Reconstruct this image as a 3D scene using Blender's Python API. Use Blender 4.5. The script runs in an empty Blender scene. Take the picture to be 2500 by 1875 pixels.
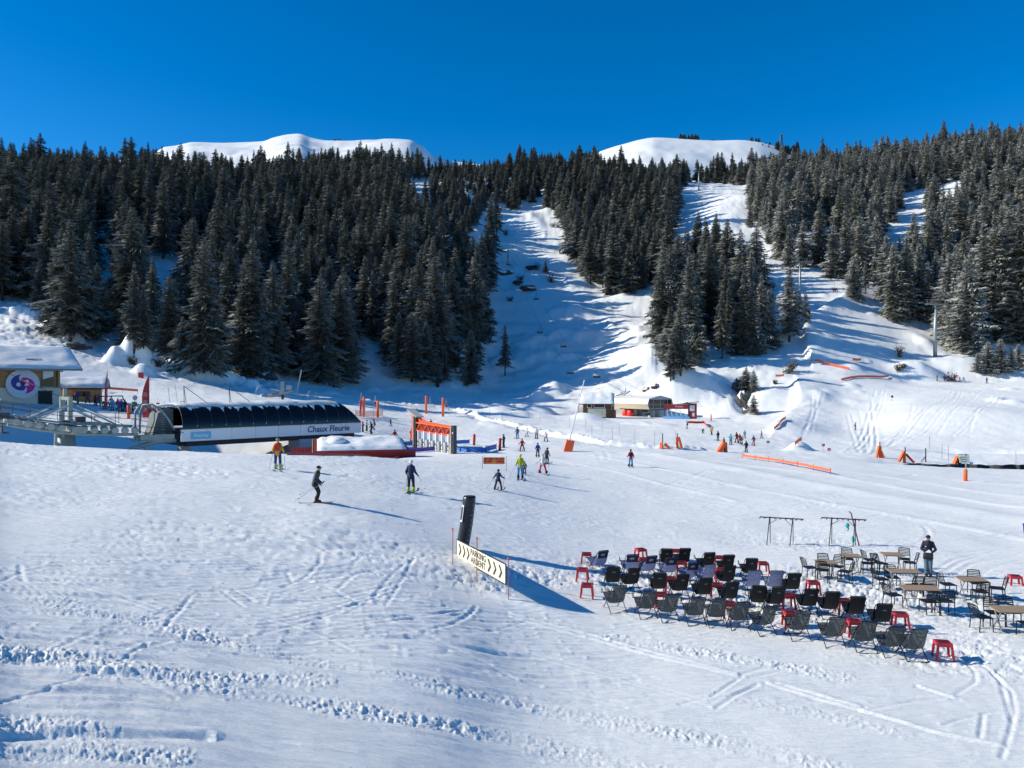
import bpy, bmesh, math, random
import numpy as np
from mathutils import Vector, Matrix, noise as mnoise

SC = bpy.context.scene
COL = SC.collection
F = 1900.0            # focal length in photograph pixels (2500 wide)
HOR = 940.0           # horizon row
CAMZ = 8.0

# ------------------------------------------------------------------ camera, sky, sun, exposure
cam_d = bpy.data.cameras.new('camera'); cam = bpy.data.objects.new('camera', cam_d); COL.objects.link(cam)
cam.location = (0, 0, CAMZ); cam.rotation_euler = (math.radians(90), 0, 0)
cam_d.sensor_width = 36.0; cam_d.lens = F / 2500 * 36.0
cam_d.shift_y = (HOR - 937.5) / 2500
cam_d.clip_start = 0.2; cam_d.clip_end = 8000
SC.camera = cam

SUN_DIR = Vector((1.0, -0.06, -0.54)).normalized()     # way the sunlight travels
SUN_EL = math.asin(-SUN_DIR.z)
w = bpy.data.worlds.new('World'); SC.world = w; w.use_nodes = True
nt = w.node_tree; nt.nodes.clear()
sky = nt.nodes.new('ShaderNodeTexSky'); sky.sky_type = 'NISHITA'; sky.sun_disc = False
sky.sun_elevation = SUN_EL; sky.sun_rotation = math.radians(-93.5)
sky.altitude = 1800; sky.air_density = 0.85; sky.dust_density = 0.6; sky.ozone_density = 3.5
hs = nt.nodes.new('ShaderNodeHueSaturation'); hs.inputs['Saturation'].default_value = 1.37
bg = nt.nodes.new('ShaderNodeBackground'); bg.inputs['Strength'].default_value = 0.135
wo = nt.nodes.new('ShaderNodeOutputWorld')
nt.links.new(sky.outputs[0], hs.inputs['Color']); nt.links.new(hs.outputs[0], bg.inputs[0]); nt.links.new(bg.outputs[0], wo.inputs[0])

sd = bpy.data.lights.new('sun', 'SUN'); sd.energy = 4.8; sd.angle = math.radians(0.5); sd.color = (1.0, 0.945, 0.81)
so = bpy.data.objects.new('sun', sd); COL.objects.link(so)
so.rotation_euler = SUN_DIR.to_track_quat('-Z', 'Y').to_euler(); so.location = (-200, 0, 150)

SC.view_settings.view_transform = 'Standard'; SC.view_settings.look = 'None'
SC.view_settings.exposure = 0.36; SC.view_settings.gamma = 1.0; SC.view_settings.use_curve_mapping = False
SC.cycles.max_bounces = 6; SC.cycles.transparent_max_bounces = 8; SC.cycles.diffuse_bounces = 3
SC.cycles.caustics_reflective = False; SC.cycles.caustics_refractive = False

# ------------------------------------------------------------------ materials
MATS = {}
def mat(name, col, rough=0.6, var=0.12, scale=6.0, metal=0.0, spec=0.4, bump=0.0, alpha=1.0, dark=None):
    """procedural surface: base colour broken up by noise, optional relief"""
    if name in MATS: return MATS[name]
    m = bpy.data.materials.new(name); m.use_nodes = True; n = m.node_tree.nodes; l = m.node_tree.links
    b = n['Principled BSDF']; b.inputs['Roughness'].default_value = rough; b.inputs['Metallic'].default_value = metal
    b.inputs['Specular IOR Level'].default_value = spec
    tc = n.new('ShaderNodeTexCoord'); no = n.new('ShaderNodeTexNoise'); no.inputs['Scale'].default_value = scale
    no.inputs['Detail'].default_value = 5
    l.new(tc.outputs['Object'], no.inputs['Vector'])
    mx = n.new('ShaderNodeMix'); mx.data_type = 'RGBA'
    d = dark or tuple(c * (1 - 2 * var) for c in col)
    mx.inputs[6].default_value = (*d, 1); mx.inputs[7].default_value = (*[min(1, c * (1 + var)) for c in col], 1)
    l.new(no.outputs['Fac'], mx.inputs[0]); l.new(mx.outputs[2], b.inputs['Base Color'])
    if bump:
        bp = n.new('ShaderNodeBump'); bp.inputs['Strength'].default_value = bump; bp.inputs['Distance'].default_value = 0.03
        l.new(no.outputs['Fac'], bp.inputs['Height']); l.new(bp.outputs[0], b.inputs['Normal'])
    if alpha < 1: b.inputs['Alpha'].default_value = alpha
    MATS[name] = m; return m

def snow_mat():
    m = bpy.data.materials.new('snow'); m.use_nodes = True; n = m.node_tree.nodes; l = m.node_tree.links
    b = n['Principled BSDF']; b.inputs['Roughness'].default_value = 0.55; b.inputs['Specular IOR Level'].default_value = 0.35
    tc = n.new('ShaderNodeTexCoord')
    n1 = n.new('ShaderNodeTexNoise'); n1.inputs['Scale'].default_value = 0.35; n1.inputs['Detail'].default_value = 6
    l.new(tc.outputs['Object'], n1.inputs['Vector'])
    mx = n.new('ShaderNodeMix'); mx.data_type = 'RGBA'
    mx.inputs[6].default_value = (0.82, 0.83, 0.815, 1); mx.inputs[7].default_value = (0.88, 0.885, 0.865, 1)
    l.new(n1.outputs['Fac'], mx.inputs[0]); l.new(mx.outputs[2], b.inputs['Base Color'])
    # granular relief: fine crumbs, and long scratches left by skis
    n2 = n.new('ShaderNodeTexNoise'); n2.inputs['Scale'].default_value = 15.0; n2.inputs['Detail'].default_value = 8; n2.inputs['Roughness'].default_value = 0.7
    l.new(tc.outputs['Object'], n2.inputs['Vector'])
    mp = n.new('ShaderNodeMapping'); mp.inputs['Scale'].default_value = (0.30, 3.4, 0.3); mp.inputs['Rotation'].default_value = (0, 0, -0.10)
    l.new(tc.outputs['Object'], mp.inputs['Vector'])
    n3 = n.new('ShaderNodeTexNoise'); n3.inputs['Scale'].default_value = 1.3; n3.inputs['Detail'].default_value = 7; n3.inputs['Roughness'].default_value = 0.65
    l.new(mp.outputs[0], n3.inputs['Vector'])
    b1 = n.new('ShaderNodeBump'); b1.inputs['Strength'].default_value = 0.8; b1.inputs['Distance'].default_value = 0.018
    l.new(n2.outputs['Fac'], b1.inputs['Height'])
    b2 = n.new('ShaderNodeBump'); b2.inputs['Strength'].default_value = 1.0; b2.inputs['Distance'].default_value = 0.14
    l.new(n3.outputs['Fac'], b2.inputs['Height']); l.new(b1.outputs[0], b2.inputs['Normal'])
    l.new(b2.outputs[0], b.inputs['Normal'])
    MATS['snow'] = m; return m
SNOW = snow_mat()

# ------------------------------------------------------------------ object helpers
def link(o, parent=None):
    COL.objects.link(o)
    if parent is not None: o.parent = parent
    return o

def tag(o, label=None, cat=None, group=None, kind=None):
    if label: o['label'] = label
    if cat: o['category'] = cat
    if group: o['group'] = group
    if kind: o['kind'] = kind
    return o

def thing(name, label, cat, loc=(0, 0, 0), rz=0.0, group=None, scale=1.0):
    o = bpy.data.objects.new(name, None); o.empty_display_size = 0.3
    o.location = loc; o.rotation_euler = (0, 0, rz); o.scale = (scale,) * 3
    link(o); return tag(o, label, cat, group)

def dup(root, loc, rz=None, label=None, group=None, scale=None):
    """a copy of a thing with copies of its parts and sub-parts"""
    r = root.copy(); COL.objects.link(r); r.location = loc
    if rz is not None: r.rotation_euler = (0, 0, rz)
    if scale is not None: r.scale = (scale,) * 3 if not isinstance(scale, tuple) else scale
    if label: r['label'] = label
    if group: r['group'] = group
    for ch in list(root.children):
        c = ch.copy(); COL.objects.link(c); c.parent = r
        for g in list(ch.children):
            e = g.copy(); COL.objects.link(e); e.parent = c
    return r

class MB:
    """collects shapes, builds ONE mesh object"""
    def __init__(s): s.v = []; s.f = []; s.mi = []
    def add(s, vs, fs, mi=0):
        o = len(s.v); s.v += [tuple(p) for p in vs]; s.f += [tuple(i + o for i in f) for f in fs]; s.mi += [mi] * len(fs); return s
    def box(s, c, size, R=None, mi=0):
        hx, hy, hz = size[0] / 2, size[1] / 2, size[2] / 2
        vs = [Vector((sx * hx, sy * hy, sz * hz)) for sz in (-1, 1) for sy in (-1, 1) for sx in (-1, 1)]
        if R is not None: vs = [R @ v for v in vs]
        c = Vector(c)
        return s.add([c + v for v in vs], [(0, 2, 3, 1), (4, 5, 7, 6), (0, 1, 5, 4), (2, 6, 7, 3), (0, 4, 6, 2), (1, 3, 7, 5)], mi)
    def bar(s, a, b, w, h=None, mi=0):
        a = Vector(a); b = Vector(b); h = h or w; d = b - a; L = d.length
        if L < 1e-6: return s
        R = d.to_track_quat('X', 'Z').to_matrix()
        return s.box((a + b) / 2, (L, w, h), R, mi)
    def tube(s, pts, r, n=8, mi=0, cap=True):
        pts = [Vector(p) for p in pts]; rs = r if isinstance(r, (list, tuple)) else [r] * len(pts)
        rings = []; prev = None
        for i, p in enumerate(pts):
            t = (pts[min(i + 1, len(pts) - 1)] - pts[max(i - 1, 0)]).normalized()
            if prev is None:
                a = Vector((0, 0, 1)) if abs(t.z) < 0.9 else Vector((1, 0, 0)); x = t.cross(a).normalized()
            else:
                x = (prev - t * prev.dot(t)).normalized()
            prev = x; y = t.cross(x)
            rings.append([p + (x * math.cos(2 * math.pi * k / n) + y * math.sin(2 * math.pi * k / n)) * rs[i] for k in range(n)])
        vs = [q for rg in rings for q in rg]; fs = []
        for i in range(len(pts) - 1):
            for k in range(n):
                fs.append((i * n + k, i * n + (k + 1) % n, (i + 1) * n + (k + 1) % n, (i + 1) * n + k))
        if cap: fs += [tuple(range(n - 1, -1, -1)), tuple((len(pts) - 1) * n + k for k in range(n))]
        return s.add(vs, fs, mi)
    def lathe(s, prof, n=16, c=(0, 0, 0), R=None, mi=0):
        c = Vector(c); vs = []
        for r_, z in prof:
            for k in range(n):
                v = Vector((r_ * math.cos(2 * math.pi * k / n), r_ * math.sin(2 * math.pi * k / n), z))
                vs.append(c + (R @ v if R is not None else v))
        fs = []
        for i in range(len(prof) - 1):
            for k in range(n):
                fs.append((i * n + k, i * n + (k + 1) % n, (i + 1) * n + (k + 1) % n, (i + 1) * n + k))
        fs += [tuple(range(n - 1, -1, -1)), tuple((len(prof) - 1) * n + k for k in range(n))]
        return s.add(vs, fs, mi)
    def prism(s, poly, y0, y1, mi=0):
        """polygon in x,z pushed from y0 to y1"""
        n = len(poly)
        vs = [(x, y0, z) for x, z in poly] + [(x, y1, z) for x, z in poly]
        fs = [tuple(range(n)), tuple(range(2 * n - 1, n - 1, -1))]
        fs += [(i, i + n, (i + 1) % n + n, (i + 1) % n) for i in range(n)]
        return s.add(vs, fs, mi)
    def sheet(s, fn, nu, nv, mi=0):
        vs = [fn(i / nu, j / nv) for j in range(nv + 1) for i in range(nu + 1)]
        fs = [(j * (nu + 1) + i, j * (nu + 1) + i + 1, (j + 1) * (nu + 1) + i + 1, (j + 1) * (nu + 1) + i) for j in range(nv) for i in range(nu)]
        return s.add(vs, fs, mi)
    def ball(s, c, r, n=10, m=7, mi=0, fn=None):
        c = Vector(c); r = r if isinstance(r, (tuple, list)) else (r, r, r)
        vs = []
        for j in range(m + 1):
            th = math.pi * j / m
            for k in range(n):
                ph = 2 * math.pi * k / n
                v = Vector((math.sin(th) * math.cos(ph), math.sin(th) * math.sin(ph), math.cos(th)))
                q = fn(v) if fn else 1.0
                vs.append(c + Vector((v.x * r[0], v.y * r[1], v.z * r[2])) * q)
        fs = [(j * n + k, (j + 1) * n + k, (j + 1) * n + (k + 1) % n, j * n + (k + 1) % n) for j in range(m) for k in range(n)]
        return s.add(vs, fs, mi)
    def xf(s, M):
        s.v = [tuple(M @ Vector(p)) for p in s.v]; return s
    def mesh(s, name, mats, smooth=False, fix=True):
        me = bpy.data.meshes.new(name); me.from_pydata(s.v, [], s.f)
        for m in (mats if isinstance(mats, (list, tuple)) else [mats]): me.materials.append(m)
        if any(s.mi): me.polygons.foreach_set('material_index', s.mi)
        if fix:
            bm = bmesh.new(); bm.from_mesh(me); bmesh.ops.recalc_face_normals(bm, faces=bm.faces); bm.to_mesh(me); bm.free()
        if smooth: me.polygons.foreach_set('use_smooth', [True] * len(me.polygons))
        me.update(); return me
    def build(s, name, mats, parent=None, smooth=False, label=None):
        o = bpy.data.objects.new(name, s.mesh(name, mats, smooth)); link(o, parent)
        if label: o['label'] = label
        return o

def Rz(a): return Matrix.Rotation(a, 3, 'Z')
def Rx(a): return Matrix.Rotation(a, 3, 'X')
def Ry(a): return Matrix.Rotation(a, 3, 'Y')

def text_mesh(s, size, depth=0.01, shear=0.0, bold=0.0, align='CENTER'):
    """raised lettering in the x-z plane facing -y"""
    cu = bpy.data.curves.new('lettering', 'FONT'); cu.body = s; cu.size = size; cu.extrude = depth; cu.shear = shear; cu.offset = bold
    cu.align_x = align; cu.align_y = 'CENTER'; cu.resolution_u = 4
    o = bpy.data.objects.new('lettering', cu); COL.objects.link(o)
    dg = bpy.context.evaluated_depsgraph_get(); me = bpy.data.meshes.new_from_object(o.evaluated_get(dg))
    bpy.data.objects.remove(o); me.transform(Matrix.Rotation(math.radians(90), 4, 'X')); return me
def lettering(s, size, m, loc, parent, depth=0.01, shear=0.0, bold=0.0, rz=0.0, sx=1.0, name='lettering', align='CENTER'):
    me = text_mesh(s, size, depth, shear, bold, align); me.materials.clear(); me.materials.append(m)
    o = bpy.data.objects.new(name, me); o.location = loc; o.rotation_euler = (0, 0, rz); o.scale = (sx, 1, 1); return link(o, parent)
# ------------------------------------------------------------------ terrain height
def pchip(xk, yk, x):
    xk = np.asarray(xk, float); yk = np.asarray(yk, float); h = np.diff(xk); dl = np.diff(yk, axis=-1) / h
    d = np.zeros_like(yk)
    a = dl[..., :-1]; b = dl[..., 1:]; w1 = 2 * h[1:] + h[:-1]; w2 = h[1:] + 2 * h[:-1]
    ok = a * b > 0
    den = np.where(ok, w1 / np.where(a == 0, 1, a) + w2 / np.where(b == 0, 1, b), 1)
    d[..., 1:-1] = np.where(ok, (w1 + w2) / den, 0); d[..., 0] = dl[..., 0]; d[..., -1] = dl[..., -1]
    i = np.clip(np.searchsorted(xk, x) - 1, 0, len(xk) - 2); t = (x - xk[i]) / h[i]; hh = h[i]
    y0 = yk[..., i]; y1 = yk[..., i + 1]; d0 = d[..., i]; d1 = d[..., i + 1]
    return y0 * (2 * t**3 - 3 * t**2 + 1) + hh * d0 * (t**3 - 2 * t**2 + t) + y1 * (-2 * t**3 + 3 * t**2) + hh * d1 * (t**3 - t**2)

def V(v, d): return CAMZ + (HOR - v) * d / F       # ground height seen at row v at distance d
# survey of the ground: direction -> (distance, height)
SURVEY = {
 -700: [(9,2.5),(25,3.6),(50,5.2),(60,5.2),(75,4.0),(90,4.5),(105,8),(130,12),(200,26),(250,42),(330,75),(420,110),(560,165),(1000,220)],
    0: [(9,1.6),(25,2.8),(35,3.4),(50,4.05),(58,3.7),(75,0.4),(88,0.2),(104,5.4),(125,6.6),(150,11),(200,23),(240,V(735,240)),(300,V(640,300)),(400,V(520,400)),(480,V(474,480)),(560,V(462,560)),(1000,V(520,1000))],
  300: [(9,1.3),(25,2.4),(35,3.0),(50,3.6),(57,3.3),(72,-0.6),(88,-1.0),(103,3.9),(125,5.0),(150,6.6),(175,V(905,175)),(200,V(868,200)),(230,V(800,230)),(300,V(665,300)),(400,V(520,400)),(500,V(472,500)),(600,V(452,600)),(1000,V(520,1000))],
  600: [(9,0.9),(25,1.9),(35,2.6),(44,3.2),(52,3.25),(58,2.85),(72,-0.4),(88,-0.8),(100,1.2),(110,2.4),(125,3.4),(150,4.9),(180,V(958,180)),(205,V(925,205)),(240,V(860,240)),(300,V(722,300)),(420,V(570,420)),(560,V(490,560)),(680,V(445,680)),(1000,V(500,1000))],
  850: [(9,0.6),(25,1.5),(35,2.2),(44,2.7),(56,2.75),(66,1.8),(78,0.3),(90,0.2),(98,1.2),(105,1.8),(125,2.4),(165,2.8),(200,V(968,200)),(225,V(942,225)),(260,V(825,260)),(320,V(705,320)),(430,V(575,430)),(560,V(480,560)),(680,V(436,680)),(1000,V(490,1000))],
 1050: [(9,0.4),(25,1.1),(35,1.5),(44,1.9),(56,2.0),(66,1.6),(80,0.6),(92,0.0),(120,0.0),(150,0.5),(180,1.5),(215,V(978,215)),(240,V(938,240)),(270,V(835,270)),(330,V(690,330)),(430,V(555,430)),(560,V(475,560)),(680,V(436,680)),(1000,V(480,1000))],
 1240: [(9,0.1),(20,0.3),(27,0.5),(40,1.1),(54,1.45),(66,1.1),(80,0.4),(95,0.0),(120,-0.2),(160,0.0),(200,1.2),(230,V(975,230)),(255,V(945,255)),(290,V(880,290)),(350,V(770,350)),(430,V(655,430)),(560,V(522,560)),(680,V(430,680)),(1000,V(470,1000))],
 1400: [(9,0.0),(20,0.05),(30,0.25),(45,0.6),(60,0.5),(80,0.1),(100,-0.2),(160,-0.4),(205,-0.4),(225,3.0),(245,V(948,245)),(290,V(868,290)),(330,V(795,330)),(400,V(695,400)),(500,V(575,500)),(620,V(470,620)),(720,V(436,720)),(1000,V(450,1000))],
 1600: [(9,0.0),(25,0.0),(45,0.1),(80,0.0),(115,-0.7),(160,-1.0),(205,-0.6),(225,4.5),(250,V(900,250)),(290,V(830,290)),(340,V(760,340)),(420,V(650,420)),(520,V(545,520)),(620,V(474,620)),(720,V(456,720)),(1000,V(450,1000))],
 1800: [(9,0.0),(25,0.0),(50,0.0),(80,-0.3),(115,-1.1),(160,-1.3),(195,-0.4),(225,V(950,225)),(260,V(865,260)),(310,V(775,310)),(380,V(675,380)),(470,V(560,470)),(520,V(500,520)),(560,V(480,560)),(620,V(466,620)),(720,V(452,720)),(1000,V(450,1000))],
 2050: [(9,0.0),(25,0.0),(50,-0.1),(80,-0.8),(100,-1.6),(130,-1.9),(160,-1.3),(190,1.6),(215,V(952,215)),(250,V(880,250)),(300,V(782,300)),(345,V(705,345)),(410,V(625,410)),(500,V(530,500)),(600,V(452,600)),(720,V(420,720)),(1000,V(450,1000))],
 2250: [(9,0.0),(25,0.0),(50,-0.2),(80,-1.3),(94,-1.9),(100,-2.9),(106,-2.2),(130,-1.8),(160,0.6),(200,5.2),(225,7.6),(243,8.6),(262,V(888,262)),(300,V(800,300)),(345,V(710,345)),(410,V(610,410)),(500,V(500,500)),(580,V(440,580)),(700,V(400,700)),(1000,V(430,1000))],
 2500: [(9,0.0),(25,0.0),(50,-0.3),(80,-1.6),(93,-2.1),(99,-3.3),(106,-2.4),(130,-1.3),(160,1.6),(200,5.8),(225,8.2),(243,9.0),(262,V(885,262)),(300,V(800,300)),(345,V(700,345)),(410,V(590,410)),(500,V(475,500)),(560,V(405,560)),(680,V(368,680)),(1000,V(420,1000))],
 3200: [(9,0.0),(25,0.1),(50,0.0),(80,-1.0),(93,-1.6),(99,-2.6),(106,-1.8),(130,0),(160,4),(200,10),(243,17),(262,24),(300,40),(345,62),(410,94),(500,140),(560,170),(680,210),(1000,300)],
}
NU = np.concatenate([np.arange(-650, -30, 14), np.arange(-30, 2531, 2.8), np.arange(2544, 3160, 14)])
ld = []
d_ = 9.0
while d_ < 1000:
    ld.append(d_)
    d_ *= 1.0032 if d_ < 27 else 1.0050 if d_ < 125 else (1.0065 if d_ < 350 else 1.013)
ND = np.array(ld)
ku = np.array(sorted(SURVEY)); tab = np.zeros((len(ku), len(ND)))
for i, u_ in enumerate(ku):
    p = SURVEY[u_]; tab[i] = pchip(np.log([q[0] for q in p]), [q[1] for q in p], np.log(ND))
Z = pchip(ku, tab.T, NU)                     # rows: distance, columns: direction
# soften the seams of the survey
for _ in range(14):
    Z[:, 1:-1] = 0.25 * Z[:, :-2] + 0.5 * Z[:, 1:-1] + 0.25 * Z[:, 2:]
_n = int(np.searchsorted(ND, 62.0)); _Zs = Z[:_n].copy()
for _ in range(900):
    _Zs[:, 1:-1] = 0.25 * _Zs[:, :-2] + 0.5 * _Zs[:, 1:-1] + 0.25 * _Zs[:, 2:]
_w = np.clip((62.0 - ND[:_n]) / 14, 0, 1)[:, None]; Z[:_n] = Z[:_n] * (1 - _w) + _Zs * _w
UU, DD = np.meshgrid(NU, ND); XX = (UU - 1250) / F * DD; YY = DD

rng = np.random.RandomState(5)
PT = rng.rand(256, 256)
def vn(x, y):
    xi = np.floor(x).astype(int); yi = np.floor(y).astype(int); fx = x - xi; fy = y - yi
    fx = fx * fx * fx * (fx * (fx * 6 - 15) + 10); fy = fy * fy * fy * (fy * (fy * 6 - 15) + 10)
    a = PT[xi & 255, yi & 255]; b = PT[(xi + 1) & 255, yi & 255]; c = PT[xi & 255, (yi + 1) & 255]; e = PT[(xi + 1) & 255, (yi + 1) & 255]
    return (a * (1 - fx) + b * fx) * (1 - fy) + (c * (1 - fx) + e * fx) * fy - 0.5
def fbm(x, y, o=4, g=0.5):
    r = 0; a = 1.0
    for k in range(o): r = r + a * vn(x + 17.3 * k, y + 9.1 * k); x = x * 2.03; y = y * 2.03; a *= g
    return r
def sst(a, b, x): t = np.clip((x - a) / (b - a), 0, 1); return t * t * (3 - 2 * t)

def zt(x, y):
    """bare terrain height at a world point (scalar)"""
    u = 1250 + F * x / y
    j = float(np.interp(u, NU, np.arange(len(NU)))); i = float(np.interp(math.log(max(y, 9.01)), np.log(ND), np.arange(len(ND))))
    i0 = min(int(i), len(ND) - 2); j0 = min(int(j), len(NU) - 2); a = i - i0; b = j - j0
    return float((Z[i0, j0] * (1 - b) + Z[i0, j0 + 1] * b) * (1 - a) + (Z[i0 + 1, j0] * (1 - b) + Z[i0 + 1, j0 + 1] * b) * a)
def G(u, v, dmin=9.0):
    """where the sight line of photograph pixel (u, v) meets the ground"""
    j = float(np.interp(u, NU, np.arange(len(NU)))); j0 = min(int(j), len(NU) - 2); b = j - j0
    zc = Z[:, j0] * (1 - b) + Z[:, j0 + 1] * b; e = zc - (CAMZ + (HOR - v) * ND / F)
    for i in range(1, len(ND)):
        if ND[i] > dmin and e[i] >= 0 and (e[i - 1] < 0 or ND[i - 1] <= dmin):
            t = e[i - 1] / (e[i - 1] - e[i]) if e[i - 1] < 0 else 1.0
            d = ND[i - 1] + t * (ND[i] - ND[i - 1]); return Vector(((u - 1250) / F * d, d, zc[i - 1] + t * (zc[i] - zc[i - 1])))
    i = len(ND) - 1; return Vector(((u - 1250) / F * ND[i], ND[i], zc[i]))
def Gh(u, v, h, dmin=9.0):
    """ground point whose point h metres above it is seen at (u, v)"""
    j = float(np.interp(u, NU, np.arange(len(NU)))); j0 = min(int(j), len(NU) - 2); b = j - j0
    zc = Z[:, j0] * (1 - b) + Z[:, j0 + 1] * b; e = zc + h - (CAMZ + (HOR - v) * ND / F)
    k = np.nonzero((e >= 0) & (ND > dmin))[0]; i = max(1, int(k[0])) if len(k) else len(ND) - 1
    d = ND[i]; x = (u - 1250) / F * d; return Vector((x, d, zt(x, d)))
def at(u, d, dz=0.0):
    """ground point in direction u at distance d"""
    x = (u - 1250) / F * d; return Vector((x, d, zt(x, d) + dz))
def ground(x, y): return Vector((x, y, zt(x, y)))

# --- shaping: banks, mounds, ditches
def window(x0, x1, y0, y1):
    r0, r1 = np.searchsorted(ND, [max(9, y0), y1]); yy = [max(y0, 9), y1]
    us = [1250 + F * x / y for x in (x0, x1) for y in yy]
    c0, c1 = np.searchsorted(NU, [min(us), max(us)])
    return slice(max(0, r0 - 1), min(len(ND), r1 + 1)), slice(max(0, c0 - 1), min(len(NU), c1 + 1))
def mound(p, rx, ry, h, rot=0.0, power=1.0):
    R = 2.6 * max(rx, ry); sl = window(p[0] - R, p[0] + R, p[1] - R, p[1] + R)
    x = XX[sl] - p[0]; y = YY[sl] - p[1]; c, s = math.cos(rot), math.sin(rot)
    q = ((c * x + s * y) / rx) ** 2 + ((-s * x + c * y) / ry) ** 2
    Z[sl] += h * np.exp(-q ** power)
def along(pts, width, fn):
    """fn(signed offset, s) -> height added, along a polyline of ground points"""
    pts = [(p[0], p[1]) for p in pts]; s0 = 0.0; acc = {}
    x0 = min(p[0] for p in pts) - width; x1 = max(p[0] for p in pts) + width
    y0 = min(p[1] for p in pts) - width; y1 = max(p[1] for p in pts) + width
    sl = window(x0, x1, y0, y1); X = XX[sl]; Y = YY[sl]
    best = np.full(X.shape, 1e9); off = np.zeros(X.shape); ss = np.zeros(X.shape)
    for (ax, ay), (bx, by) in zip(pts[:-1], pts[1:]):
        dx, dy = bx - ax, by - ay; L = math.hypot(dx, dy) + 1e-9
        t = np.clip(((X - ax) * dx + (Y - ay) * dy) / L**2, 0, 1)
        ex = X - (ax + t * dx); ey = Y - (ay + t * dy); q = np.hypot(ex, ey)
        m = q < best; best = np.where(m, q, best); sg = np.sign(dx * ey - dy * ex)
        off = np.where(m, sg * q, off); ss = np.where(m, s0 + t * L, ss); s0 += L
    k = best < width
    add = np.zeros(X.shape); add[k] = fn(off[k], ss[k], X[k], Y[k]); Z[sl] += add
# ------------------------------------------------------------------ shaping the snow
R_ = random.Random(11)
def pt(u, v, dmin=9.0): return G(u, v, dmin)

# broad unevenness of the hillside and the far floor
far = sst(120, 260, DD)
smooth_run = 1 - 0.78 * sst(1880, 1960, UU) * (1 - sst(2190, 2260, UU) * sst(250, 262, DD)) * (1 - sst(420, 470, DD)) * sst(120, 150, DD)
far_all = far; far = far * smooth_run
Z += far * (fbm(XX / 34, YY / 34, 4) * 4.0 * sst(205, 285, DD) + fbm(XX / 9 + 5, YY / 9, 3) * 0.9)
steep = far * sst(1750, 1500, UU) * sst(1050, 1180, UU)
Z += steep * np.maximum(0, fbm(XX / 16 + 40, YY / 16, 3) - 0.12) * 7
rough = far_all * sst(760, 640, UU) * (1 - sst(215, 250, DD)) * sst(165, 185, DD)
Z += rough * (np.abs(fbm(XX / 4.2 + 3, YY / 4.2, 3)) * 2.6 + fbm(XX / 1.5, YY / 1.5, 2) * .35)
mid = sst(70, 110, DD) * (1 - far)
Z += mid * fbm(XX / 22 + 9, YY / 22, 4) * 0.55

# banks beside the right-hand piste: steep on the piste side
bank_top = [pt(2149, 691), pt(2068, 728), pt(1987, 776), pt(1966, 805), pt(1978, 872)]
along(bank_top, 14, lambda o, s, x, y: 2.6 * np.where(o > 0, np.exp(-(o / 7.0) ** 2), np.exp(-(o / 1.3) ** 2)) * (1 + 0.3 * vn(x / 3, y / 3)))
bank_low = [pt(1947, 946), pt(1955, 975), pt(1957, 995), pt(1940, 1018), pt(1920, 1036), pt(1896, 1056)]
along(bank_low, 18, lambda o, s, x, y: 2.3 * np.where(o > 0, np.exp(-(o / 9.0) ** 2), np.exp(-(o / 1.6) ** 2)) * (1 + 0.15 * vn(x / 2.6, y / 2.6)))
wall_up = [pt(1790, 845), pt(1840, 850), pt(1900, 835), pt(1962, 800)]
along(wall_up, 10, lambda o, s, x, y: 1.6 * np.exp(-(o / 3.0) ** 2) * (1 + 0.4 * vn(x / 3, y / 3)))
# mounds between the mid station and the piste
q = pt(1700, 985); mound((q.x, q.y + 9), 11, 9, 7.0, 0.2, 1.3)
q = pt(1640, 990); mound((q.x, q.y + 7), 6, 6, 3.2, 0, 1.2)
q = pt(1585, 880); mound((q.x, q.y + 4), 8, 9, 4.5, 0.5, 1.0)
q = pt(1880, 985); mound((q.x, q.y + 4), 8, 8, 2.6)
q = pt(1815, 975); mound((q.x, q.y), 2.2, 7, -3.2, -0.2, 1.2)            # rocky gully
q = pt(2100, 985); mound((q.x, q.y), 9, 12, -0.6)
q = pt(2375, 1100); mound((q.x, q.y), 7.5, 2.6, -1.3, -0.1, 1.5)          # hollow beside the stream
q = pt(2300, 935); mound((q.x - 2, q.y + 9), 7, 5, 3.2, 0, 1.4)           # drift behind the skiers on the terrace
q = pt(2250, 935); mound((q.x, q.y + 10), 7, 4, 1.5)
for u, v, r, h in [(2350,895,9,1.8),(2420,905,6,1.4),(2480,920,5,1.4),(2230,880,8,1.0),(2280,1010,16,.8),(2420,1020,14,1.2)]:
    q = pt(u, v); mound((q.x, q.y), r, r, h, 0, 1.2)
# drift left of the mid station hut, pile further left
q = pt(1340, 1012); mound((q.x - 2.5, q.y), 5.0, 3.2, 2.0, 0, 1.6)
q = pt(1318, 975); mound((q.x, q.y), 3, 3, 2.6); q = pt(1230, 985); mound((q.x, q.y), 9, 2.5, 0.9)
# ploughed edge of the track across the valley
edge = [pt(1120, 1000), pt(1180, 1022), pt(1330, 1055), pt(1480, 1083), pt(1600, 1092), pt(1700, 1095)]
along(edge, 4, lambda o, s, x, y: (0.42 * np.exp(-(o / 0.9) ** 2) - 0.25 * np.exp(-((o + 1.7) / 1.0) ** 2)) * (1 + 1.3 * vn(x / 0.9, y / 0.9)) + 0.3 * np.exp(-(o / 1.6) ** 2) * vn(x * 1.7, y * 1.7))
for a_, b_ in [((900, 985), (1280, 992)), ((640, 962), (900, 985))]:
    along([pt(*a_), pt(*b_)], 5, lambda o, s, x, y: 0.55 * np.exp(-(o / 1.8) ** 2) * (1 + 1.3 * vn(x / 1.3, y / 1.3)))
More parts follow.
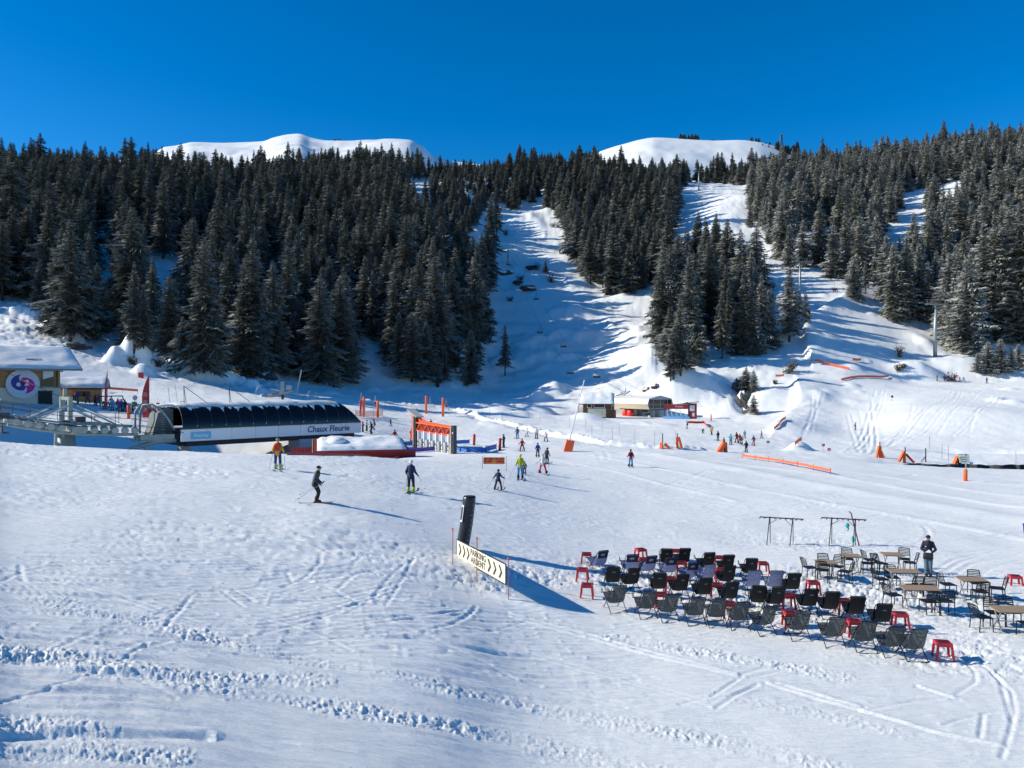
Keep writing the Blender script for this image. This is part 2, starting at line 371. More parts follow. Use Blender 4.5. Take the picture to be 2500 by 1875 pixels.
# snowed-over boulders below the left wood
for u, v, r, h in [(300,880,3.4,4.0),(335,868,3.0,4.4),(372,890,3.2,3.4),(405,878,3.0,4.2),(352,905,2.3,2.2),(440,902,3.2,4.0),(470,905,2.2,2.4),(498,918,3.0,3.4),(545,922,2.8,3.0),(585,930,2.2,2.0),(615,938,2.4,2.0),(270,872,2.0,2.0),(180,822,3,2.4),(90,770,3.4,2.6),(40,758,3,2.2),(130,790,2.6,2.2)]:
    q = pt(u, v + 8); mound((q.x, q.y), r, r * 0.8, h, R_.uniform(-.5, .5), 2.0)
for k in range(150):     # smaller lumps over the slopes
    u = R_.uniform(20, 2480); v = R_.uniform(700, 985)
    q = pt(u, v)
    if q.y < 180: continue
    r = R_.uniform(0.8, 2.6); mound((q.x, q.y), r, r, r * R_.uniform(.15, .45), 0, 1.5)
# pile under the parking sign and trampled snow about it
q = pt(1180, 1400); mound((q.x - 0.3, q.y), 1.7, 1.3, 0.18); q = pt(1285, 1475); mound((q.x, q.y), 1.2, 0.35, 0.16, -0.35)
q = pt(1080, 1395); mound((q.x, q.y), 1.6, 0.9, 0.12)

# near field: relief of the skied, groomed and trodden snow
near = 1 - sst(60, 110, DD)
left = sst(1500, 900, UU)
wob = 0.55 * fbm(XX / 9 + 2, YY / 9, 2)
sx = XX * 0.985 + YY * 0.17; sy = -XX * 0.17 + YY * 0.985 + wob * 3.0
Z += near * fbm(XX / 7 + 3, YY / 7, 3) * 0.16
scr = fbm(sx / 2.6, sy / 0.24, 3, 0.5) + 0.6 * fbm(sx / 1.0 + 9, sy / 0.13, 2, 0.5)
patch = np.clip(0.75 + 1.5 * vn(XX / 4.2 + 9, YY / 4.2), 0.15, 1.6)
Z += near * sst(13, 22, DD + 6 * left) * 0.066 * scr * (0.35 + 0.85 * left) * patch
Z += near * 0.007 * np.clip(1.0 + 2 * vn(XX / 2.5 + 30, YY / 2.5), 0.2, 2) * fbm(XX / 0.30, YY / 0.30, 3, 0.6)

ridg = 0.5 - np.abs(fbm(sx / 3.4, sy / 0.42, 2, .5)) * 2.2
Z -= near * sst(15, 22, DD) * np.clip(ridg - .28, 0, 1) * 0.17 * (0.25 + 0.75 * left) * np.clip(patch, .2, 1.4)
def lumps(pts, width, amp, sc):
    def fn(o, s, x, y):
        wv = width * (0.8 + 0.7 * vn(s / 1.5, s * 0 + width))
        e = np.exp(-(o / wv) ** 4)
        n = fbm(x / sc, y / sc, 3, 0.6)
        return e * (amp * 2.4 * np.maximum(n, -0.28) + amp * 0.2) * np.clip(.9 + 1.3 * vn(x / 1.3 + 31, y / 1.3), 0.3, 1.5)
    along(pts, width * 2.2, fn)
lumps([pt(*p) for p in [(160,1612),(237,1636),(450,1668),(678,1704),(980,1757),(1250,1805),(1420,1845),(1530,1872),(1640,1898)]], 0.48, 0.018, 0.085)
lumps([pt(*p) for p in [(480,1545),(565,1574),(847,1630),(1100,1685),(1250,1712),(1504,1766),(1758,1812),(1985,1862),(2060,1880)]], 0.44, 0.015, 0.08)
lumps([pt(*p) for p in [(140,1478),(330,1515),(565,1574)]], 0.7, 0.018, 0.085)
lumps([pt(*p) for p in [(0,1590),(160,1600),(420,1640),(800,1660)]], 0.5, 0.024, 0.08)
lumps([pt(*p) for p in [(-20,1765),(80,1770),(170,1775),(240,1785)]], 0.5, 0.019, 0.08)
lumps([pt(*p) for p in [(0,1835),(200,1830),(420,1845)]], 0.45, 0.02, 0.08)
lumps([pt(*p) for p in [(1500,1560),(1750,1600),(2050,1650)]], 0.6, 0.022, 0.09)
lumps([pt(*p) for p in [(1750,1700),(1950,1730),(2200,1790)]], 0.5, 0.018, 0.1)
along([pt(*p) for p in [(-10,1800),(100,1800),(200,1788),(300,1798),(500,1806)]], 0.5, lambda o, s, x, y: -0.05 * np.exp(-(o / 0.11) ** 2) + 0.03 * np.exp(-((o - 0.22) / 0.1) ** 2))
# trodden snow between the seats, tables and racks
def trodden(u, v, rx, ry, a, sc=0.2):
    q = pt(u, v); sl = window(q.x - rx * 2, q.x + rx * 2, q.y - ry * 2, q.y + ry * 2); X = XX[sl]; Y = YY[sl]
    e = np.exp(-(((X - q.x) / rx) ** 2 + ((Y - q.y) / ry) ** 2) ** 2)
    Z[sl] += e * a * (np.minimum(fbm(X / sc, Y / sc, 3, 0.6), 0.18) * 2 - 0.1)
for a in [(1500,1410,2.6,2.6,.05),(1750,1450,3.0,2.6,.05),(1950,1500,3,2.5,.04),(2050,1420,3,3,.055),(2300,1470,3.2,3,.055),(1900,1320,4,3,.018),(1270,1400,2.0,1.6,.055),(1160,1420,1.6,.9,.05),(2100,1330,4,3,.018),(1650,1385,4,2,.022),(2250,1600,2.2,1.5,.03),(2420,1600,2,2,.035)]: trodden(*a)

# groomed lanes running down to the right across the flat
for a_, h_, w_ in [([(1560,1105),(1900,1165),(2200,1220),(2600,1290)], .16, 1.5), ([(1450,1112),(1750,1175),(2050,1235),(2600,1330)], .07, .5), ([(1700,1120),(2050,1165),(2600,1250)], .10, .6), ([(1900,1130),(2200,1170),(2600,1222)], .08, .6), ([(2100,1140),(2600,1195)], .07, .5), ([(1300,1110),(1500,1150),(1800,1225)], .05, .35)]:
    along([pt(*p) for p in a_], w_ * 3, lambda o, s, x, y: h_ * np.exp(-(o / w_) ** 2) * (1 + .5 * vn(x / 2, y / 2)))
def groove(pts, wd, dep, rim=0.5):
    dm = sum(p[1] for p in pts) / len(pts)
    if dm < 90: wd = max(wd, .0027 * dm)
    along(pts, wd * 4, lambda o, s, x, y: -dep * np.exp(-(o / wd) ** 2) + dep * rim * (np.exp(-((o - 2.1 * wd) / wd) ** 2) + np.exp(-((o + 2.1 * wd) / wd) ** 2)) * (0.8 + 0.8 * vn(x * .6, y * .6)))
def curve(p, h, L, k, n=9):
    out = [p]; s = L / n
    for i in range(n):
        h += k * s; p = Vector((p.x + math.cos(h) * s, p.y + math.sin(h) * s, 0)); out.append(p)
    return out
# tracks that can be made out one by one
T = [[(0,1420),(50,1400),(110,1385),(150,1382)], [(470,1452),(440,1490),(390,1545)], [(360,1570),(310,1605),(220,1650),(0,1716)], [(45,1405),(55,1420),(48,1380)],
     [(690,1435),(715,1425),(745,1410),(780,1378),(784,1350)], [(640,1420),(720,1405),(860,1380),(880,1360)], [(820,1440),(870,1400),(985,1380),(1060,1352)],
     [(880,1480),(900,1470),(960,1400),(1010,1365)], [(700,1400),(715,1425)], [(740,1415),(800,1435),(860,1465)], [(545,1445),(595,1480)], [(570,1440),(620,1470)],
     [(940,1510),(1000,1505),(1110,1495)], [(1000,1512),(1120,1494)], [(1010,1365),(940,1480),(880,1470),(780,1510),(640,1545)], [(820,1410),(980,1450)],
     [(1830,1480),(1950,1460)], [(290,1610),(400,1632),(560,1655),(700,1670)], [(425,1622),(600,1640)], [(560,1710),(700,1738),(900,1775),(1200,1830),(1320,1860)], [(0,1570),(160,1590),(290,1610)],
     [(1810,1646),(1860,1632),(1920,1626),(2000,1622)], [(1830,1655),(1900,1640),(2000,1635)], [(1660,1720),(1740,1700),(1800,1660)], [(1750,1728),(1810,1690),(1850,1670)], [(1780,1700),(1850,1675)],
     [(2350,1610),(2380,1640),(2382,1665),(2335,1694)], [(2305,1704),(2230,1712),(2110,1735)], [(2400,1745),(2392,1800)], [(2305,1770),(2340,1758),(2410,1742)],
     [(2420,1640),(2470,1690),(2478,1740),(2465,1790),(2445,1850)], [(2395,1620),(2440,1660),(2460,1720),(2470,1760)], [(2290,1405),(2340,1375),(2430,1345),(2500,1335)], [(2320,1408),(2370,1378),(2500,1350)],
     [(2365,1412),(2400,1392),(2500,1368)], [(2280,1395),(2330,1365),(2400,1350)], [(2380,1412),(2420,1390),(2500,1376)],
     [(1610,1190),(1680,1165),(1740,1150)], [(1660,1180),(1700,1160),(1725,1148)], [(1600,1170),(1700,1195),(1780,1225)], [(1460,1110),(1470,1130),(1485,1120),(1480,1105)]]
for t in T: groove([pt(*p) for p in t], 0.045, 0.017)
for t in [[(1250,1497),(1450,1550),(1800,1645)], [(1250,1505),(1450,1560),(1800,1651)], [(1880,1668),(1980,1700),(2110,1735)], [(1905,1669),(2000,1695),(2100,1725)], [(2110,1735),(2300,1790),(2450,1820)], [(2250,1677),(2330,1702)]]:
    along([pt(*p) for p in t], 0.3, lambda o, s, x, y: 0.035 * np.exp(-(o / 0.07) ** 2) - 0.02 * np.exp(-((o + 0.13) / 0.06) ** 2))
for k in range(620):        # older ski tracks
    u = R_.uniform(-50, 2550); v = 1125 + (R_.random() ** 0.8) * 480
    p = pt(u, v)
    if p.y > 110: continue
    if 1420 < u and v > 1560: continue
    c = curve(p, R_.gauss(0.22 if u < 1300 else 0.02, 0.30), R_.uniform(2, 9) * (p.y / 30) ** 0.5, R_.gauss(0, 0.06))
    wd = R_.uniform(.035, .06) * max(1, p.y / 32); dp = R_.uniform(.006, .018) * max(1, (p.y / 38))
    groove(c, wd, dp, 0.7)
    if R_.random() < .6: groove([Vector((q.x - .05, q.y + .32, 0)) for q in c], wd, dp, 0.7)
# tracks on the bowl and piste to the right, and on the knolls
for (u0, v0, u1, v1, n, spread) in [(2150,960,2090,1100,4,50),(2330,960,2180,1080,3,50),(2250,1000,2160,1090,3,40),(2060,1000,2070,1100,4,70),(2000,960,1960,1060,3,40),(2420,960,2300,1060,3,60),(1720,910,1790,1000,5,40),(1600,830,1610,900,5,30),(1340,540,1400,690,6,40),(2060,700,2040,860,5,60)]:
    for k in range(n):
        du = R_.uniform(-spread, spread); a = pt(u0 + du, v0 + R_.uniform(-12, 12)); b = pt(u1 + du + R_.uniform(-25, 25), v1 + R_.uniform(-10, 10))
        if abs(a.y - b.y) > 260: continue
        m_ = (a + b) / 2 + Vector((R_.uniform(-4, 4), 0, 0)); c = []
        for i in range(11):
            t = i / 10; c.append(a * (1 - t) ** 2 + m_ * 2 * t * (1 - t) + b * t * t)
        groove(c, 0.24, 0.042, 0.5)
        if R_.random() < .5: groove([q + Vector((1.1, 0, 0)) for q in c], 0.24, 0.036, 0.5)
Z += far * (1 - .6 * sst(1880, 1960, UU)) * fbm(XX / 2.6 + 70, YY / 2.6, 3, 0.55) * 0.26
Z += mid * fbm(XX / 1.6 + 70, YY / 2.2, 3, 0.55) * 0.10

q = pt(1952, 1100); mound((q.x, q.y), 1.9, 1.2, 1.3, .3, 1.4)
# level standings for buildings and a deepened stream bed
def level(p, r, z=None):
    sl = window(p[0] - 1.7 * r, p[0] + 1.7 * r, p[1] - 1.7 * r, p[1] + 1.7 * r); X = XX[sl] - p[0]; Y = YY[sl] - p[1]
    e = 1 - sst(r, r * 1.6, np.hypot(X, Y)); z = zt(p[0], p[1]) if z is None else z
    Z[sl] = Z[sl] * (1 - e) + z * e

for u_, d_, r_, z_ in [(1462, 201, 8, -.45), (1560, 203, 13, -.45), (1625, 200, 10, -.55)]: level(((u_ - 1250) / F * d_, d_), r_, z_)
def ground_mesh(name, r0, r1):
    X = XX[r0:r1 + 1]; Y = YY[r0:r1 + 1]; z = Z[r0:r1 + 1]; nr, nc = X.shape
    co = np.stack([X, Y, z], -1).reshape(-1, 3).astype(np.float32)
    i = np.arange(nr * nc).reshape(nr, nc)
    q = np.stack([i[:-1, :-1], i[:-1, 1:], i[1:, 1:], i[1:, :-1]], -1).reshape(-1, 4).astype(np.int32)
    me = bpy.data.meshes.new(name); me.vertices.add(len(co)); me.vertices.foreach_set('co', co.ravel())
    me.loops.add(q.size); me.loops.foreach_set('vertex_index', q.ravel()); me.polygons.add(len(q))
    me.polygons.foreach_set('loop_start', np.arange(0, q.size, 4, dtype=np.int32)); me.polygons.foreach_set('loop_total', np.full(len(q), 4, np.int32))
    me.polygons.foreach_set('use_smooth', np.ones(len(q), bool)); me.materials.append(SNOW); me.update(calc_edges=True)
    return tag(link(bpy.data.objects.new(name, me)), kind='structure')
rs = int(np.searchsorted(ND, 118.0)); rh = int(np.searchsorted(ND, 212.0))
ground_mesh('snow_ground', 0, rs); ground_mesh('valley_floor', rs, rh); ground_mesh('hillside', rh, len(ND) - 1)
# ground that runs on behind and under the viewpoint
m = MB(); p0 = [(-60, -60), (60, -60)]
a = Vector((XX[0, 0], YY[0, 0], Z[0, 0])); b = Vector((XX[0, -1], YY[0, -1], Z[0, -1]))
row = [Vector((XX[0, j], YY[0, j], Z[0, j])) for j in range(0, len(NU), 12)] + [b]
back = [Vector((p.x * 6, -40.0, 0.8)) for p in row]
m.add(row + back, [(i, len(row) + i, len(row) + i + 1, i + 1) for i in range(len(row) - 1)])
tag(m.build('snow_terrace', SNOW), kind='structure')

# far snow ridges
def ridge(name, prof, d0, d1, drop, seed):
    us = np.arange(prof[0][0], prof[-1][0] + 1, 4.0); cv = pchip([p[0] for p in prof], np.array([p[1] for p in prof], float), us)
    ds = np.concatenate([np.linspace(d0, d1, 46), np.linspace(d1 + 30, d1 + 500, 8)])
    U, D = np.meshgrid(us, ds); t = np.clip((D - d0) / (d1 - d0), 0, 1); zc = CAMZ + (HOR - cv)[None, :] * d1 / F
    X = (U - 1250) / F * D
    z = zc - drop * (1 - t) ** 1.15 + (fbm(X / 120 + seed, D / 120, 4) * 30 * np.clip(1.02 - t, 0.02, 1))
    z = np.where(D > d1, zc - (D - d1) * 0.5, z)
    nr, nc = X.shape; co = np.stack([X, D, z], -1).reshape(-1, 3)
    i = np.arange(nr * nc).reshape(nr, nc); q = np.stack([i[:-1, :-1], i[:-1, 1:], i[1:, 1:], i[1:, :-1]], -1).reshape(-1, 4)
    me = bpy.data.meshes.new(name); me.from_pydata(co.tolist(), [], q.tolist()); me.polygons.foreach_set('use_smooth', [True] * len(q))
    me.materials.append(SNOW); me.update(); return tag(link(bpy.data.objects.new(name, me)), kind='structure')
ridge('mountain_ridge', [(-400,420),(0,398),(60,380),(100,378),(150,400),(200,396),(222,381),(250,386),(320,396),(380,374),(400,362),(430,358),(470,351),(520,352),(560,352),(600,351),(640,349),(670,340),(700,334),(728,332),(760,341),(800,347),(850,347),(950,343),(1000,346),(1030,360),(1060,384),(1120,398),(1180,404),(1250,415),(1400,440)], 1050, 1900, 330, 3)
ridge('snow_peak', [(1380,420),(1460,372),(1500,358),(1530,350),(1560,342),(1600,336),(1650,338),(1700,341),(1750,343),(1800,342),(1850,346),(1880,353),(1910,363),(1950,378),(2050,410),(2200,440)], 1005, 1300, 190, 8)
# ------------------------------------------------------------------ spruces
def needle_mat(name, base, frost, amount):
    m = bpy.data.materials.new(name); m.use_nodes = True; n = m.node_tree.nodes; l = m.node_tree.links
    b = n['Principled BSDF']; b.inputs['Roughness'].default_value = 0.75; b.inputs['Specular IOR Level'].default_value = 0.15
    tc = n.new('ShaderNodeTexCoord'); g = n.new('ShaderNodeNewGeometry'); sp = n.new('ShaderNodeSeparateXYZ')
    n1 = n.new('ShaderNodeTexNoise'); n1.inputs['Scale'].default_value = 1.3; n1.inputs['Detail'].default_value = 4
    oi = n.new('ShaderNodeObjectInfo')
    l.new(tc.outputs['Object'], n1.inputs['Vector']); l.new(g.outputs['True Normal'], sp.inputs[0])
    # rime and snow lie on what faces up, broken up by noise
    ab = n.new('ShaderNodeMath'); ab.operation = 'ABSOLUTE'; l.new(sp.outputs['Z'], ab.inputs[0])
    mu = n.new('ShaderNodeMath'); mu.operation = 'MULTIPLY'; l.new(ab.outputs[0], mu.inputs[0]); l.new(n1.outputs['Fac'], mu.inputs[1])
    mr = n.new('ShaderNodeMapRange'); mr.inputs[1].default_value = 0.42 - amount; mr.inputs[2].default_value = 0.62 - amount * 0.5
    l.new(mu.outputs[0], mr.inputs[0])
    v = n.new('ShaderNodeMix'); v.data_type = 'RGBA'
    v.inputs[6].default_value = (*[c * 0.72 for c in base], 1); v.inputs[7].default_value = (base[0] * 1.5, base[1] * 1.25, base[2] * 1.0, 1)
    l.new(oi.outputs['Random'], v.inputs[0])
    mx = n.new('ShaderNodeMix'); mx.data_type = 'RGBA'; l.new(mr.outputs[0], mx.inputs[0]); l.new(v.outputs[2], mx.inputs[6]); mx.inputs[7].default_value = (*frost, 1)
    l.new(mx.outputs[2], b.inputs['Base Color']); MATS[name] = m; return m
NEEDLE = needle_mat('needles_rimed', (0.034, 0.049, 0.034), (0.33, 0.335, 0.315), 0.16)
NEEDLE_SNOW = needle_mat('needles_snowy', (0.036, 0.050, 0.029), (0.68, 0.68, 0.66), 0.115)
BARK = mat('bark', (0.07, 0.052, 0.04), 0.9, 0.3, 12)

def _lob(az, h, ph): return 1 + .22 * math.sin(az * 2 + ph + h * .35) + .16 * math.sin(az * 3 - ph * 2 + h * .8) + .12 * math.sin(h * 1.7 + ph)
def spruce_arrays(rnd, H, R, nb, twigs, seg=4, bare=0.06, tip=0.9, droop=0.55, ragged=0.25):
    """drooping branches with hanging twigs; returns verts, faces"""
    vs = []; fs = []; ph = rnd.uniform(0, 6.28)
    for b in range(nb):
        t = (b + rnd.random()) / nb; t = bare + (1 - bare) * t ** 0.86 * 0.985
        h = H * t; prof = (1 - t) ** 0.72 if t > 0.22 else (0.80 + 0.2 * t / 0.22) * (1 - 0.22) ** 0.72 * (1.03)
        L = R * max(0.06, prof) * (1 + rnd.gauss(0, ragged)); az = b * 2.39996 + rnd.uniform(-0.6, 0.6); L = max(0.25, L * _lob(az, h, ph)); ca, sa = math.cos(az), math.sin(az)
        lift = 0.45 * (t - 0.45) - droop * (1 - 0.6 * t) * 0.35
        sp = []
        for k in range(seg + 1):
            s = k / seg; r = L * s
            z = h + L * (lift * s - droop * 0.34 * s * s + 0.22 * max(0, s - 0.7) * 2 * s)
            sp.append((r * ca, r * sa, z))
        wd = max(0.10, 0.11 * L)
        o = len(vs); px, py = -sa, ca
        for k, p in enumerate(sp):
            ww = wd * (1.0 - 0.8 * k / seg)
            vs.append((p[0] - px * ww, p[1] - py * ww, p[2] - ww * 0.35)); vs.append((p[0] + px * ww, p[1] + py * ww, p[2] - ww * 0.35)); vs.append((p[0], p[1], p[2] + ww * 0.25))
        for k in range(seg):
            a = o + 3 * k; fs += [(a, a + 2, a + 5, a + 3), (a + 2, a + 1, a + 4, a + 5)]
        nt_ = max(4, int(twigs * (0.35 + 0.65 * min(1, L / R))))
        for w in range(nt_):
            s = 0.12 + 0.88 * (w + rnd.random()) / nt_; k = min(seg - 1, int(s * seg)); f = s * seg - k
            p = [sp[k][i] * (1 - f) + sp[k + 1][i] * f for i in range(3)]
            side = 1 if w % 2 else -1; tl = L * (0.40 * (1 - s) + 0.13) * rnd.uniform(0.7, 1.3) + 0.12
            fw = rnd.uniform(0.35, 0.9); hang = rnd.uniform(0.25, 0.85)
            dx = (px * side + ca * fw) * tl; dy = (py * side + sa * fw) * tl; dz = -hang * tl
            hw = tl * 0.17 + 0.03
            o = len(vs)
            vs += [(p[0] - ca * hw, p[1] - sa * hw, p[2]), (p[0] + ca * hw, p[1] + sa * hw, p[2] + 0.02), (p[0] + dx, p[1] + dy, p[2] + dz),
                   (p[0] + dx * .5 + ca * hw, p[1] + dy * .5 + sa * hw, p[2] + dz * 0.35)]
            fs += [(o, o + 1, o + 3), (o, o + 3, o + 2)]
    return vs, fs
def spruce_mesh(name, rnd, H, R, nb, twigs, needle, **k):
    v, f = spruce_arrays(rnd, H, R, nb, twigs, **k)
    me = bpy.data.meshes.new(name); me.from_pydata(v, [], f); me.materials.append(needle); me.update(); return me
def trunk_mesh(H, r):
    m = MB(); m.tube([(0, 0, -1.5), (0, 0, H * .3), (0.05, 0, H * .7), (0, 0, H * 0.97)], [r * 1.1, r * .8, r * .4, r * 0.08], 7); return m.mesh('trunk', BARK, True)

TR = random.Random(21)
PROTO = []      # crowns 24 m high, scaled per tree: (crown mesh, trunk mesh, reference height, radius)
NP = 10
for i in range(NP):
    H = 24.0; Rr = [3.9, 3.4, 4.4, 3.6, 4.9, 3.2, 4.1, 3.0, 4.5, 3.7][i]
    a = spruce_mesh('crown', random.Random(100 + i), H, Rr, 270, 19, NEEDLE, bare=[.05, .10, .03, .08, .03, .16, .05, .22, .02, .12][i], droop=[.5, .62, .45, .7, .5, .6, .8, .55, .65, .4][i], ragged=[.2, .3, .22, .28, .2, .36, .26, .4, .18, .32][i])
    b = a.copy(); b.materials.clear(); b.materials.append(NEEDLE_SNOW)
    PROTO.append((a, b, trunk_mesh(H, 0.30), H))

def uv_of(p): return 1250 + F * p[0] / p[1], HOR - F * (p[2] - CAMZ) / p[1]
TREES = []      # (x, y, z, height, fat, kind, hand-placed)
def tree_px(u, top, base, fat=1.0):
    q = pt(u, base); h = (base - top) * q.y / F
    TREES.append([q.x, q.y, q.z - 0.2, h, fat * TR.uniform(1.1, 1.4), 1 if u > 1830 else 0, True])
S = 2500 / 2212
for t in [(25,315,620,1),(60,440,640,1.1),(105,420,660,1),(132,490,720,.9),(152,465,735,1.1),(185,540,732,.9),(210,565,722,.8),(5,470,650,1.1),(85,560,668,.8),
          (265,430,690,.85),(290,560,757,.9),(330,550,752,.9),(366,590,762,.9),(310,610,750,.8),(395,680,772,.9),(440,510,800,.9),(472,400,705,.8),(487,540,792,.8),(525,600,810,1.0),(545,500,815,.8),(590,560,812,1),(622,520,795,.9),
          (690,590,826,1.25),(735,595,820,1.25),(655,640,800,.9),(805,580,735,.8),(850,590,700,.8),(862,672,818,1.2),(905,640,815,1.0),(890,670,824,1.25),(905,540,765,1),(940,550,790,1),(960,580,760,.9),(920,690,820,1),
          (1025,550,755,1.0),(1008,640,752,.9),(1045,600,735,.85),(1091,700,812,.85),(1017,708,830,.85),(1030,690,800,.8),(985,705,806,.85),(945,760,830,.9),(960,745,822,.8),(975,620,700,.8),(770,690,735,.8),(1178,560,592,.8),(1058,355,420,.8),(1075,365,432,.8),(1090,375,440,.8),(1102,385,448,.8),(1068,340,405,.8),(1085,345,415,.8),(1112,380,452,.8),(1040,500,640,.9),(1055,470,620,.9),(1030,520,690,.9),(1060,420,560,.9),(1072,400,520,.9),
          (1245,462,560,.9),(1283,455,545,.9),(1325,478,636,.95),(1358,520,632,.9),(1300,500,610,.9),(1340,530,628,.8),(1388,540,625,.8),(1370,500,600,.8),(1405,560,615,.7),(1285,520,580,.8),(1345,480,580,.9),
          (1455,700,818,.9),(1470,640,810,.9),(1490,540,792,.85),(1450,560,700,.8),(1440,600,690,.8),(1475,580,720,.8),(1510,560,690,.7),(1560,620,775,.75),(1590,650,765,.8),(1575,600,740,.7),(1605,580,768,.75),(1625,600,766,.8),(1645,585,757,.8),(1662,620,752,.8),(1550,660,745,.7),
          (1705,570,738,1.0),(1740,625,695,.7),(1448,745,822,.8),
          (1612,790,852,1.0),(1628,795,846,.8),(1604,812,852,.7),(1628,850,895,.9),
          (1705,480,585,.9),(1735,470,578,.9),(1770,430,575,.9),(1800,480,600,.9),(1820,520,590,.8),(1845,555,645,1),(1870,560,636,.8),(1890,540,610,.7),(1858,520,600,.8),(1620,440,490,.8),(1655,430,500,.8),(1690,420,560,.9),
          (1930,520,690,1.0),(1958,500,692,.9),(1985,520,694,.9),(2005,560,680,.8),(1945,560,692,.9),(2040,520,640,.9),(2025,540,620,.8),
          (2088,550,765,1.1),(2095,540,760,.9),(2060,600,750,.9),(2125,470,730,1.0),(2150,450,735,.9),(2180,440,735,1),(2205,430,740,1),(2168,520,735,.9),(2140,600,735,.7),(2112,560,735,.8),
          (2135,735,806,1.1),(2162,728,806,1.1),(2200,740,800,1.1),(2185,745,806,1.0),(2112,760,808,1.2),(1925,400,480,.9),(2010,410,470,.9),(2090,360,470,.9)]:
    tree_px(t[0] * S, t[1] * S, t[2] * S, t[3])

def inside(poly, x, y):
    r = False; j = len(poly) - 1
    for i in range(len(poly)):
        xi, yi = poly[i]; xj, yj = poly[j]
        if (yi > y) != (yj > y) and x < (xj - xi) * (y - yi) / (yj - yi) + xi: r = not r
        j = i
    return r
# wooded ground, given by the rows where the trunks stand; spacing in metres
WOODS = [
 ([(-500,740),(60,735),(120,760),(160,800),(240,815),(262,700),(300,690),(330,770),(300,845),(430,870),(520,905),(600,925),(700,905),(740,925),(860,925),(880,840),(930,860),(960,920),(1080,925),(1095,860),(1150,845),(1165,760),(1120,690),(1130,620),(1150,560),(1195,490),(1222,470),(1222,340),(-500,340)], 5.6),
 ([(1220,340),(1225,470),(1245,500),(1330,500),(1390,560),(1400,640),(1440,700),(1500,705),(1590,700),(1640,640),(1640,560),(1665,510),(1650,470),(1690,440),(1690,340)], 5.6),
 ([(1615,690),(1720,650),(1740,760),(1690,850),(1640,900),(1618,880)], 5.0),
 ([(1700,660),(1800,650),(1850,700),(1860,820),(1740,850),(1720,760)], 5.6),
 ([(1690,340),(1690,445),(1830,455),(1835,520),(1870,590),(1900,620),(1930,600),(2050,640),(2080,700),(2150,680),(2145,600),(2180,560),(2260,550),(2310,500),(2300,470),(2360,440),(2360,340)], 5.6),
 ([(2160,745),(2180,690),(2250,640),(2330,560),(2350,500),(2480,420),(2420,340),(3000,340),(3000,830),(2530,830),(2440,830),(2300,840),(2290,790)], 6.0),
 ([(2360,340),(2360,450),(2470,420),(2470,340)], 6.0),
]
GAPS = [[(1950,620),(2060,640),(2060,720),(1960,740)], [(300,560),(360,560),(350,640),(300,640)], [(440,600),(500,600),(500,700),(450,690)], [(700,560),(760,550),(770,640),(710,650)], [(860,600),(900,600),(900,680),(850,680)], [(560,480),(640,480),(640,520),(560,530)], [(100,520),(170,500),(180,560),(110,580)], [(222,570),(265,555),(290,620),(285,840),(225,820)], [(335,640),(450,630),(455,800),(400,830),(340,770)], [(640,640),(690,620),(700,900),(650,900)], [(30,600),(75,590),(80,720),(35,720)], [(850,740),(900,720),(880,900),(850,900)], [(560,680),(650,690),(640,720),(560,720)], [(985,440),(1050,440),(1060,540),(1010,560)],
        [(1925,565),(2045,560),(2050,640),(1950,640)], [(2120,560),(2160,520),(2250,500),(2290,560),(2200,640)],[(2150,500),(2220,470),(2380,430),(2400,470),(2320,520)],[(1745,620),(1830,610),(1830,680),(1760,690)]]
def on_wood(u, v):
    for i, (p, s) in enumerate(WOODS):
        if inside(p, u, v):
            return None if any(inside(g, u, v) for g in GAPS) else s
    return None
CELL = {}
def free(x, y, s):
    cx, cy = int(x // 6), int(y // 6)
    for i in (-1, 0, 1):
        for j in (-1, 0, 1):
            for (a, b, c) in CELL.get((cx + i, cy + j), ()):
                if (a - x) ** 2 + (b - y) ** 2 < (min(s, c)) ** 2: return False
    return True
def put(x, y, s): CELL.setdefault((int(x // 6), int(y // 6)), []).append((x, y, s))
for t in TREES: put(t[0], t[1], 5.2)
for k in range(60000):
    y = 205 + 640 * TR.random() ** 0.8; u = TR.uniform(-330, 2830); x = (u - 1250) / F * y
    z = zt(x, y); v = HOR - F * (z - CAMZ) / y
    s = on_wood(u, v)
    if s is None: continue
    s *= (1.1 + 0.0011 * max(0, y - 300)) * TR.uniform(.85, 1.35)
    if not free(x, y, s): continue
    put(x, y, s)
    h = TR.gauss(24.0, 7.0) * (1 - 0.18 * sst(420, 700, np.float64(y)))
    h = max(9, min(37, float(h)))
    if 1040 < u < 1260 and y > 370: h *= .62
    TREES.append([x, y, z - 0.3, h, TR.uniform(.85, 1.4), 1 if u > 1830 else 0, False])
# visibility: trees that the rows in front leave in view
TREES.sort(key=lambda t: t[1])
vis = np.zeros(3400); top = np.full(3400, 2000.0)
scored = []
for t in TREES:
    u, vb = uv_of(t); vt = vb - t[3] * F / t[1]; wpx = max(1, int(0.10 * (vb - vt) * t[4]))
    a = int(max(0, u + 400 - wpx)); b = int(min(3399, u + 400 + wpx))
    seg = top[a:b + 1]; shown = float(np.clip(seg - vt, 0, vb - vt).mean()) if b > a else 0
    if not (-60 < u < 2560): shown = 0
    top[a:b + 1] = np.minimum(seg, vt + 0.12 * (vb - vt))
    scored.append(shown * wpx * (1.6 if t[6] else 1.0))
order = np.argsort(scored)[::-1]; keep = set(int(i) for i in order[:296])
print('trees', len(TREES), 'hand', sum(t[6] for t in TREES))

INDIV = []; REST = []
for i, t in enumerate(TREES): (INDIV if i in keep else REST).append(t)
print('rest', len(REST))

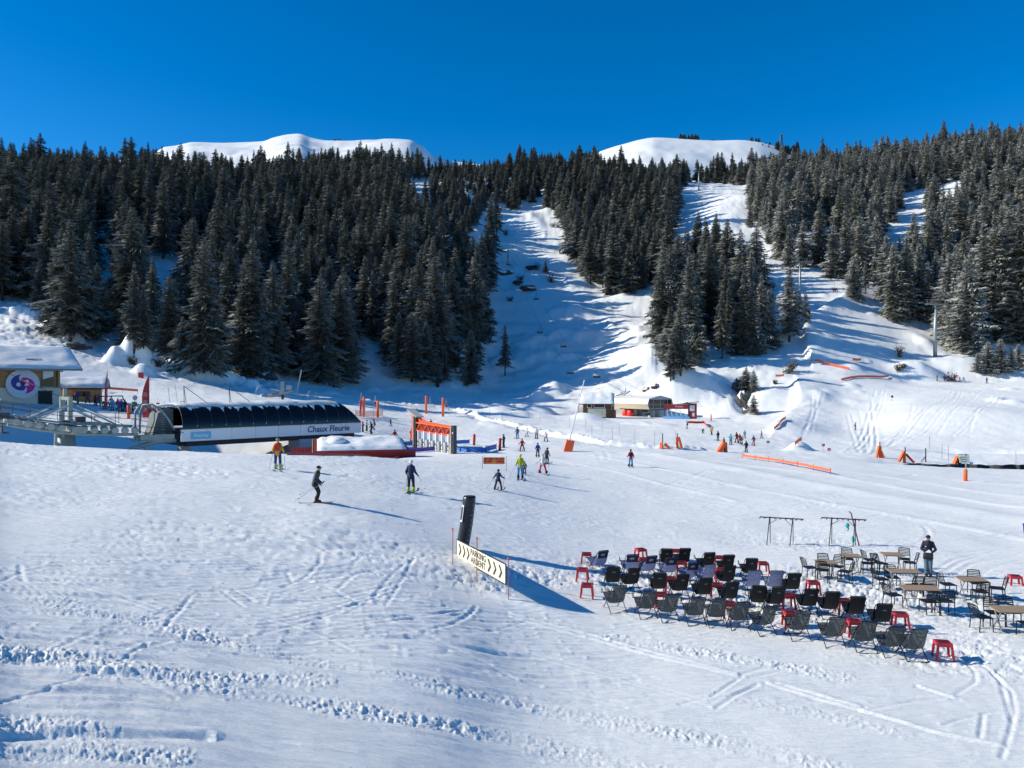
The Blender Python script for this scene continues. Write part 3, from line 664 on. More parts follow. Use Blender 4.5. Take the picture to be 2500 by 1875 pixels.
def add_tree(x, y, z, h, fat, kind, label, group, var=None):
    i = TR.randrange(NP) if var is None else var; a, b, tk, H = PROTO[i]; s = h / H
    t = bpy.data.objects.new('spruce_tree', None); t.location = (x, y, z); wd = s * fat * (H / h) ** 0.25
    t.scale = (wd, wd, s); t.rotation_euler = (0, 0, TR.uniform(0, 6.28)); COL.objects.link(t)
    tag(t, label, 'tree', group)
    c = link(bpy.data.objects.new('crown', b if kind else a), t); link(bpy.data.objects.new('trunk', tk), t)
    CROWNS.setdefault((i, kind), c); return t
CROWNS = {}
# labels: rank on the slope, the place below it, size, and the count from the left
ZONES = [(-100, 190, 'above the chalet'), (190, 440, 'above the red flags'), (440, 700, 'above the long station'), (700, 960, 'above the red hut'), (960, 1215, 'bordering the gully on its left'), (1215, 1470, 'bordering the gully on its right'), (1470, 1720, 'above the cream terminal'), (1720, 1990, 'left of the right-hand piste'), (1990, 2260, 'above the right-hand piste'), (2260, 2700, 'right of the tall lift tower')]
RANKS = [(760, 2000, 'lowest rank'), (640, 760, 'second rank'), (520, 640, 'middle rank'), (0, 520, 'topmost rank')]
ORD = ['leftmost', 'second', 'third', 'fourth', 'fifth', 'sixth', 'seventh', 'eighth', 'ninth', 'tenth', 'eleventh', 'twelfth', 'thirteenth', 'fourteenth', 'fifteenth', 'sixteenth', 'seventeenth', 'eighteenth', 'nineteenth', 'twentieth']
def ordinal(k): return (ORD[k] if k == 0 else ORD[k] + ' from left') if k < 20 else '%dth from left' % (k + 1)
bins = {}
for t in INDIV:
    u, v = uv_of(t); zn = next((z[2] for z in ZONES if z[0] <= u < z[1]), ZONES[0][2] if u < 0 else ZONES[-1][2]); rk = next(r[2] for r in RANKS if r[0] <= v < r[1])
    bins.setdefault((rk, zn), []).append((u, t))
LONE = min(range(len(INDIV)), key=lambda i: abs(uv_of(INDIV[i])[0] - 1233) + abs(uv_of(INDIV[i])[1] - 917))
LONE = id(INDIV[LONE]); kk = 0
for (rk, zn), L in bins.items():
    L.sort(key=lambda q: q[0])
    for j, (u, t) in enumerate(L):
        x, y, z, h, fat, kind, hand = t; size = 'tall' if h > 27 else ('small' if h < 15 else 'mid-sized'); wd_ = 'broad' if fat > 1.25 else ('slim' if fat < 1.0 else 'full')
        lab = '%s %s spruce, %s in the %s %s' % (size, 'snow-dusted' if kind else 'dark', ordinal(j), rk, zn)
        if id(t) == LONE: lab = 'lone small spruce standing by itself in the blue shade of the gully'
        add_tree(x, y, z, h, fat, kind, lab, 'spruces on the hillside', kk % NP if kk < 80 else None); kk += 1

def wood(name, items, label):
    """the rest of the wood: one object whose points carry the crowns"""
    me = bpy.data.meshes.new(name); me.from_pydata([(t[0], t[1], t[2]) for t in items], [], [])
    n = len(items); sc = []; rot = []; var = []
    keys = sorted(CROWNS)
    for t in items:
        s = t[3] / 24.0; wd = s * t[4] * (24 / t[3]) ** 0.25 * 1.08; sc += [wd, wd, s]; rot += [0, 0, TR.uniform(0, 6.28)]
        var.append(keys.index((TR.randrange(NP), t[5])))
    at_ = me.attributes.new('tree_scale', 'FLOAT_VECTOR', 'POINT'); at_.data.foreach_set('vector', sc)
    at_ = me.attributes.new('tree_turn', 'FLOAT_VECTOR', 'POINT'); at_.data.foreach_set('vector', rot)
    at_ = me.attributes.new('tree_kind', 'INT', 'POINT'); at_.data.foreach_set('value', var)
    o = link(bpy.data.objects.new(name, me)); g = bpy.data.node_groups.new(name, 'GeometryNodeTree')
    g.interface.new_socket('Geometry', in_out='INPUT', socket_type='NodeSocketGeometry'); g.interface.new_socket('Geometry', in_out='OUTPUT', socket_type='NodeSocketGeometry')
    N = g.nodes; L = g.links; gi = N.new('NodeGroupInput'); go = N.new('NodeGroupOutput'); jo = N.new('GeometryNodeJoinGeometry')
    def na(nm, ty): q = N.new('GeometryNodeInputNamedAttribute'); q.data_type = ty; q.inputs['Name'].default_value = nm; return [x for x in q.outputs if x.enabled and x.name == 'Attribute'][0]
    a1 = na('tree_scale', 'FLOAT_VECTOR'); a2 = na('tree_turn', 'FLOAT_VECTOR'); a3 = na('tree_kind', 'INT')
    for k, key in enumerate(keys):
        cp = N.new('FunctionNodeCompare'); cp.data_type = 'INT'; cp.operation = 'EQUAL'
        ii = [x for x in cp.inputs if x.enabled]; L.new(a3, ii[0]); ii[1].default_value = k
        oi = N.new('GeometryNodeObjectInfo'); oi.inputs['Object'].default_value = CROWNS[key]; oi.transform_space = 'ORIGINAL'; oi.inputs['As Instance'].default_value = True
        ip = N.new('GeometryNodeInstanceOnPoints'); L.new(gi.outputs[0], ip.inputs['Points']); L.new(cp.outputs[0], ip.inputs['Selection']); L.new(oi.outputs['Geometry'], ip.inputs['Instance'])
        er = N.new('FunctionNodeEulerToRotation'); L.new(a2, er.inputs[0]); L.new(er.outputs[0], ip.inputs['Rotation']); L.new(a1, ip.inputs['Scale'])
        L.new(ip.outputs[0], jo.inputs[0])
    L.new(jo.outputs[0], go.inputs[0]); md = o.modifiers.new('trees', 'NODES'); md.node_group = g
    return tag(o, label, 'forest', kind='stuff')
wood('spruce_wood', REST, 'dark spruce wood filling the hillside behind the nearer trees')
# ------------------------------------------------------------------ materials for made things
M_STEEL = mat('galvanised_steel', (0.33, 0.36, 0.35), 0.45, 0.15, 3, metal=0.5)
M_DSTEEL = mat('dark_steel', (0.06, 0.065, 0.07), 0.5, 0.15, 5, metal=0.4)
M_PANEL = mat('white_panel', (0.80, 0.80, 0.77), 0.5, 0.05, 0.6)
M_GLASS = mat('smoked_glass', (0.010, 0.009, 0.013), 0.10, 0.4, 1.5, spec=0.35)
M_BLACK = mat('black_paint', (0.015, 0.016, 0.018), 0.6, 0.2, 4)
M_NAVY = mat('navy_print', (0.03, 0.045, 0.13), 0.5, 0.05, 2)
M_LBLUE = mat('light_blue_print', (0.16, 0.50, 0.68), 0.5, 0.05, 2)
M_WHITE = mat('white_paint', (0.80, 0.80, 0.79), 0.55, 0.04, 2)
M_CREAM = mat('cream_plaster', (0.70, 0.64, 0.52), 0.85, 0.08, 1.2, bump=0.2)
M_WOOD = mat('pine_boards', (0.50, 0.28, 0.12), 0.75, 0.25, 3)
M_WOODD = mat('dark_wood', (0.13, 0.065, 0.035), 0.8, 0.25, 4)
M_REDW = mat('red_boards', (0.28, 0.022, 0.025), 0.7, 0.18, 3)
M_RED = mat('red_paint', (0.55, 0.03, 0.025), 0.45, 0.1, 3)
M_ORANGE = mat('orange_pad', (0.85, 0.13, 0.02), 0.55, 0.08, 3)
M_ORANGE2 = mat('orange_red_panel', (0.70, 0.10, 0.045), 0.5, 0.08, 2)
M_REDPAD = mat('red_pad', (0.48, 0.03, 0.03), 0.55, 0.15, 3)
M_BLUE = mat('blue_banner', (0.03, 0.17, 0.55), 0.6, 0.08, 2)
M_PURPLE = mat('violet_net', (0.13, 0.085, 0.40), 0.8, 0.12, 4)
M_LIME = mat('lime', (0.45, 0.60, 0.06), 0.6, 0.1, 3)
M_YELLOW = mat('yellow_print', (0.80, 0.48, 0.03), 0.6, 0.05, 3)
M_SKIN = mat('skin', (0.50, 0.29, 0.20), 0.6, 0.08, 6)
M_CABLE = mat('steel_rope', (0.05, 0.052, 0.055), 0.6, 0.1, 3, metal=0.4)
M_TRUSS = mat('olive_grey_steel', (0.30, 0.34, 0.31), 0.5, 0.15, 2, metal=0.2)

def snow_cap(name, fn, nu, nv, parent, th=0.35):
    """a rounded blanket of snow over a roof: fn(a, b) -> point on the roof"""
    m = MB()
    def top(a, b):
        e = min(a, 1 - a, b, 1 - b); p = Vector(fn(a, b)); k = min(1, e / 0.06) ** 0.5 if e > 0 else 0
        p.z += 0.02 + th * k * (0.8 + 0.5 * mnoise.noise(p * 0.6) + 0.2 * mnoise.noise(p * 2.3)); return tuple(p)
    m.sheet(top, nu, nv); m.sheet(lambda a, b: (fn(a, b)[0], fn(a, b)[1], fn(a, b)[2] + 0.006), 1, 1)
    o = m.build(name, SNOW, parent, smooth=True); return o

# ------------------------------------------------------------------ the large lift station on the left
A = Vector((-34.9, 82.0, 0)); Lst = 22.5; ang = math.radians(45.3)
st = thing('lift_station', 'long white chairlift station with dark curved glazing and large navy lettering', 'lift station', (A.x, A.y, 2.0), ang)
W = 6.4
for k in range(8):           # white cladding, panel by panel
    x0 = k * Lst / 8 + 0.02; x1 = (k + 1) * Lst / 8 - 0.02
    MB().box(((x0 + x1) / 2, 0.04, 0.65), (x1 - x0, 0.08, 1.27)).build('fascia_panel', M_PANEL, st)
MB().box((Lst + 0.03, W / 2, 0.65), (0.08, W, 1.27)).build('end_panel', M_PANEL, st)
MB().box((Lst / 2, W / 2, -0.28), (Lst - 1.5, W - 0.5, 0.5)).box((Lst / 2, W / 2, 0.6), (Lst - .1, W - 0.2, 1.2)).build('underside', M_BLACK, st)
MB().box((Lst / 2, -0.02, 1.36), (Lst + 0.1, 0.30, 0.10)).build('gutter', M_DSTEEL, st)
def arc(t): return 0.02 + 1.75 * (1 - math.cos(t * math.pi / 2)) ** 1.0, 1.40 + 2.25 * math.sin(t * math.pi / 2)
NG = 14
def hip(z): return (z - 1.4) * 0.95                      # the far end slopes back
for k in range(NG):
    x0 = 0.25 + k * (Lst - 0.2) / NG; x1 = x0 + (Lst - 0.2) / NG - 0.07
    m = MB()
    def gl(a, b):
        y, z = arc(b); lim = Lst - 0.02 - hip(z)
        return (min(x0 + (x1 - x0) * a, lim), y, z)
    m.sheet(gl, 4, 10); m.sheet(lambda a, b: (gl(a, b)[0], gl(a, b)[1] + 0.06, gl(a, b)[2] - 0.03), 4, 10)
    m.build('roof_window', M_GLASS, st, smooth=True)
    rs_ = random.Random(k)                                # snow caught on the glazing
    rs_k = rs_.random(); m = MB(); h0 = 0.60 + 0.12 * rs_.random()
    def sn(a, b):
        edge = h0 + .14 - (.20 + .12 * rs_k) * abs(2 * a - 1) ** 2.6 + (.05 * math.sin(7 * a + 2.3 * k) + .04 * math.sin(15 * a + k)) * (1 if k % 3 else 2.2)
        t = edge + (1 - edge) * b; y, z = arc(t); lim = Lst - 0.05 - hip(z)
        return (min(x0 - .03 + (x1 - x0 + .07) * a, lim), y - 0.05 * min(1, 6 * (b if b < .5 else 1)), z + 0.035)
    m.sheet(sn, 12, 4); m.build('snow_patch', SNOW, st, smooth=True)
for k in range(NG + 1):
    x = 0.22 + k * (Lst - 0.2) / NG
    pts = [(min(x, Lst - hip(arc(i / 8)[1])), arc(i / 8)[0] - 0.03, arc(i / 8)[1] + 0.01) for i in range(9)]
    MB().tube(pts, 0.035, 5).build('glazing_rib', M_DSTEEL, st)
m = MB(); top_z = 3.65
m.prism([(0.2, 3.55), (Lst - 2.2, 3.55), (Lst - 2.3, 3.80), (0.2, 3.80)], 1.75, W - 1.75); m.build('roof_deck', M_PANEL, st)
m = MB()                                               # glazing of the far end and of the back
ys = [arc(i / 8) for i in range(9)]
for i in range(8):
    (ya, za), (yb, zb) = ys[i], ys[i + 1]
    m.add([(Lst - hip(za), ya, za), (Lst - hip(zb), yb, zb), (Lst - hip(zb), W - yb, zb), (Lst - hip(za), W - ya, za)], [(0, 1, 2, 3)])
    m.add([(0.2, W - ya, za), (0.2, W - yb, zb), (Lst - hip(zb), W - yb, zb), (Lst - hip(za), W - ya, za)], [(0, 1, 2, 3)])
m.build('end_glazing', M_GLASS, st)
snow_cap('roof_snow', lambda a, b: (0.1 + (Lst - 2.3) * a, 1.5 + (W - 3.0) * b, 3.8), 50, 8, st, 0.32)
MB().box((1.0, 2.0, 4.2), (0.5, 0.1, 0.06)).box((Lst - 3.2, 1.75, 4.13), (0.8, 0.3, 0.05)).build('roof_hatch', M_DSTEEL, st)
lettering('Chaux Fleurie', 1.02, M_NAVY, (17.9, -0.012, 0.68), st, 0.012, 0.10, 0.018, sx=1.02)
lo = MB().box((2.15, -0.03, 0.62), (2.2, 0.04, 0.78)).build('name_plate', M_LBLUE, st)
lettering('Avoriaz', 0.55, M_WHITE, (2.15, -0.062, 0.60), lo, 0.008, 0.0, 0.01, sx=0.95)
for x in (1.4, 15.5): MB().box((x, 2.6, -2.2), (1.0, 1.0, 4.6)).build('support_column', M_TRUSS, st)
MB().box((16.2, 1.2, -1.4), (4.6, 2.6, 2.0)).build('control_room', mat('grey_cladding', (0.35, 0.35, 0.36), 0.7, 0.1, 2), st)
# open machinery at its left end
m = MB(); m.tube([(-0.4, 0.6, 1.2), (-0.9, 0.9, 2.4), (-1.5, 1.3, 3.4), (-2.2, 1.9, 3.95), (-2.9, 2.5, 3.9), (-3.1, 2.8, 3.3), (-3.1, 2.9, 0.9)], 0.11, 8); m.build('guide_hoop', M_TRUSS, st, True)
m = MB(); m.tube([(-0.4, 4.8, 1.2), (-1.2, 4.6, 3.4), (-2.4, 4.3, 4.0), (-3.1, 4.2, 3.2), (-3.1, 4.2, 0.9)], 0.11, 8); m.build('guide_hoop', M_TRUSS, st, True)
m = MB(); m.prism([(-2.1, 0.7), (0.1, 0.9), (0.1, 3.4), (-0.7, 3.6), (-1.5, 3.0)], 2.2, 4.4); m.build('machine_housing', mat('housing', (0.12, 0.14, 0.15), .6, .3, 2), st)
MB().lathe([(0.2, 0), (1.3, 0.02), (1.35, 0.2), (0.3, 0.3)], 20, (-0.4, 3.2, 3.65)).build('housing_cap', M_PANEL, st, True)
for k in range(9): MB().box((-1.05, 2.12, 1.0 + k * 0.26), (0.42, 0.12, 0.07)).build('ladder_rung', M_STEEL, st)
m = MB(); m.box((-2.3, 1.8, 0.25), (3.2, 3.0, 0.12)); m.box((-3.6, 1.0, 0.55), (1.6, 0.08, 0.7)); m.box((-2.2, 0.4, 0.6), (3.4, 0.06, 0.5)); m.build('machine_deck', M_TRUSS, st)
m = MB()
for z in (0.7, 1.05): m.tube([(-4.4, 0.5, z), (-0.6, 0.5, z + .1)], 0.03, 5)
for x in (-4.4, -3.2, -2.0, -0.8): m.tube([(x, 0.5, 0.2), (x, 0.5, 1.1)], 0.03, 5)
m.build('railing', M_DSTEEL, st)
MB().tube([(-0.3, 0.6, 0.15), (-2.5, 0.5, 0.1), (-4.0, 0.9, -0.35), (-4.6, 1.6, -0.5)], [.24, .24, .2, .12], 8).build('chair_rail', M_TRUSS, st, True)
m = MB(); m.bar((-3.4, 1.2, -0.2), (-2.2, 1.6, -3.0), 0.12); m.bar((-3.0, 1.0, -0.2), (-1.8, 1.4, -3.0), 0.12)
for k in range(8): t = k / 7; m.bar((-3.4 + 1.2 * t, 1.2 + .4 * t, -.2 - 2.8 * t), (-3.0 + 1.2 * t, 1.0 + .4 * t, -.2 - 2.8 * t), 0.06)
m.build('access_ladder', M_TRUSS, st)
m = MB()                                               # roof frames and handrail hoops above the roof
for x in (1.2, 6.3):
    m.tube([(x, 2.0, 3.8), (x + .1, 2.4, 5.9)], .035, 5); m.tube([(x + .5, 2.6, 3.8), (x + .1, 2.4, 5.9)], .035, 5); m.tube([(x + .1, 2.4, 5.9), (x + 2.6, 2.2, 4.0)], .035, 5)
m.build('roof_davit', M_DSTEEL, st)
m = MB()
for dx in (0, 0.8): m.tube([(-1.6 + dx, 2.6, 3.8), (-1.0 + dx, 2.8, 6.0), (-0.1 + dx, 3.2, 6.0), (0.2 + dx, 3.3, 4.0)], .025, 5)
m.build('roof_ladder', M_STEEL, st)

# rope tower beside it: two rocking trains of sheaves
def station_pt(x, y, z=0): return Vector((A.x + x * math.cos(ang) - y * math.sin(ang), A.y + x * math.sin(ang) + y * math.cos(ang), z))
tc = station_pt(-10.2, 1.0)
tw = thing('rope_tower', 'squat grey lift tower with two long trains of rubber rope wheels beside the long station', 'lift tower', (tc.x, tc.y, 0.0), ang)
def train_z(x): return 3.75 + (-0.155 * x if x < 0 else -0.085 * x) + 0.012 * x * x * 0.5
for y0 in (-1.6, 4.6):
    MB().tube([(x * 0.94, y0, train_z(x * .94) - .42) for x in range(-6, 7)], 0.15, 8).build('carrier_beam', M_TRUSS, tw, True)
    for k in range(12):
        x = -5.0 + k * 0.94
        sh = MB().lathe([(0.17, -.09), (0.34, -.09), (0.34, -.05), (0.27, 0), (0.34, .05), (0.34, .09), (0.17, .09)], 14, (x, y0 - 0.12, train_z(x) - 0.02), Rx(math.radians(90))).build('sheave', mat('sheave', (0.40, 0.42, 0.37), .6, .2, 4), tw, True)
    MB().tube([(-4.9, y0 + .25, train_z(-4.9) + .42), (0, y0 + .25, train_z(0) + .5), (5.2, y0 + .25, train_z(5.2) + .42)], 0.10, 6).build('upper_beam', M_TRUSS, tw)
    MB().box((-2.6, y0 + 1.0, train_z(-2.6) + .75), (4.6, 0.75, 0.06), Ry(math.radians(9))).box((2.8, y0 + 1.0, train_z(2.8) + .6), (4.8, 0.75, 0.06), Ry(math.radians(5))).build('catwalk', M_STEEL, tw)
    m = MB()
    for s in (0.45, 0.95): m.tube([(-7.6, y0 + 1.4, train_z(-7.6) + .7 + s), (-0.5, y0 + 1.4, train_z(-.5) + .7 + s), (6.6, y0 + 1.4, train_z(6.6) + .6 + s)], 0.025, 5)
    for x in (-7.6, -5.8, -3.5, -1.2, 1.8, 4.0, 6.4): m.tube([(x, y0 + 1.4, train_z(x) + .5), (x, y0 + 1.4, train_z(x) + 1.7)], 0.03, 5)
    m.build('railing', M_DSTEEL, tw)
MB().lathe([(1.0, -3.0), (0.82, 3.2)], 16, (0, 1.5, 0)).build('column', M_TRUSS, tw, True)
MB().tube([(-1.5, 0.2, -3), (-1.2, 0.2, 3.6)], 0.16, 8).build('ladder_tube', M_STEEL, tw)
MB().box((0, 1.5, 3.7), (0.9, 7.6, 0.6)).build('cross_arm', M_TRUSS, tw)
m = MB()
for y0 in (0.2, 2.8): m.box((0.0, y0, 5.3), (0.38, 0.38, 3.0))
m.box((0, 1.5, 6.7), (0.3, 3.2, 0.3)); m.box((.1, 2.2, 7.2), (.3, .3, .9)); m.build('lifting_frame', M_TRUSS, tw)
for s in (-1, 1):
    for y0 in (-0.6, 3.6):
        m = MB().bar((s * 0.4, y0, 6.0), (s * 4.2, y0, 3.9 - s * .3 + .3), 0.16); m.build('tie_beam', M_TRUSS, tw)
        MB().box((s * 2.0, y0, 5.2), (2.2, .3, .14), Ry(math.radians(26 * s))).build('snow_strip', SNOW, tw)
for k in range(10):
    MB().ball((RR_x := -0.9 + 0.2 * k, 0.6 + 0.35 * (k % 4), 4.4 + 0.12 * (k % 3)), (.3, .3, .16), 8, 5).build('snow_lump', SNOW, tw, True) if k % 2 else None
m = MB(); m.box((-5.9, -1.3, train_z(-5.9) + .35), (1.0, .5, .55)); m.box((.9, .2, 4.5), (.8, .7, .8)); m.box((-.6, -.4, 4.35), (.7, .6, .5)); m.build('drive_box', M_DSTEEL, tw)

def rope(name, pts, r, label, group=None):
    m = MB(); m.tube(pts, r, 5); o = m.build(name, M_CABLE); return tag(o, label, 'cable', group)
def tw_pt(x, y, z): return Vector((tc.x + x * math.cos(ang) - y * math.sin(ang), tc.y + x * math.sin(ang) + y * math.cos(ang), z))
for y0, s in ((-1.72, 'nearer rope running over the wheels of the squat grey tower'), (4.48, 'farther rope running over the wheels of the squat grey tower')):
    pts = [tw_pt(-60, y0, train_z(-5.4) + .33 + 55 * .21), tw_pt(-20, y0, train_z(-5.4) + .33 + 14 * .19)] + [tw_pt(x, y0, train_z(x) + 0.33) for x in range(-5, 7)] + [tw_pt(8.6, y0, train_z(6) + .12), tw_pt(10.2, y0, 3.0)]
    rope('haul_rope', pts, 0.035, s, 'haul ropes of the large lift')
rope('signal_cable', [Vector((-70, 98, 13.2)), Vector((-63.5, 100, 8.9)), station_pt(-4, 1, 3.3), station_pt(-1, 1, 2.4)], 0.03, 'thin dark cable slung past the round chalet sign down to the long station')

# ------------------------------------------------------------------ chairs of the lifts
def chair_parts(root, seats=4, r=1.0):
    w = 0.5 * seats + 0.15
    MB().tube([(0, 0, 0.05), (0, 0.02, -0.5), (0, 0.15, -1.3), (0, 0.1, -2.0)], 0.045, 6).build('hanger', M_DSTEEL, root)
    m = MB(); m.box((0, 0, 0.02), (0.4, 0.14, 0.2)); m.build('grip', M_STEEL, root)
    m = MB(); m.tube([(-w / 2, 0.1, -3.05), (-w / 2, 0.12, -2.0), (w / 2, 0.12, -2.0), (w / 2, 0.1, -3.05)], 0.035, 6); m.build('chair_frame', M_DSTEEL, root)
    MB().box((0, -0.18, -3.05), (w, 0.5, 0.09)).build('seat', M_DSTEEL, root)
    MB().box((0, 0.14, -2.72), (w, 0.07, 0.5)).build('backrest', M_DSTEEL, root)
    MB().tube([(-w / 2, -0.1, -2.5), (-w / 2, -0.6, -2.55), (w / 2, -0.6, -2.55), (w / 2, -0.1, -2.5)], 0.02, 5).build('safety_bar', M_DSTEEL, root)
cu = Vector((-47.6, 72.5, 6.6))
c0 = thing('lift_chair', 'grey lift chair hanging at the left edge below the wheel train', 'lift chair', cu, ang + math.radians(90)); chair_parts(c0, 4)

def arm_tower(name, label, u, v, h, w, span, rz=0.0, lean=0.0, d=None):
    b = pt(u, v) if d is None else at(u, d); t = thing(name, label, 'lift tower', (b.x, b.y, b.z), rz)
    MB().tube([(0, 0, -1.5), (0, 0, h * .5), (lean, 0, h)], [w, w * .86, w * .62], 12).build('pole', M_STEEL, t, True)
    MB().box((lean, 0, h), (span * 1.2, 0.32, 0.34)).build('cross_arm', M_STEEL, t)
    m = MB(); m.tube([(lean - span * .62, 0, h + 1.5), (lean + span * .62, 0, h + 1.5)], .07, 6)
    for s in (-1, 1): m.tube([(lean + s * span * .6, 0, h + 1.5), (lean + s * span * .5, 0, h)], .06, 6)
    m.build('lifting_frame', M_STEEL, t)
    for s in (-1, 1):
        MB().box((lean + s * span / 2, 0, h + .1), (0.14, 3.2, 0.2)).build('sheave_train', M_DSTEEL, t)
        m = MB()
        for k in range(6): m.lathe([(0.2, -.06), (0.2, .06)], 10, (lean + s * span / 2, -1.4 + .56 * k, h + .25), Ry(math.radians(90)))
        m.build('sheaves', M_DSTEEL, t)
    m = MB()
    for k in range(int(h / .5)): m.box((w * .9, 0, k * .5), (.3, .05, .04))
    m.build('ladder_rungs', M_DSTEEL, t)
    return b, h

# lift up the shaded gully
tb, th_ = arm_tower('gully_lift_tower', 'small dark lift tower standing among shrubs at the top of the shaded gully', 1240, 647, 9.5, 0.42, 5.3)
SP = [(1545,955,212),(1456,907,226),(1388,868,250),(1319,762,298),(1241,612,None)]
tops = []
for u, v, d in SP:
    if d is None: tops.append(Vector((tb.x, tb.y, tb.z + th_)))
    else: tops.append(Vector(((u - 1250) / F * d, d, V(v, d))))
def spline(pts, n=8):
    out = []
    for i in range(len(pts) - 1):
        p0 = pts[max(i - 1, 0)]; p1 = pts[i]; p2 = pts[i + 1]; p3 = pts[min(i + 2, len(pts) - 1)]
        for k in range(n):
            t = k / n; out.append(0.5 * ((2 * p1) + (p2 - p0) * t + (2 * p0 - 5 * p1 + 4 * p2 - p3) * t * t + (3 * p1 - p0 - 3 * p2 + p3) * t ** 3))
    return out + [pts[-1]]
RL = [p + Vector((-2.65, 0, 0)) for p in tops]; RR = [p + Vector((2.65, 0, 0)) for p in tops]
rope('haul_rope', spline(RL), 0.035, 'left rope of the lift rising up the shaded gully', 'ropes of the gully lift')
rope('haul_rope', spline(RR), 0.035, 'right rope of the lift rising up the shaded gully', 'ropes of the gully lift')
def on_rope(pts, u):
    c = spline(pts, 24); return min(c, key=lambda p: abs(1250 + F * p.x / p.y - u))
g0 = None
for pts, u, lab in ((RL, 1264, 'empty lift chair just below the small tower in the gully'), (RL, 1318, 'upper empty chair on the left rope of the gully lift'), (RL, 1391, 'lower empty chair on the left rope, hanging above blue shade'),
                    (RR, 1311, 'highest empty chair on the right rope, close to the dark shrubs'), (RR, 1374, 'middle empty chair on the right rope of the gully lift'), (RR, 1456, 'lowest empty chair on the right rope, near the mid station'), (RL, 1240, 'empty chair passing the head of the small gully tower')):
    p = on_rope(pts, u)
    if g0 is None: g0 = thing('lift_chair', lab, 'lift chair', p, 0.1, 'chairs of the gully lift'); chair_parts(g0, 4)
    else: dup(g0, p, 0.1, lab)

# lift on the right
b1, h1 = arm_tower('lift_tower', 'tall thick grey lift tower above the skiers on the terrace', 2283, 872, 18.2, 0.68, 6.6, 0.25, 0.5)
b2, h2 = arm_tower('lift_tower', 'grey lift tower behind the spruce at the left of the right-hand piste', 1953, 742, 17.5, 0.5, 6.0, 0.25)
b3, h3 = arm_tower('lift_tower', 'small far lift tower at the top edge of the bright clearing', 1706, 466, 16, 0.55, 5.6, 0.2)
def sag(a, b, s, n=14): return [a.lerp(b, k / n) - Vector((0, 0, 4 * s * (k / n) * (1 - k / n))) for k in range(n + 1)]
for s, side in ((-3.0, 'left'), (3.0, 'right')):
    o = Vector((s, 0, 0.3)); e = Vector((2800 - 1250, 0, 0)) / F * 160
    P_ = [Vector((128 + s, 150, 14)), b1 + Vector((.5, 0, h1)) + o, b2 + Vector((0, 0, h2)) + o, b3 + Vector((0, 0, h3)) + o]
    rope('haul_rope', sag(P_[0], P_[1], 2) + sag(P_[1], P_[2], 3.5)[1:] + sag(P_[2], P_[3], 4)[1:], 0.035, side + ' rope of the chairlift crossing the right-hand piste', 'ropes of the right-hand lift')
q = sag(b1 + Vector((-2.5, 0, h1 + .3)), b2 + Vector((-3, 0, h2 + .3)), 3.5, 60)
pc = min(q, key=lambda p: abs(1250 + F * p.x / p.y - 2037)); LIFT_RIDE = pc
dup(g0, pc, 0.5, 'lift chair carrying three people above the right-hand piste', 'chairs of the right-hand lift')
pc = min(q, key=lambda p: abs(1250 + F * p.x / p.y - 2106)); dup(g0, pc, 0.5, 'empty lift chair low over the top of the right-hand piste', 'chairs of the right-hand lift')

# ------------------------------------------------------------------ mid station in the valley
MS = at(1588, 208.5)
ms = thing('lift_terminal', 'cream lift terminal with a dark eight-windowed end beside the wooden hut', 'lift station', (MS.x, MS.y, MS.z), math.radians(-60))
# local x runs along the terminal towards the glazed end
sec = [(-3.6, 2.2), (-4.3, 3.5), (-3.8, 4.9), (0, 5.7), (3.8, 4.9), (4.3, 3.5), (3.6, 2.2)]
def skin(i, m): return None
LT = 17.0
for i, (nm, mm) in enumerate([('lower_panel', mat('tan_panel', (0.56, 0.47, 0.34), .6, .06, 1)), ('side_panel', M_PANEL), ('roof_panel', mat('pale_roof', (0.76, 0.75, 0.72), .55, .06, .7)), ('roof_panel', mat('pale_roof', (0.76, 0.75, 0.72))), ('side_panel', M_PANEL), ('lower_panel', MATS['tan_panel'])]):
    (ya, za), (yb, zb) = sec[i], sec[i + 1]; m = MB()
    m.add([(-LT + 4, ya, za), (4.0, ya, za), (4.0, yb, zb), (-LT + 4, yb, zb)], [(0, 1, 2, 3)]); n_ = Vector((0, zb - za, -(yb - ya))).normalized() * -0.08
    m.add([(-LT + 4, ya + n_.y, za + n_.z), (4.0, ya + n_.y, za + n_.z), (4.0, yb + n_.y, zb + n_.z), (-LT + 4, yb + n_.y, zb + n_.z)], [(0, 1, 2, 3)]); m.build(nm, mm, ms)
m = MB(); m.add([(4.0, y, z) for y, z in sec], [tuple(range(7))]); m.add([(4 - LT, y, z) for y, z in sec], [tuple(range(7))]); m.build('end_wall', mat('grey_frame', (0.35, 0.36, 0.37), .5, .1, 2), ms)
MB().box((-2.5, 0, 2.05), (13, 6.6, .26)).build('underside', M_DSTEEL, ms)
cols = [-3.0, -2.0, -1.0, -0.1, 0.85, 1.75, 2.75]
for k, (y0, y1) in enumerate([(-3.8, -2.5), (-2.25, -1.25), (-1.1, -0.12), (0.12, 1.1), (1.25, 2.25), (2.5, 3.8)]):
    for z0, z1 in ((2.4, 3.4), (3.52, 4.7)):
        MB().box((4.04, (y0 + y1) / 2, (z0 + z1) / 2), (.06, y1 - y0, z1 - z0)).build('window', M_GLASS, ms)
for x, y in ((-6.5, -1.6), (-6.5, 1.6), (1.4, -1.2), (1.4, 1.2)): MB().box((x, y, .9), (1.2 if x < 0 else .9, .9, 2.4)).build('support_column', mat('concrete', (0.42, 0.40, 0.37), .9, .15, 2, bump=.2), ms)
MB().lathe([(.5, 0), (1.5, .1), (1.5, .5), (.5, .6)], 20, (-1.2, 0, 1.3)).build('bullwheel', M_DSTEEL, ms, True)
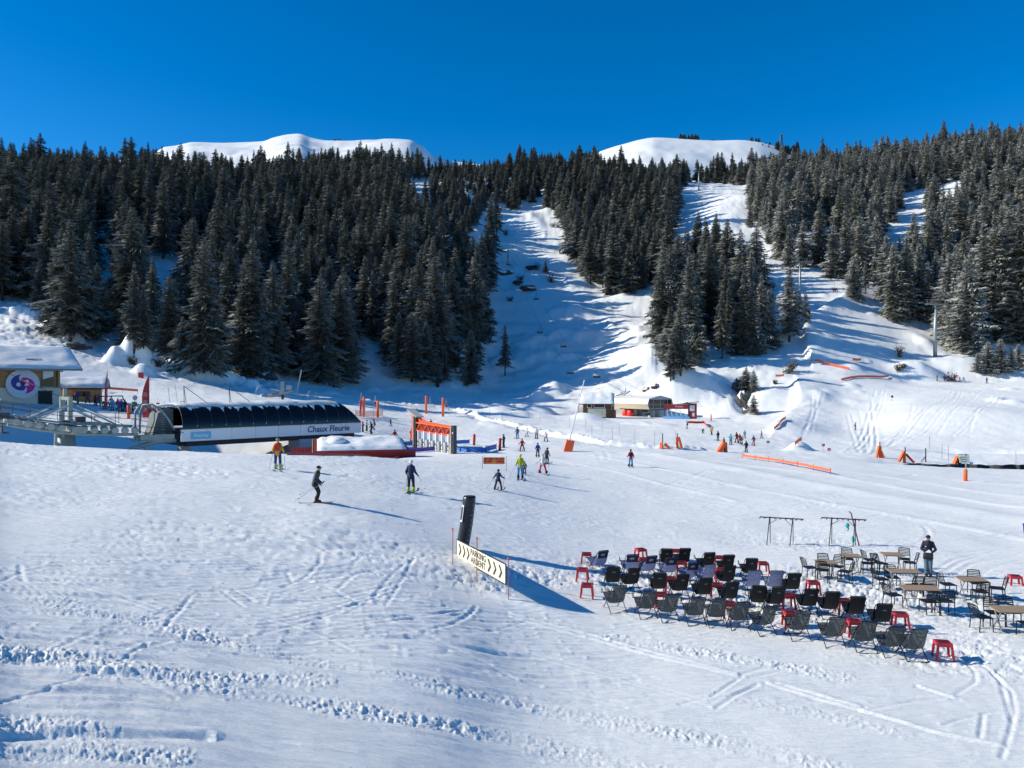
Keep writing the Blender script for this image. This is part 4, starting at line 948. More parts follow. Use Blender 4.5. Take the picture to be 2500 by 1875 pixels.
for x in (-7.5, -5.4): MB().lathe([(.95, -.3), (.95, 1.6), (.8, 1.7)], 14, (x, -2.4, 0)).build('padded_post', mat('bright_red_pad', (.75, .05, .03), .5, .1, 2), ms, True)
dup(g0, (MS.x - 1.2, MS.y - 3.0, MS.z + 3.6), math.radians(50), 'empty lift chair parked under the cream terminal', 'chairs of the gully lift')
m = MB(); m.tube([(-11, -1, 5.8), (-9.5, -1, 6.5), (-12, 1.2, 7.6)], .09, 6); m.tube([(-14, 1, 5.2), (-10, 1, 6.8)], .12, 6); m.tube([(-14, -1.5, 5.2), (-10, -1.5, 6.2)], .12, 6); m.build('rope_arms', M_DSTEEL, ms)
# wooden hut to its left
HB = at(1459, 202)
hu = thing('wooden_hut', 'brown wooden lift hut with a cream garage door and a snowy roof', 'hut', (HB.x, HB.y, HB.z + .35), math.radians(-8))
for k in range(9): MB().box((0, -2.6, 0.5 + .36 * k), (7.2, .07, .345)).build('plank', M_WOODD, hu)
MB().box((0, 0, 1.4), (7.2, 5.1, 4.2)).build('wall', M_WOODD, hu)
for k in range(13): MB().box((-3.64, -2.3 + .38 * k, 1.9), (.06, .35, 4.0)).build('plank', M_WOOD, hu)
gd = MB().box((-.1, -2.66, 1.0), (4.6, .09, 2.2)).build('garage_door', mat('cream_door', (.62, .60, .45), .6, .05, 1), hu)
for k in range(4): MB().box((-.1, -2.73, .15 + .55 * k), (4.5, .03, .5)).build('door_panel', MATS['cream_door'], gd)
for x, w_ in ((-2.0, 1.0), (.5, 2.6)):
    f_ = MB().box((x, -2.66, 2.75), (w_ + .2, .08, .9)).build('window_frame', M_WHITE, hu); MB().box((x, -2.71, 2.75), (w_, .04, .7)).build('window_pane', M_GLASS, f_)
MB().prism([(-3.7, 3.4), (3.7, 3.4), (3.7, 3.5), (-3.7, 3.5)], -2.9, 2.9).build('eaves_board', M_WOODD, hu)
m = MB()
for s in (-1, 1): m.add([(-4.6, s * 3.6, 3.1), (4.3, s * 3.6, 3.1), (4.3, 0, 5.8), (-4.6, 0, 5.8), (-4.6, s * 3.6, 3.3), (4.3, s * 3.6, 3.3), (4.3, 0, 6.0), (-4.6, 0, 6.0)], [(0, 1, 2, 3), (4, 5, 6, 7), (0, 1, 5, 4), (1, 2, 6, 5), (3, 0, 4, 7)])
m.build('roof', M_WOODD, hu)
for s in (-1, 1): snow_cap('roof_snow', lambda a, b, s=s: (-4.5 + 8.7 * a, s * 3.65 * (1 - b), 3.3 + 2.7 * b), 18, 10, hu, .6)
MB().prism([(-3.2, 3.3), (3.2, 3.3), (0, 5.8)], 0, .1).xf(Matrix.Translation((-3.6, 0, 0)) @ Matrix.Rotation(math.radians(90), 4, 'Z')).build('gable', M_WOOD, hu)
m = MB()
for k in range(7): m.box((-4.3, -2.6 + .0 * k + .42 * k, .2 + .36 * k), (1.1, .36, .07))
m.bar((-4.85, -2.8, .2), (-4.85, .2, 2.8), .16); m.bar((-4.85, -2.8, 1.1), (-4.85, .2, 3.7), .12)
for k in range(5): m.bar((-4.85, -2.6 + .65 * k, .3 + .56 * k), (-4.85, -2.6 + .65 * k, 1.3 + .56 * k), .08)
m.build('outside_stair', M_WOOD, hu)
MB().box((3.95, -2.5, 1.3), (.5, .5, 2.9)).build('corner_post', M_DSTEEL, hu)
q = at(1497, 203); o = thing('padded_pylon', 'orange padded base of the white pylon between hut and terminal', 'pylon', q)
MB().lathe([(.75, -.3), (.75, 1.9), (.6, 2.0)], 14).build('pad', M_ORANGE, o, True); MB().lathe([(.35, 1.9), (.3, 5.2)], 12).build('pole', M_WHITE, o, True)
# entrance arch with turnstiles
GB = at(1622, 198); ge = thing('lift_gate', 'dark red entrance arch with pale turnstiles in front of the cream terminal', 'gate', GB, math.radians(-14))
MB().box((0, 0, 1.4), (.16, .16, 3.4)).build('post', M_WOODD, ge); MB().box((6.0, 0, 1.9), (.3, .3, 4.2)).build('post', M_DSTEEL, ge)
bd = MB().box((3.0, 0, 3.05), (5.9, .14, 1.15)).build('name_board', M_REDW, ge)
lettering('Proclou', .62, M_WHITE, (3.7, -.08, 3.1), bd, .01)
MB().prism([(0, 3.65), (5.9, 3.65), (5.9, 4.3), (4.6, 3.9), (3.2, 3.75)], -.07, .07).build('board_top', M_REDW, ge)
MB().box((7.1, 0, 2.0), (1.9, .16, 3.9)).build('side_panel', M_REDW, ge); MB().box((6.9, -.1, 2.7), (1.2, .03, 1.4)).build('notice', mat('pale_notice', (.6, .62, .66)), ge); MB().box((7.2, -.1, 1.1), (.6, .03, .9)).build('notice', MATS['pale_notice'], ge)
MB().box((6.6, 0, 4.1), (4.0, 1.4, .16), Ry(math.radians(-7))).build('roof', M_DSTEEL, ge)
for k in range(5):
    t_ = MB().box((.7 + 1.1 * k, 0, 1.2), (.14, .14, 2.5)).build('turnstile', M_WHITE, ge); MB().box((.95 + 1.1 * k, -.2, .7), (.5, .5, .9)).build('reader', M_LBLUE, t_)
m = MB(); m.sheet(lambda a, b: (6.5 * a - .2, -1.6 - .2 * math.sin(a * 3), -.1 + .75 * b), 12, 2); o = m.build('banner_strip', mat('pale_blue_banner', (.2, .42, .7), .6, .1, 2)); o.location = GB; o.rotation_euler.z = math.radians(-14); tag(o, 'pale blue banner strip at the foot of the entrance arch', 'banner')
def strip_px(name, label, pts, h, m_, post=True, dz=0.25, cat='banner', nposts=3, group=None, sagk=0.0):
    """banner hung between stakes, following ground points given as (u, v-of-ground)"""
    P_ = [pt(*p) for p in pts]; c = P_[0]; t = thing(name, label, cat, c, 0, group); n = 6 * (len(P_) - 1); Q = []
    for i in range(len(P_) - 1):
        for k in range(6): Q.append(P_[i].lerp(P_[i + 1], k / 6))
    Q.append(P_[-1]); Q = [ground(q.x, q.y) for q in Q]; m = MB(); L_ = len(Q) - 1
    def fn(a, b):
        i = min(int(a * L_), L_ - 1); f_ = a * L_ - i; q = Q[i].lerp(Q[i + 1], f_) - c
        return (q.x + .03 * math.sin(a * 20), q.y + .05 * math.sin(a * 13), q.z + dz + h * b - sagk * math.sin(math.pi * a))
    m.sheet(fn, L_, 2); m.sheet(lambda a, b: (fn(a, b)[0], fn(a, b)[1] + .012, fn(a, b)[2]), L_, 2); m.build('cloth', m_, t)
    if post:
        for k in range(nposts):
            q = Q[int(round(L_ * k / (nposts - 1)))] - c; MB().tube([(q.x, q.y + .03, q.z - .2), (q.x, q.y + .03, q.z + dz + h + .12)], .03, 5).build('stake', M_REDPAD if 'orange' in label else M_DSTEEL, t)
    return t
strip_px('banner_strip', 'red low banner right of the dark red entrance arch', [(1680, 1036), (1718, 1036), (1726, 1044)], .5, M_RED)
def pad_post(name, label, u, v, h, r, m_, lean=0.0, cat='padded post', group=None, pole=0.0):
    q = pt(u, v); t = thing(name, label, cat, q, 0, group)
    MB().tube([(0, 0, -.2), (lean * .95, 0, h * .96), (lean, 0, h)], [r, r, r * .8], 12).build('pad', m_, t, True)
    if pole: MB().tube([(0, 0, 0), (lean * 1.6, 0, h + pole)], .035, 6).build('pole', M_DSTEEL, t)
    return t
pad_post('padded_post', 'thin orange padded post on the snow right of the red banner', 1736, 1028, 1.7, .16, M_ORANGE)
for k, (u, v) in enumerate([(1545, 1020), (1560, 1020)]): pass

# ------------------------------------------------------------------ chalet with the round sign, and what stands round it
CB = Vector((-63.8, 110.0, 0)); ca = math.radians(40)
ch = thing('chalet', 'cream and timber chalet with a snowy roof and a large round blue and pink sign', 'chalet', (CB.x, CB.y, 5.3), ca)
CW = 16.0
MB().box((-CW / 2, 5, 1.05), (CW, 10, 2.7)).build('lower_wall', M_CREAM, ch)
MB().box((-CW / 2, 5, 3.6), (CW - .16, 9.8, 2.4)).build('upper_wall', M_WOOD, ch)
for k in range(20): MB().box((-.42 - .78 * k, .06, 3.6), (.74, .07, 2.35)).build('board', M_WOOD, ch)
MB().box((-CW / 2, -.02, 2.42), (CW + .1, .18, .2)).build('string_course', mat('grey_timber', (.30, .25, .2), .8, .2, 3), ch)
w_ = MB().box((-1.55, -.02, 3.55), (1.35, .16, 2.25)).build('window', M_GLASS, ch)
MB().prism([(-2.2, 3.5), (-.9, 3.9), (-.9, 4.65), (-2.2, 4.65)], -.13, -.11).build('blind', M_WHITE, w_)
MB().box((-.45, -.04, 3.6), (.16, .16, 2.4)).build('corner_post', M_WOODD, ch)
dr = MB().box((-1.9, -.02, .75), (1.7, .14, 2.1)).build('door', M_BLACK, ch); MB().box((-1.9, -.1, 1.85), (1.9, .08, .12)).build('lintel', M_WOODD, dr)
MB().box((-8.35, -.02, .85), (1.2, .14, 1.2)).build('window', M_GLASS, ch); MB().box((-8.5, .0, 4.0), (1.5, .16, 1.3)).build('window', mat('brown_shutter', (.14, .05, .035), .7, .15, 3), ch)
m = MB(); zr0, zr1 = 4.7, 8.0
for (ya, yb) in ((-2.0, 5.0), (12.0, 5.0)):
    m.add([(-CW - 2, ya, zr0), (2.4, ya, zr0), (2.0, yb, zr1), (-CW - 2, yb, zr1), (-CW - 2, ya, zr0 + .22), (2.4, ya, zr0 + .22), (2.0, yb, zr1 + .22), (-CW - 2, yb, zr1 + .22)], [(0, 1, 2, 3), (4, 5, 6, 7), (0, 1, 5, 4), (1, 2, 6, 5), (3, 0, 4, 7)])
m.build('roof', mat('grey_timber2', (.28, .27, .25), .8, .2, 3), ch)
snow_cap('roof_snow', lambda a, b: (-CW - 2 + (CW + 4.3 - .4 * b) * a, -2.0 + 7.0 * b, zr0 + .24 + (zr1 - zr0) * b), 40, 16, ch, .32)
snow_cap('roof_snow', lambda a, b: (-CW - 2 + (CW + 4.3 - .4 * b) * a, 12.0 - 7.0 * b, zr0 + .24 + (zr1 - zr0) * b), 30, 10, ch, .5)
for x in (-3.2, -8.6, -9.6): MB().box((x, 0.3, 6.3), (2.0, .05, .09)).build('snow_guard', M_WOODD, ch)
MB().prism([(-.0, 4.7), (9.8, 4.7), (4.9, 8.0)], 0, .12).xf(Matrix.Rotation(math.radians(90), 4, 'Z')).build('gable', M_WOOD, ch)
# round sign
sg = thing('round_sign', 'large round white sign with a blue and pink swirl on the chalet wall', 'sign', CB + Rz(ca) @ Vector((-4.6, -.32, 0)) + Vector((0, 0, 5.3 + 2.85)), ca)
Rs = 2.0
disc = MB().lathe([(Rs - .05, -.06), (Rs, -.03), (Rs, .1)], 48, R=Rx(math.radians(90))).build('disc', mat('sign_white', (.62, .66, .74), .5, .05, 1), sg)
def comma(sign, n=22):
    """one half of the swirl, as an outline in x,z"""
    r = 1.36; out = []
    for i in range(n + 1): a = math.pi / 2 + math.pi * i / n; out.append((r * math.cos(a), r * math.sin(a)))
    for i in range(1, n): a = -math.pi / 2 + math.pi * i / n; out.append((.10 + .52 * r * math.cos(a) * .55 - .1, -r / 2 + r / 2 * math.sin(a)))
    for i in range(1, n): a = -math.pi / 2 - math.pi * i / n; out.append((.52 * r * math.cos(a) * .55, r / 2 + r / 2 * math.sin(a)))
    return out
left = [(x * .98 - .08, z * .82 + .2) for x, z in comma(1)]; right = [(-x * .98 + .08, -z * .82 - .22) for x, z in comma(1)]
MB().prism(left, -.13, -.105).build('emblem', mat('sign_blue', (.03, .04, .30), .5, .05, 1), disc)
MB().prism(right, -.13, -.105).build('emblem', mat('sign_pink', (.55, .01, .22), .5, .05, 1), disc)
lettering('e', 1.0, M_WHITE, (-.55, -.15, .0), disc, .01, 0, .04); lettering('2', 1.0, M_WHITE, (.42, -.15, .12), disc, .01, .1, .05)
# small hut behind
h2_ = at(196, 124); sh = thing('small_hut', 'small brown hut with a snow-laden roof behind the chalet', 'hut', (h2_.x, h2_.y, h2_.z), math.radians(25))
MB().box((0, 0, .9), (6.0, 4.0, 2.2)).build('wall', M_WOOD, sh); MB().box((.3, -2.03, 1.1), (2.4, .08, .8)).build('window', M_GLASS, sh); MB().box((0, -2.06, 1.9), (6.2, .1, .25)).build('fascia', M_REDW, sh)
m = MB()
for s in (-1, 1): m.add([(-4.0, s * 3.0, 1.9), (4.2, s * 3.0, 1.9), (4.0, 0, 3.4), (-4, 0, 3.4), (-4.0, s * 3.0, 2.05), (4.2, s * 3.0, 2.05), (4.0, 0, 3.55), (-4, 0, 3.55)], [(0, 1, 2, 3), (4, 5, 6, 7), (0, 1, 5, 4), (1, 2, 6, 5), (3, 0, 4, 7)])
m.build('roof', M_WOODD, sh)
for s in (-1, 1): snow_cap('roof_snow', lambda a, b, s=s: (-4 + 8.1 * a, s * 3.0 * (1 - b), 2.05 + 1.5 * b), 16, 8, sh, .45)
# unseen house added beyond the left edge to cast shade over the bank
nb = thing('shade_house', 'unseen cream house added beyond the left edge to shade the bank', 'house', (-77, 88, 2), math.radians(6))
MB().box((0, 0, 8), (16, 17, 16)).build('wall', M_CREAM, nb); MB().prism([(-9.5, 16), (9.5, 16), (0, 20)], -9.5, 9.5).build('roof', M_WOODD, nb)

# red hut with deep snow on its roof, in front of the long station
RH = Vector((-19.6, 79.5, -.22)); rh = thing('red_hut', 'low red boarded hut under a thick cap of snow', 'hut', (RH.x, RH.y, RH.z), math.radians(14))
HL, HW = 8.2, 5.6
for k in range(6): MB().box((HL / 2 + .2, -HW / 2, .1 + .26 * k), (HL - .4, .07, .245)).build('plank', M_REDW, rh)
MB().box((HL / 2 + .2, 0, .8), (HL - .5, HW - .1, 1.7)).build('wall', M_REDW, rh)
MB().prism([(-HW / 2, 0), (HW / 2, 0), (HW / 2, 1.65), (0, 2.5), (-HW / 2, 1.65)], -.05, .05).xf(Matrix.Rotation(math.radians(90), 4, 'Z') @ Matrix.Translation((0, -.25, 0))).build('gable', M_WOODD, rh)
MB().box((.1, -.4, .9), (.16, 1.7, 1.8)).build('doorway', M_BLACK, rh); MB().box((.05, .9, 1.0), (.1, .9, .9)).build('window', M_WHITE, rh)
m = MB()
for s in (-1, 1): m.add([(-.7, s * 3.3, 1.55), (HL + .5, s * 3.3, 1.55), (HL + .1, 0, 2.5), (-.7, 0, 2.5), (-.7, s * 3.3, 1.72), (HL + .5, s * 3.3, 1.72), (HL + .1, 0, 2.67), (-.7, 0, 2.67)], [(0, 1, 2, 3), (4, 5, 6, 7), (0, 1, 5, 4), (1, 2, 6, 5), (3, 0, 4, 7)])
m.build('roof', M_REDW, rh)
for s in (-1, 1):
    m = MB().bar((-.74, s * 3.3, 1.6), (-.74, 0, 2.56), .1, .3); m.build('bargeboard', M_WOOD, rh)
for s in (-1, 1): snow_cap('roof_snow', lambda a, b, s=s: (-.3 + (HL + .6 - .3 * b) * a, s * 3.3 * (1 - b), 1.74 + .95 * b), 30, 14, rh, .34)
MB().ball((1.6, -1.2, 2.5), (1.0, 1.2, .5), 14, 9).build('snow_hump', SNOW, rh, True)
q = Vector((-22.3, 79.0, .2)); o = thing('hoarding', 'red and brown boarding left of the red hut door', 'fence', q, math.radians(14))
for k in range(9): MB().box((.27 * k, 0, .7), (.25, .06, 1.5)).build('board', M_REDW, o)
o = thing('hut_sign', 'small red and lilac notice at the right end of the red hut', 'sign', Vector((-11.7, 79.6, .2)), math.radians(14))
MB().box((0, 0, .75), (1.0, .06, .9)).build('panel', mat('lilac', (.45, .38, .6), .6, .1, 3), o); MB().box((1.2, 0, .7), (1.3, .06, .8)).build('panel', M_RED, o); MB().box((-.5, .05, .5), (.06, .06, 1.2)).build('stake', M_DSTEEL, o)

# red turnstile gantry
ga = Vector((-12.1, 98.5, 0)); gb = Vector((-6.65, 89.3, 0)); ga.z = zt(ga.x, ga.y); gb.z = zt(gb.x, gb.y)
dv = gb - ga; Lg = Vector((dv.x, dv.y)).length; gr = math.atan2(dv.y, dv.x)
gt = thing('turnstile_gantry', 'orange-red gantry with a zigzag truss over six pale turnstiles', 'gate', (ga.x, ga.y, 0.1), gr)
MB().box((0, 0, 2.0), (.42, .42, 4.2)).build('post', M_DSTEEL, gt); MB().box((-.22, -.30, 2.0), (.12, .16, 4.2)).build('post_edge', mat('beige', (.5, .45, .36)), gt)
MB().box((Lg, 0, 1.5), (.55, .42, 3.5)).build('post', M_DSTEEL, gt); MB().box((Lg - .2, -.3, 1.5), (.14, .16, 3.4)).build('post_edge', MATS['beige'], gt); MB().box((Lg + .05, -.22, 2.4), (.3, .03, .12)).build('sticker', M_WHITE, gt)
m = MB().prism([(-1.3, .9), (-.2, .9), (-.2, 4.0), (-1.3, 4.3)], -.1, .1); m.build('tall_panel', M_ORANGE2, gt)
MB().box((-.4, 0, 4.32), (3.0, 1.1, .12), Ry(math.radians(16))).build('roof', mat('beige_roof', (.45, .42, .38)), gt)
MB().prism([(.3, 3.0), (Lg, 2.65), (Lg, 3.15), (Lg * .55, 3.3), (Lg * .25, 3.45), (.3, 4.0)], .12, .2).build('back_panel', M_ORANGE2, gt)
m = MB(); m.bar((.2, -.1, 3.15), (Lg, -.1, 2.95), .14); m.build('truss_top', M_ORANGE, gt); m = MB(); m.bar((.2, -.1, 2.2), (Lg, -.1, 2.0), .14); m.build('truss_bottom', M_ORANGE2, gt)
for k in range(10):
    x0 = .3 + k * (Lg - .4) / 10; x1 = x0 + (Lg - .4) / 10; z = lambda x, t: (3.1 if t else 2.25) - .2 * x / Lg
    MB().bar((x0, -.1, z(x0, k % 2)), (x1, -.1, z(x1, 1 - k % 2)), .09).build('truss_diagonal', M_ORANGE2, gt)
MB().box((Lg / 2, .06, 2.6), (Lg - .3, .05, .9)).build('truss_back', mat('deep_red', (.22, .02, .015), .7, .1, 2), gt)
for k in range(6):
    x = .9 + k * 1.72
    t_ = MB().box((x, 0, 1.0), (.18, .4, 2.4)).build('turnstile', M_WHITE, gt); MB().box((x + .45, .2, .6), (.6, .6, 1.1)).build('reader_box', mat('grey_box', (.42, .44, .44), .5, .1, 2), t_); MB().tube([(x, -.2, .9), (x + .3, -.5, .5), (x + .2, -.3, .3)], .05, 5).build('turnstile_arm', M_DSTEEL, t_)
# ------------------------------------------------------------------ flags, signs, fences, snow gun
def feather(name, label, u, v, h, w, rz):
    q = pt(u, v, 80); t = thing(name, label, 'flag', q, rz, 'red feather flags by the lift queue')
    MB().tube([(0, 0, -.3), (0, 0, h * .8), (.05, 0, h)], [.04, .03, .015], 6).build('pole', M_DSTEEL, t)
    m = MB()
    def fn(a, b):
        z = .35 + (h - .35) * b; ww = w * (1 - max(0, (b - .45) / .55) ** 1.6) * (0.85 + .15 * b)
        return (-.02 - ww * a, .10 * math.sin(3 * b + 2 * a) * a, z)
    m.sheet(fn, 5, 16); m.sheet(lambda a, b: (fn(a, b)[0], fn(a, b)[1] + .02, fn(a, b)[2]), 5, 16); m.build('sail', mat('flag_red', (.62, .05, .045), .6, .12, 2), t, True)
    for k in range(3): MB().box((-.45 * w, -.1, 1.4 + 1.0 * k), (.5 * w, .02, .55), Ry(.2)).build('print', mat('faded_print', (.68, .28, .26), .6, .2, 4), t)
feather('feather_flag', 'tall red feather flag seen edge-on near the chalet', 262, 1000, 5.6, .45, math.radians(70))
feather('feather_flag', 'broad red feather flag with faded print beside the lift queue', 364, 1026, 5.9, 1.0, math.radians(0))
def disc_sign(label, u, v, d, r, m_, h, poles=True):
    z = V(v, d); x = (u - 1250) / F * d; g = zt(x, d); t = thing('round_marker', label, 'sign', (x, d, g))
    MB().lathe([(r, -.03), (r, .03)], 22, (0, -.05, z - g), Rx(math.radians(90))).build('disc', m_, t)
    MB().tube([(-r * .2, .02, -.2), (-r * .2, .02, z - g)], .03, 6).build('post', M_DSTEEL, t)
disc_sign('round pale grey marker board above the green one', 330, 971, 104, .33, mat('pale_grey', (.45, .42, .5), .5, .05), 3)
disc_sign('round green marker board below the pale grey one', 330, 986, 103.6, .30, mat('signal_green', (.01, .20, .09), .5, .05), 3)
disc_sign('round red marker board between the red flag and the station hoop', 386, 988, 104, .28, M_RED, 3)
disc_sign('small round dark marker on a thin post on the right-hand bowl', 2178, 968, pt(2178, 980).y, .30, M_BLACK, 2)
pad_post('padded_post', 'orange padded post among the queue left of the broad red flag', 314, 1022, 1.75, .20, M_ORANGE)
q = at(345, 190); 
o = thing('red_box', 'small red padded box on the piste below the snowy boulders', 'marker', pt(344, 922)); MB().box((0, 0, .5), (1.0, .5, 1.3)).tube([(-.2, 0, 1.0), (-1.2, .2, 2.6)], .03, 5).build('pad', M_RED, o)
strip_px('net_fence', 'long low orange net strip on the piste behind the chalet', [(240, 958), (262, 956), (336, 962)], .45, mat('orange_net', (.75, .16, .07), .7, .2, 8), dz=.5, nposts=5, cat='fence')
# queue barrier
q = pt(262, 985); o = thing('queue_barrier', 'grey steel barrier frame behind the lift queue', 'barrier', q); MB().bar((-1.4, 0, 1.1), (2.2, .3, 1.2), .16).bar((2.2, .3, 1.2), (2.5, .4, .3), .14).bar((-1.2, 0, 0), (-1.2, 0, 1.1), .1).build('frame', M_DSTEEL, o)

# snow gun and the posts about it
q = pt(690, 975); z0 = q.z
sgn = thing('snow_gun', 'snow gun with a round fan on a long yellowish boom', 'snow gun', q)
MB().lathe([(.28, -.6), (.28, 1.0)], 10).build('foot', M_BLACK, sgn); MB().box((0, 0, 2.6), (.8, .5, 2.6)).build('mast', M_STEEL, sgn)
MB().tube([(2.2, 0, 1.9), (0, 0, 1.45), (-3.6, 0, .75)], [.22, .26, .2], 8).build('boom', mat('ochre_boom', (.42, .30, .16), .6, .15, 3), sgn)
MB().lathe([(.62, -.5), (.68, -.4), (.68, .45), (.60, .5)], 22, (-4.3, 0, .55), Rz(.5) @ Ry(math.radians(80))).build('fan_drum', mat('grey_drum', (.36, .40, .44), .5, .1, 2), sgn, True)
MB().box((1.4, 0, 2.6), (1.0, .5, .9)).build('control_box', mat('grey_drum', (.36, .4, .44)), sgn)
MB().box((-1.5, -.1, 1.25), (1.6, .3, .3), Ry(-.19)).build('motor_cover', mat('dull_red', (.25, .1, .08), .6, .1, 3), sgn)
def leaning(name, label, u0, v0, u1, v1, r, m_, cat='pole', group=None, d=None):
    q = pt(u0, v0) if d is None else at(u0, d); top = Vector(((u1 - u0) * q.y / F, 0, (v0 - v1) * q.y / F)); t = thing(name, label, cat, q, 0, group)
    MB().tube([(0, 0, -.3), top], r, 7).build('shaft', m_, t); return t
leaning('leaning_pole', 'pale leaning pole to the right of the snow gun', 722, 968, 736, 903, .16, mat('pale_grey_pole', (.55, .55, .52), .6, .1, 3))
for u0, v0, u1, v1, lab in [(735, 975, 700, 962, 'bent-topped thin lamp post right behind the snow gun boom'), (752, 978, 760, 962, 'thin kinked post between snow gun and trestle'), (625, 975, 640, 950, 'thin curved pole left of the snow gun fan')]:
    q = pt(u0, v0); t = thing('thin_post', lab, 'post', q); a = (u1 - u0) * q.y / F; h = (v0 - v1) * q.y / F + .8
    MB().tube([(0, 0, -.2), (0, 0, h * .6), (a * .4, 0, h * .95), (a, 0, h)], .045, 6).build('shaft', M_STEEL, t)
def trestle(label, u, v, h, sp=.5, sign=None):
    q = pt(u, v); t = thing('steel_trestle', label, 'trestle', q, 0, 'slim steel trestles behind the long station')
    MB().tube([(-sp, 0, -.2), (0, 0, h)], .045, 6).build('leg', M_STEEL, t); MB().tube([(sp * 1.2, .3, -.2), (0, 0, h)], .045, 6).build('leg', M_STEEL, t)
    if sign: MB().lathe([(.28, -.03), (.28, .03)], 18, (0, -.07, h * .62), Rx(math.radians(90))).build('disc', sign, t)
trestle('slim steel trestle close behind the roof of the long station', 772, 978, 2.0)
trestle('slim trestle with a grey disc behind the orange padded posts', 882, 1012, 4.2, .25, mat('pale_grey'  , (.45, .42, .5)))
trestle('slim trestle with a red disc beside the single orange padded post', 916, 1014, 3.9, .45, M_RED)
trestle('slim trestle left of the far pair of padded posts', 1050, 1010, 4.0, .3)
trestle('slim trestle with a red disc near the right one of the far padded posts', 1090, 1016, 3.6, .6, M_RED)
for u, v, h, r, m_, lab in [(880, 1016, 2.0, .2, M_REDPAD, 'dark red padded post, left of the three by the orange net'), (888, 1017, 2.4, .22, M_ORANGE, 'taller orange padded post in the middle of the orange net'), (922, 1019, 2.0, .24, M_ORANGE, 'orange padded post at the right end of the orange net'),
                            (1040, 1010, 2.2, .26, M_ORANGE, 'orange padded post, left one of the far pair above the gantry'), (1081, 1017, 2.3, .27, M_ORANGE, 'orange padded post, right one of the far pair above the gantry'),
                            (1157, 1087, 1.45, .17, M_REDPAD, 'dark red padded post behind the sagging blue banner'), (1220, 1100, 1.5, .17, M_REDPAD, 'dark red padded post next to the black-clad skier')]:
    pad_post('padded_post', lab, u, v, h * pt(u, v).y / 95 if v < 1030 else h, r, m_, .06)
strip_px('net_fence', 'see-through orange safety net between the padded posts behind the station', [(868, 1018), (900, 1019), (935, 1016)], 1.1, mat('orange_net_thin', (.80, .35, .22), .7, .2, 8, alpha=.35), dz=.1, nposts=4, cat='fence')
# blue banners round the turnstiles
def banner(label, pts, h, m_, dz=.2, sagk=0.0, seg=1):
    t = strip_px('blue_banner', label, pts, h, m_, dz=dz, nposts=2, sagk=sagk, group='blue banners round the gantry')
banner('blue banner left of the gantry with pale print', [(968, 1091), (1024, 1089)], .55, M_BLUE, .1)
banner('blue banner behind the right post of the gantry', [(1098, 1088), (1146, 1085)], .5, M_BLUE, .15)
banner('violet banner in shade in front of the turnstiles', [(960, 1108), (1040, 1103), (1060, 1101)], .5, M_PURPLE, .05)
banner('bright blue banner end at the feet of the turnstiles', [(1062, 1101), (1096, 1098)], .55, M_BLUE, .05)
banner('blue banner sagging down right of the gantry', [(1115, 1100), (1140, 1104), (1186, 1105)], .55, M_BLUE, .05, .15)
banner('blue banner rising to the padded post beside the black-clad skier', [(1187, 1104), (1212, 1098)], .6, M_BLUE, .1)
for k, (u0, v0, u1, v1) in enumerate([(985, 1091, 992, 1090), (1003, 1090, 1010, 1090), (1125, 1087, 1140, 1086)]):
    pass
strip_px('orange_net', 'low red net at the crest in front of the red hut', [(700, 1112), (850, 1114), (985, 1116)], .18, mat('faint_red_net', (.55, .12, .1), .8, .2, 6), post=False, dz=.02, cat='net')
# warning banner
wb = pt(1206, 1146); d_ = wb.y
t = thing('warning_banner', 'orange warning banner with a yellow triangle, hung between two stakes', 'banner', wb, .05)
MB().sheet(lambda a, b: (-.83 + 1.66 * a, .04 * math.sin(6 * a), .42 + .1 * a * 0 + .52 * b), 8, 3).sheet(lambda a, b: (-.83 + 1.66 * a, .04 * math.sin(6 * a) + .015, .42 + .52 * b), 8, 3).build('cloth', mat('warning_orange', (.85, .14, .05), .6, .08, 4), t)
for x in (-.9, .95): MB().tube([(x, 0, -.25), (x, 0, 1.05)], .018, 5).build('stake', M_DSTEEL, t)
MB().prism([(-.14, .5), (.16, .5), (.01, .82)], -.05, -.03).build('triangle', M_YELLOW, t); MB().box((.01, -.056, .62), (.03, .01, .16)).build('mark', M_BLACK, t)
rr = random.Random(4)
for row, z in ((0, .82), (1, .62)):
    x = -.75
    while x < .72:
        w_ = rr.uniform(.04, .10)
        if abs(x) > .2 or row == 0: MB().box((x, -.06, z), (w_, .01, .085)).build('letter_mark', mat('dark_print', (.12, .03, .02), .7, .1), t) if rr.random() < .8 else None
        x += w_ + .035
# orange block with the long leaning pole
q = pt(1388, 1102); t = thing('leaning_mast', 'long pale mast leaning out of an orange padded block', 'mast', q)
m = MB(); m.prism([(-.62, 0), (.42, -.02), (.72, 1.25), (-.22, 1.42)], -.45, .45); m.build('padded_block', M_ORANGE, t)
MB().tube([(.1, 0, 1.3), (1.95, .2, 8.7)], [.09, .055], 8).build('pole', mat('pale_mast', (.70, .66, .64), .5, .08, 3), t)

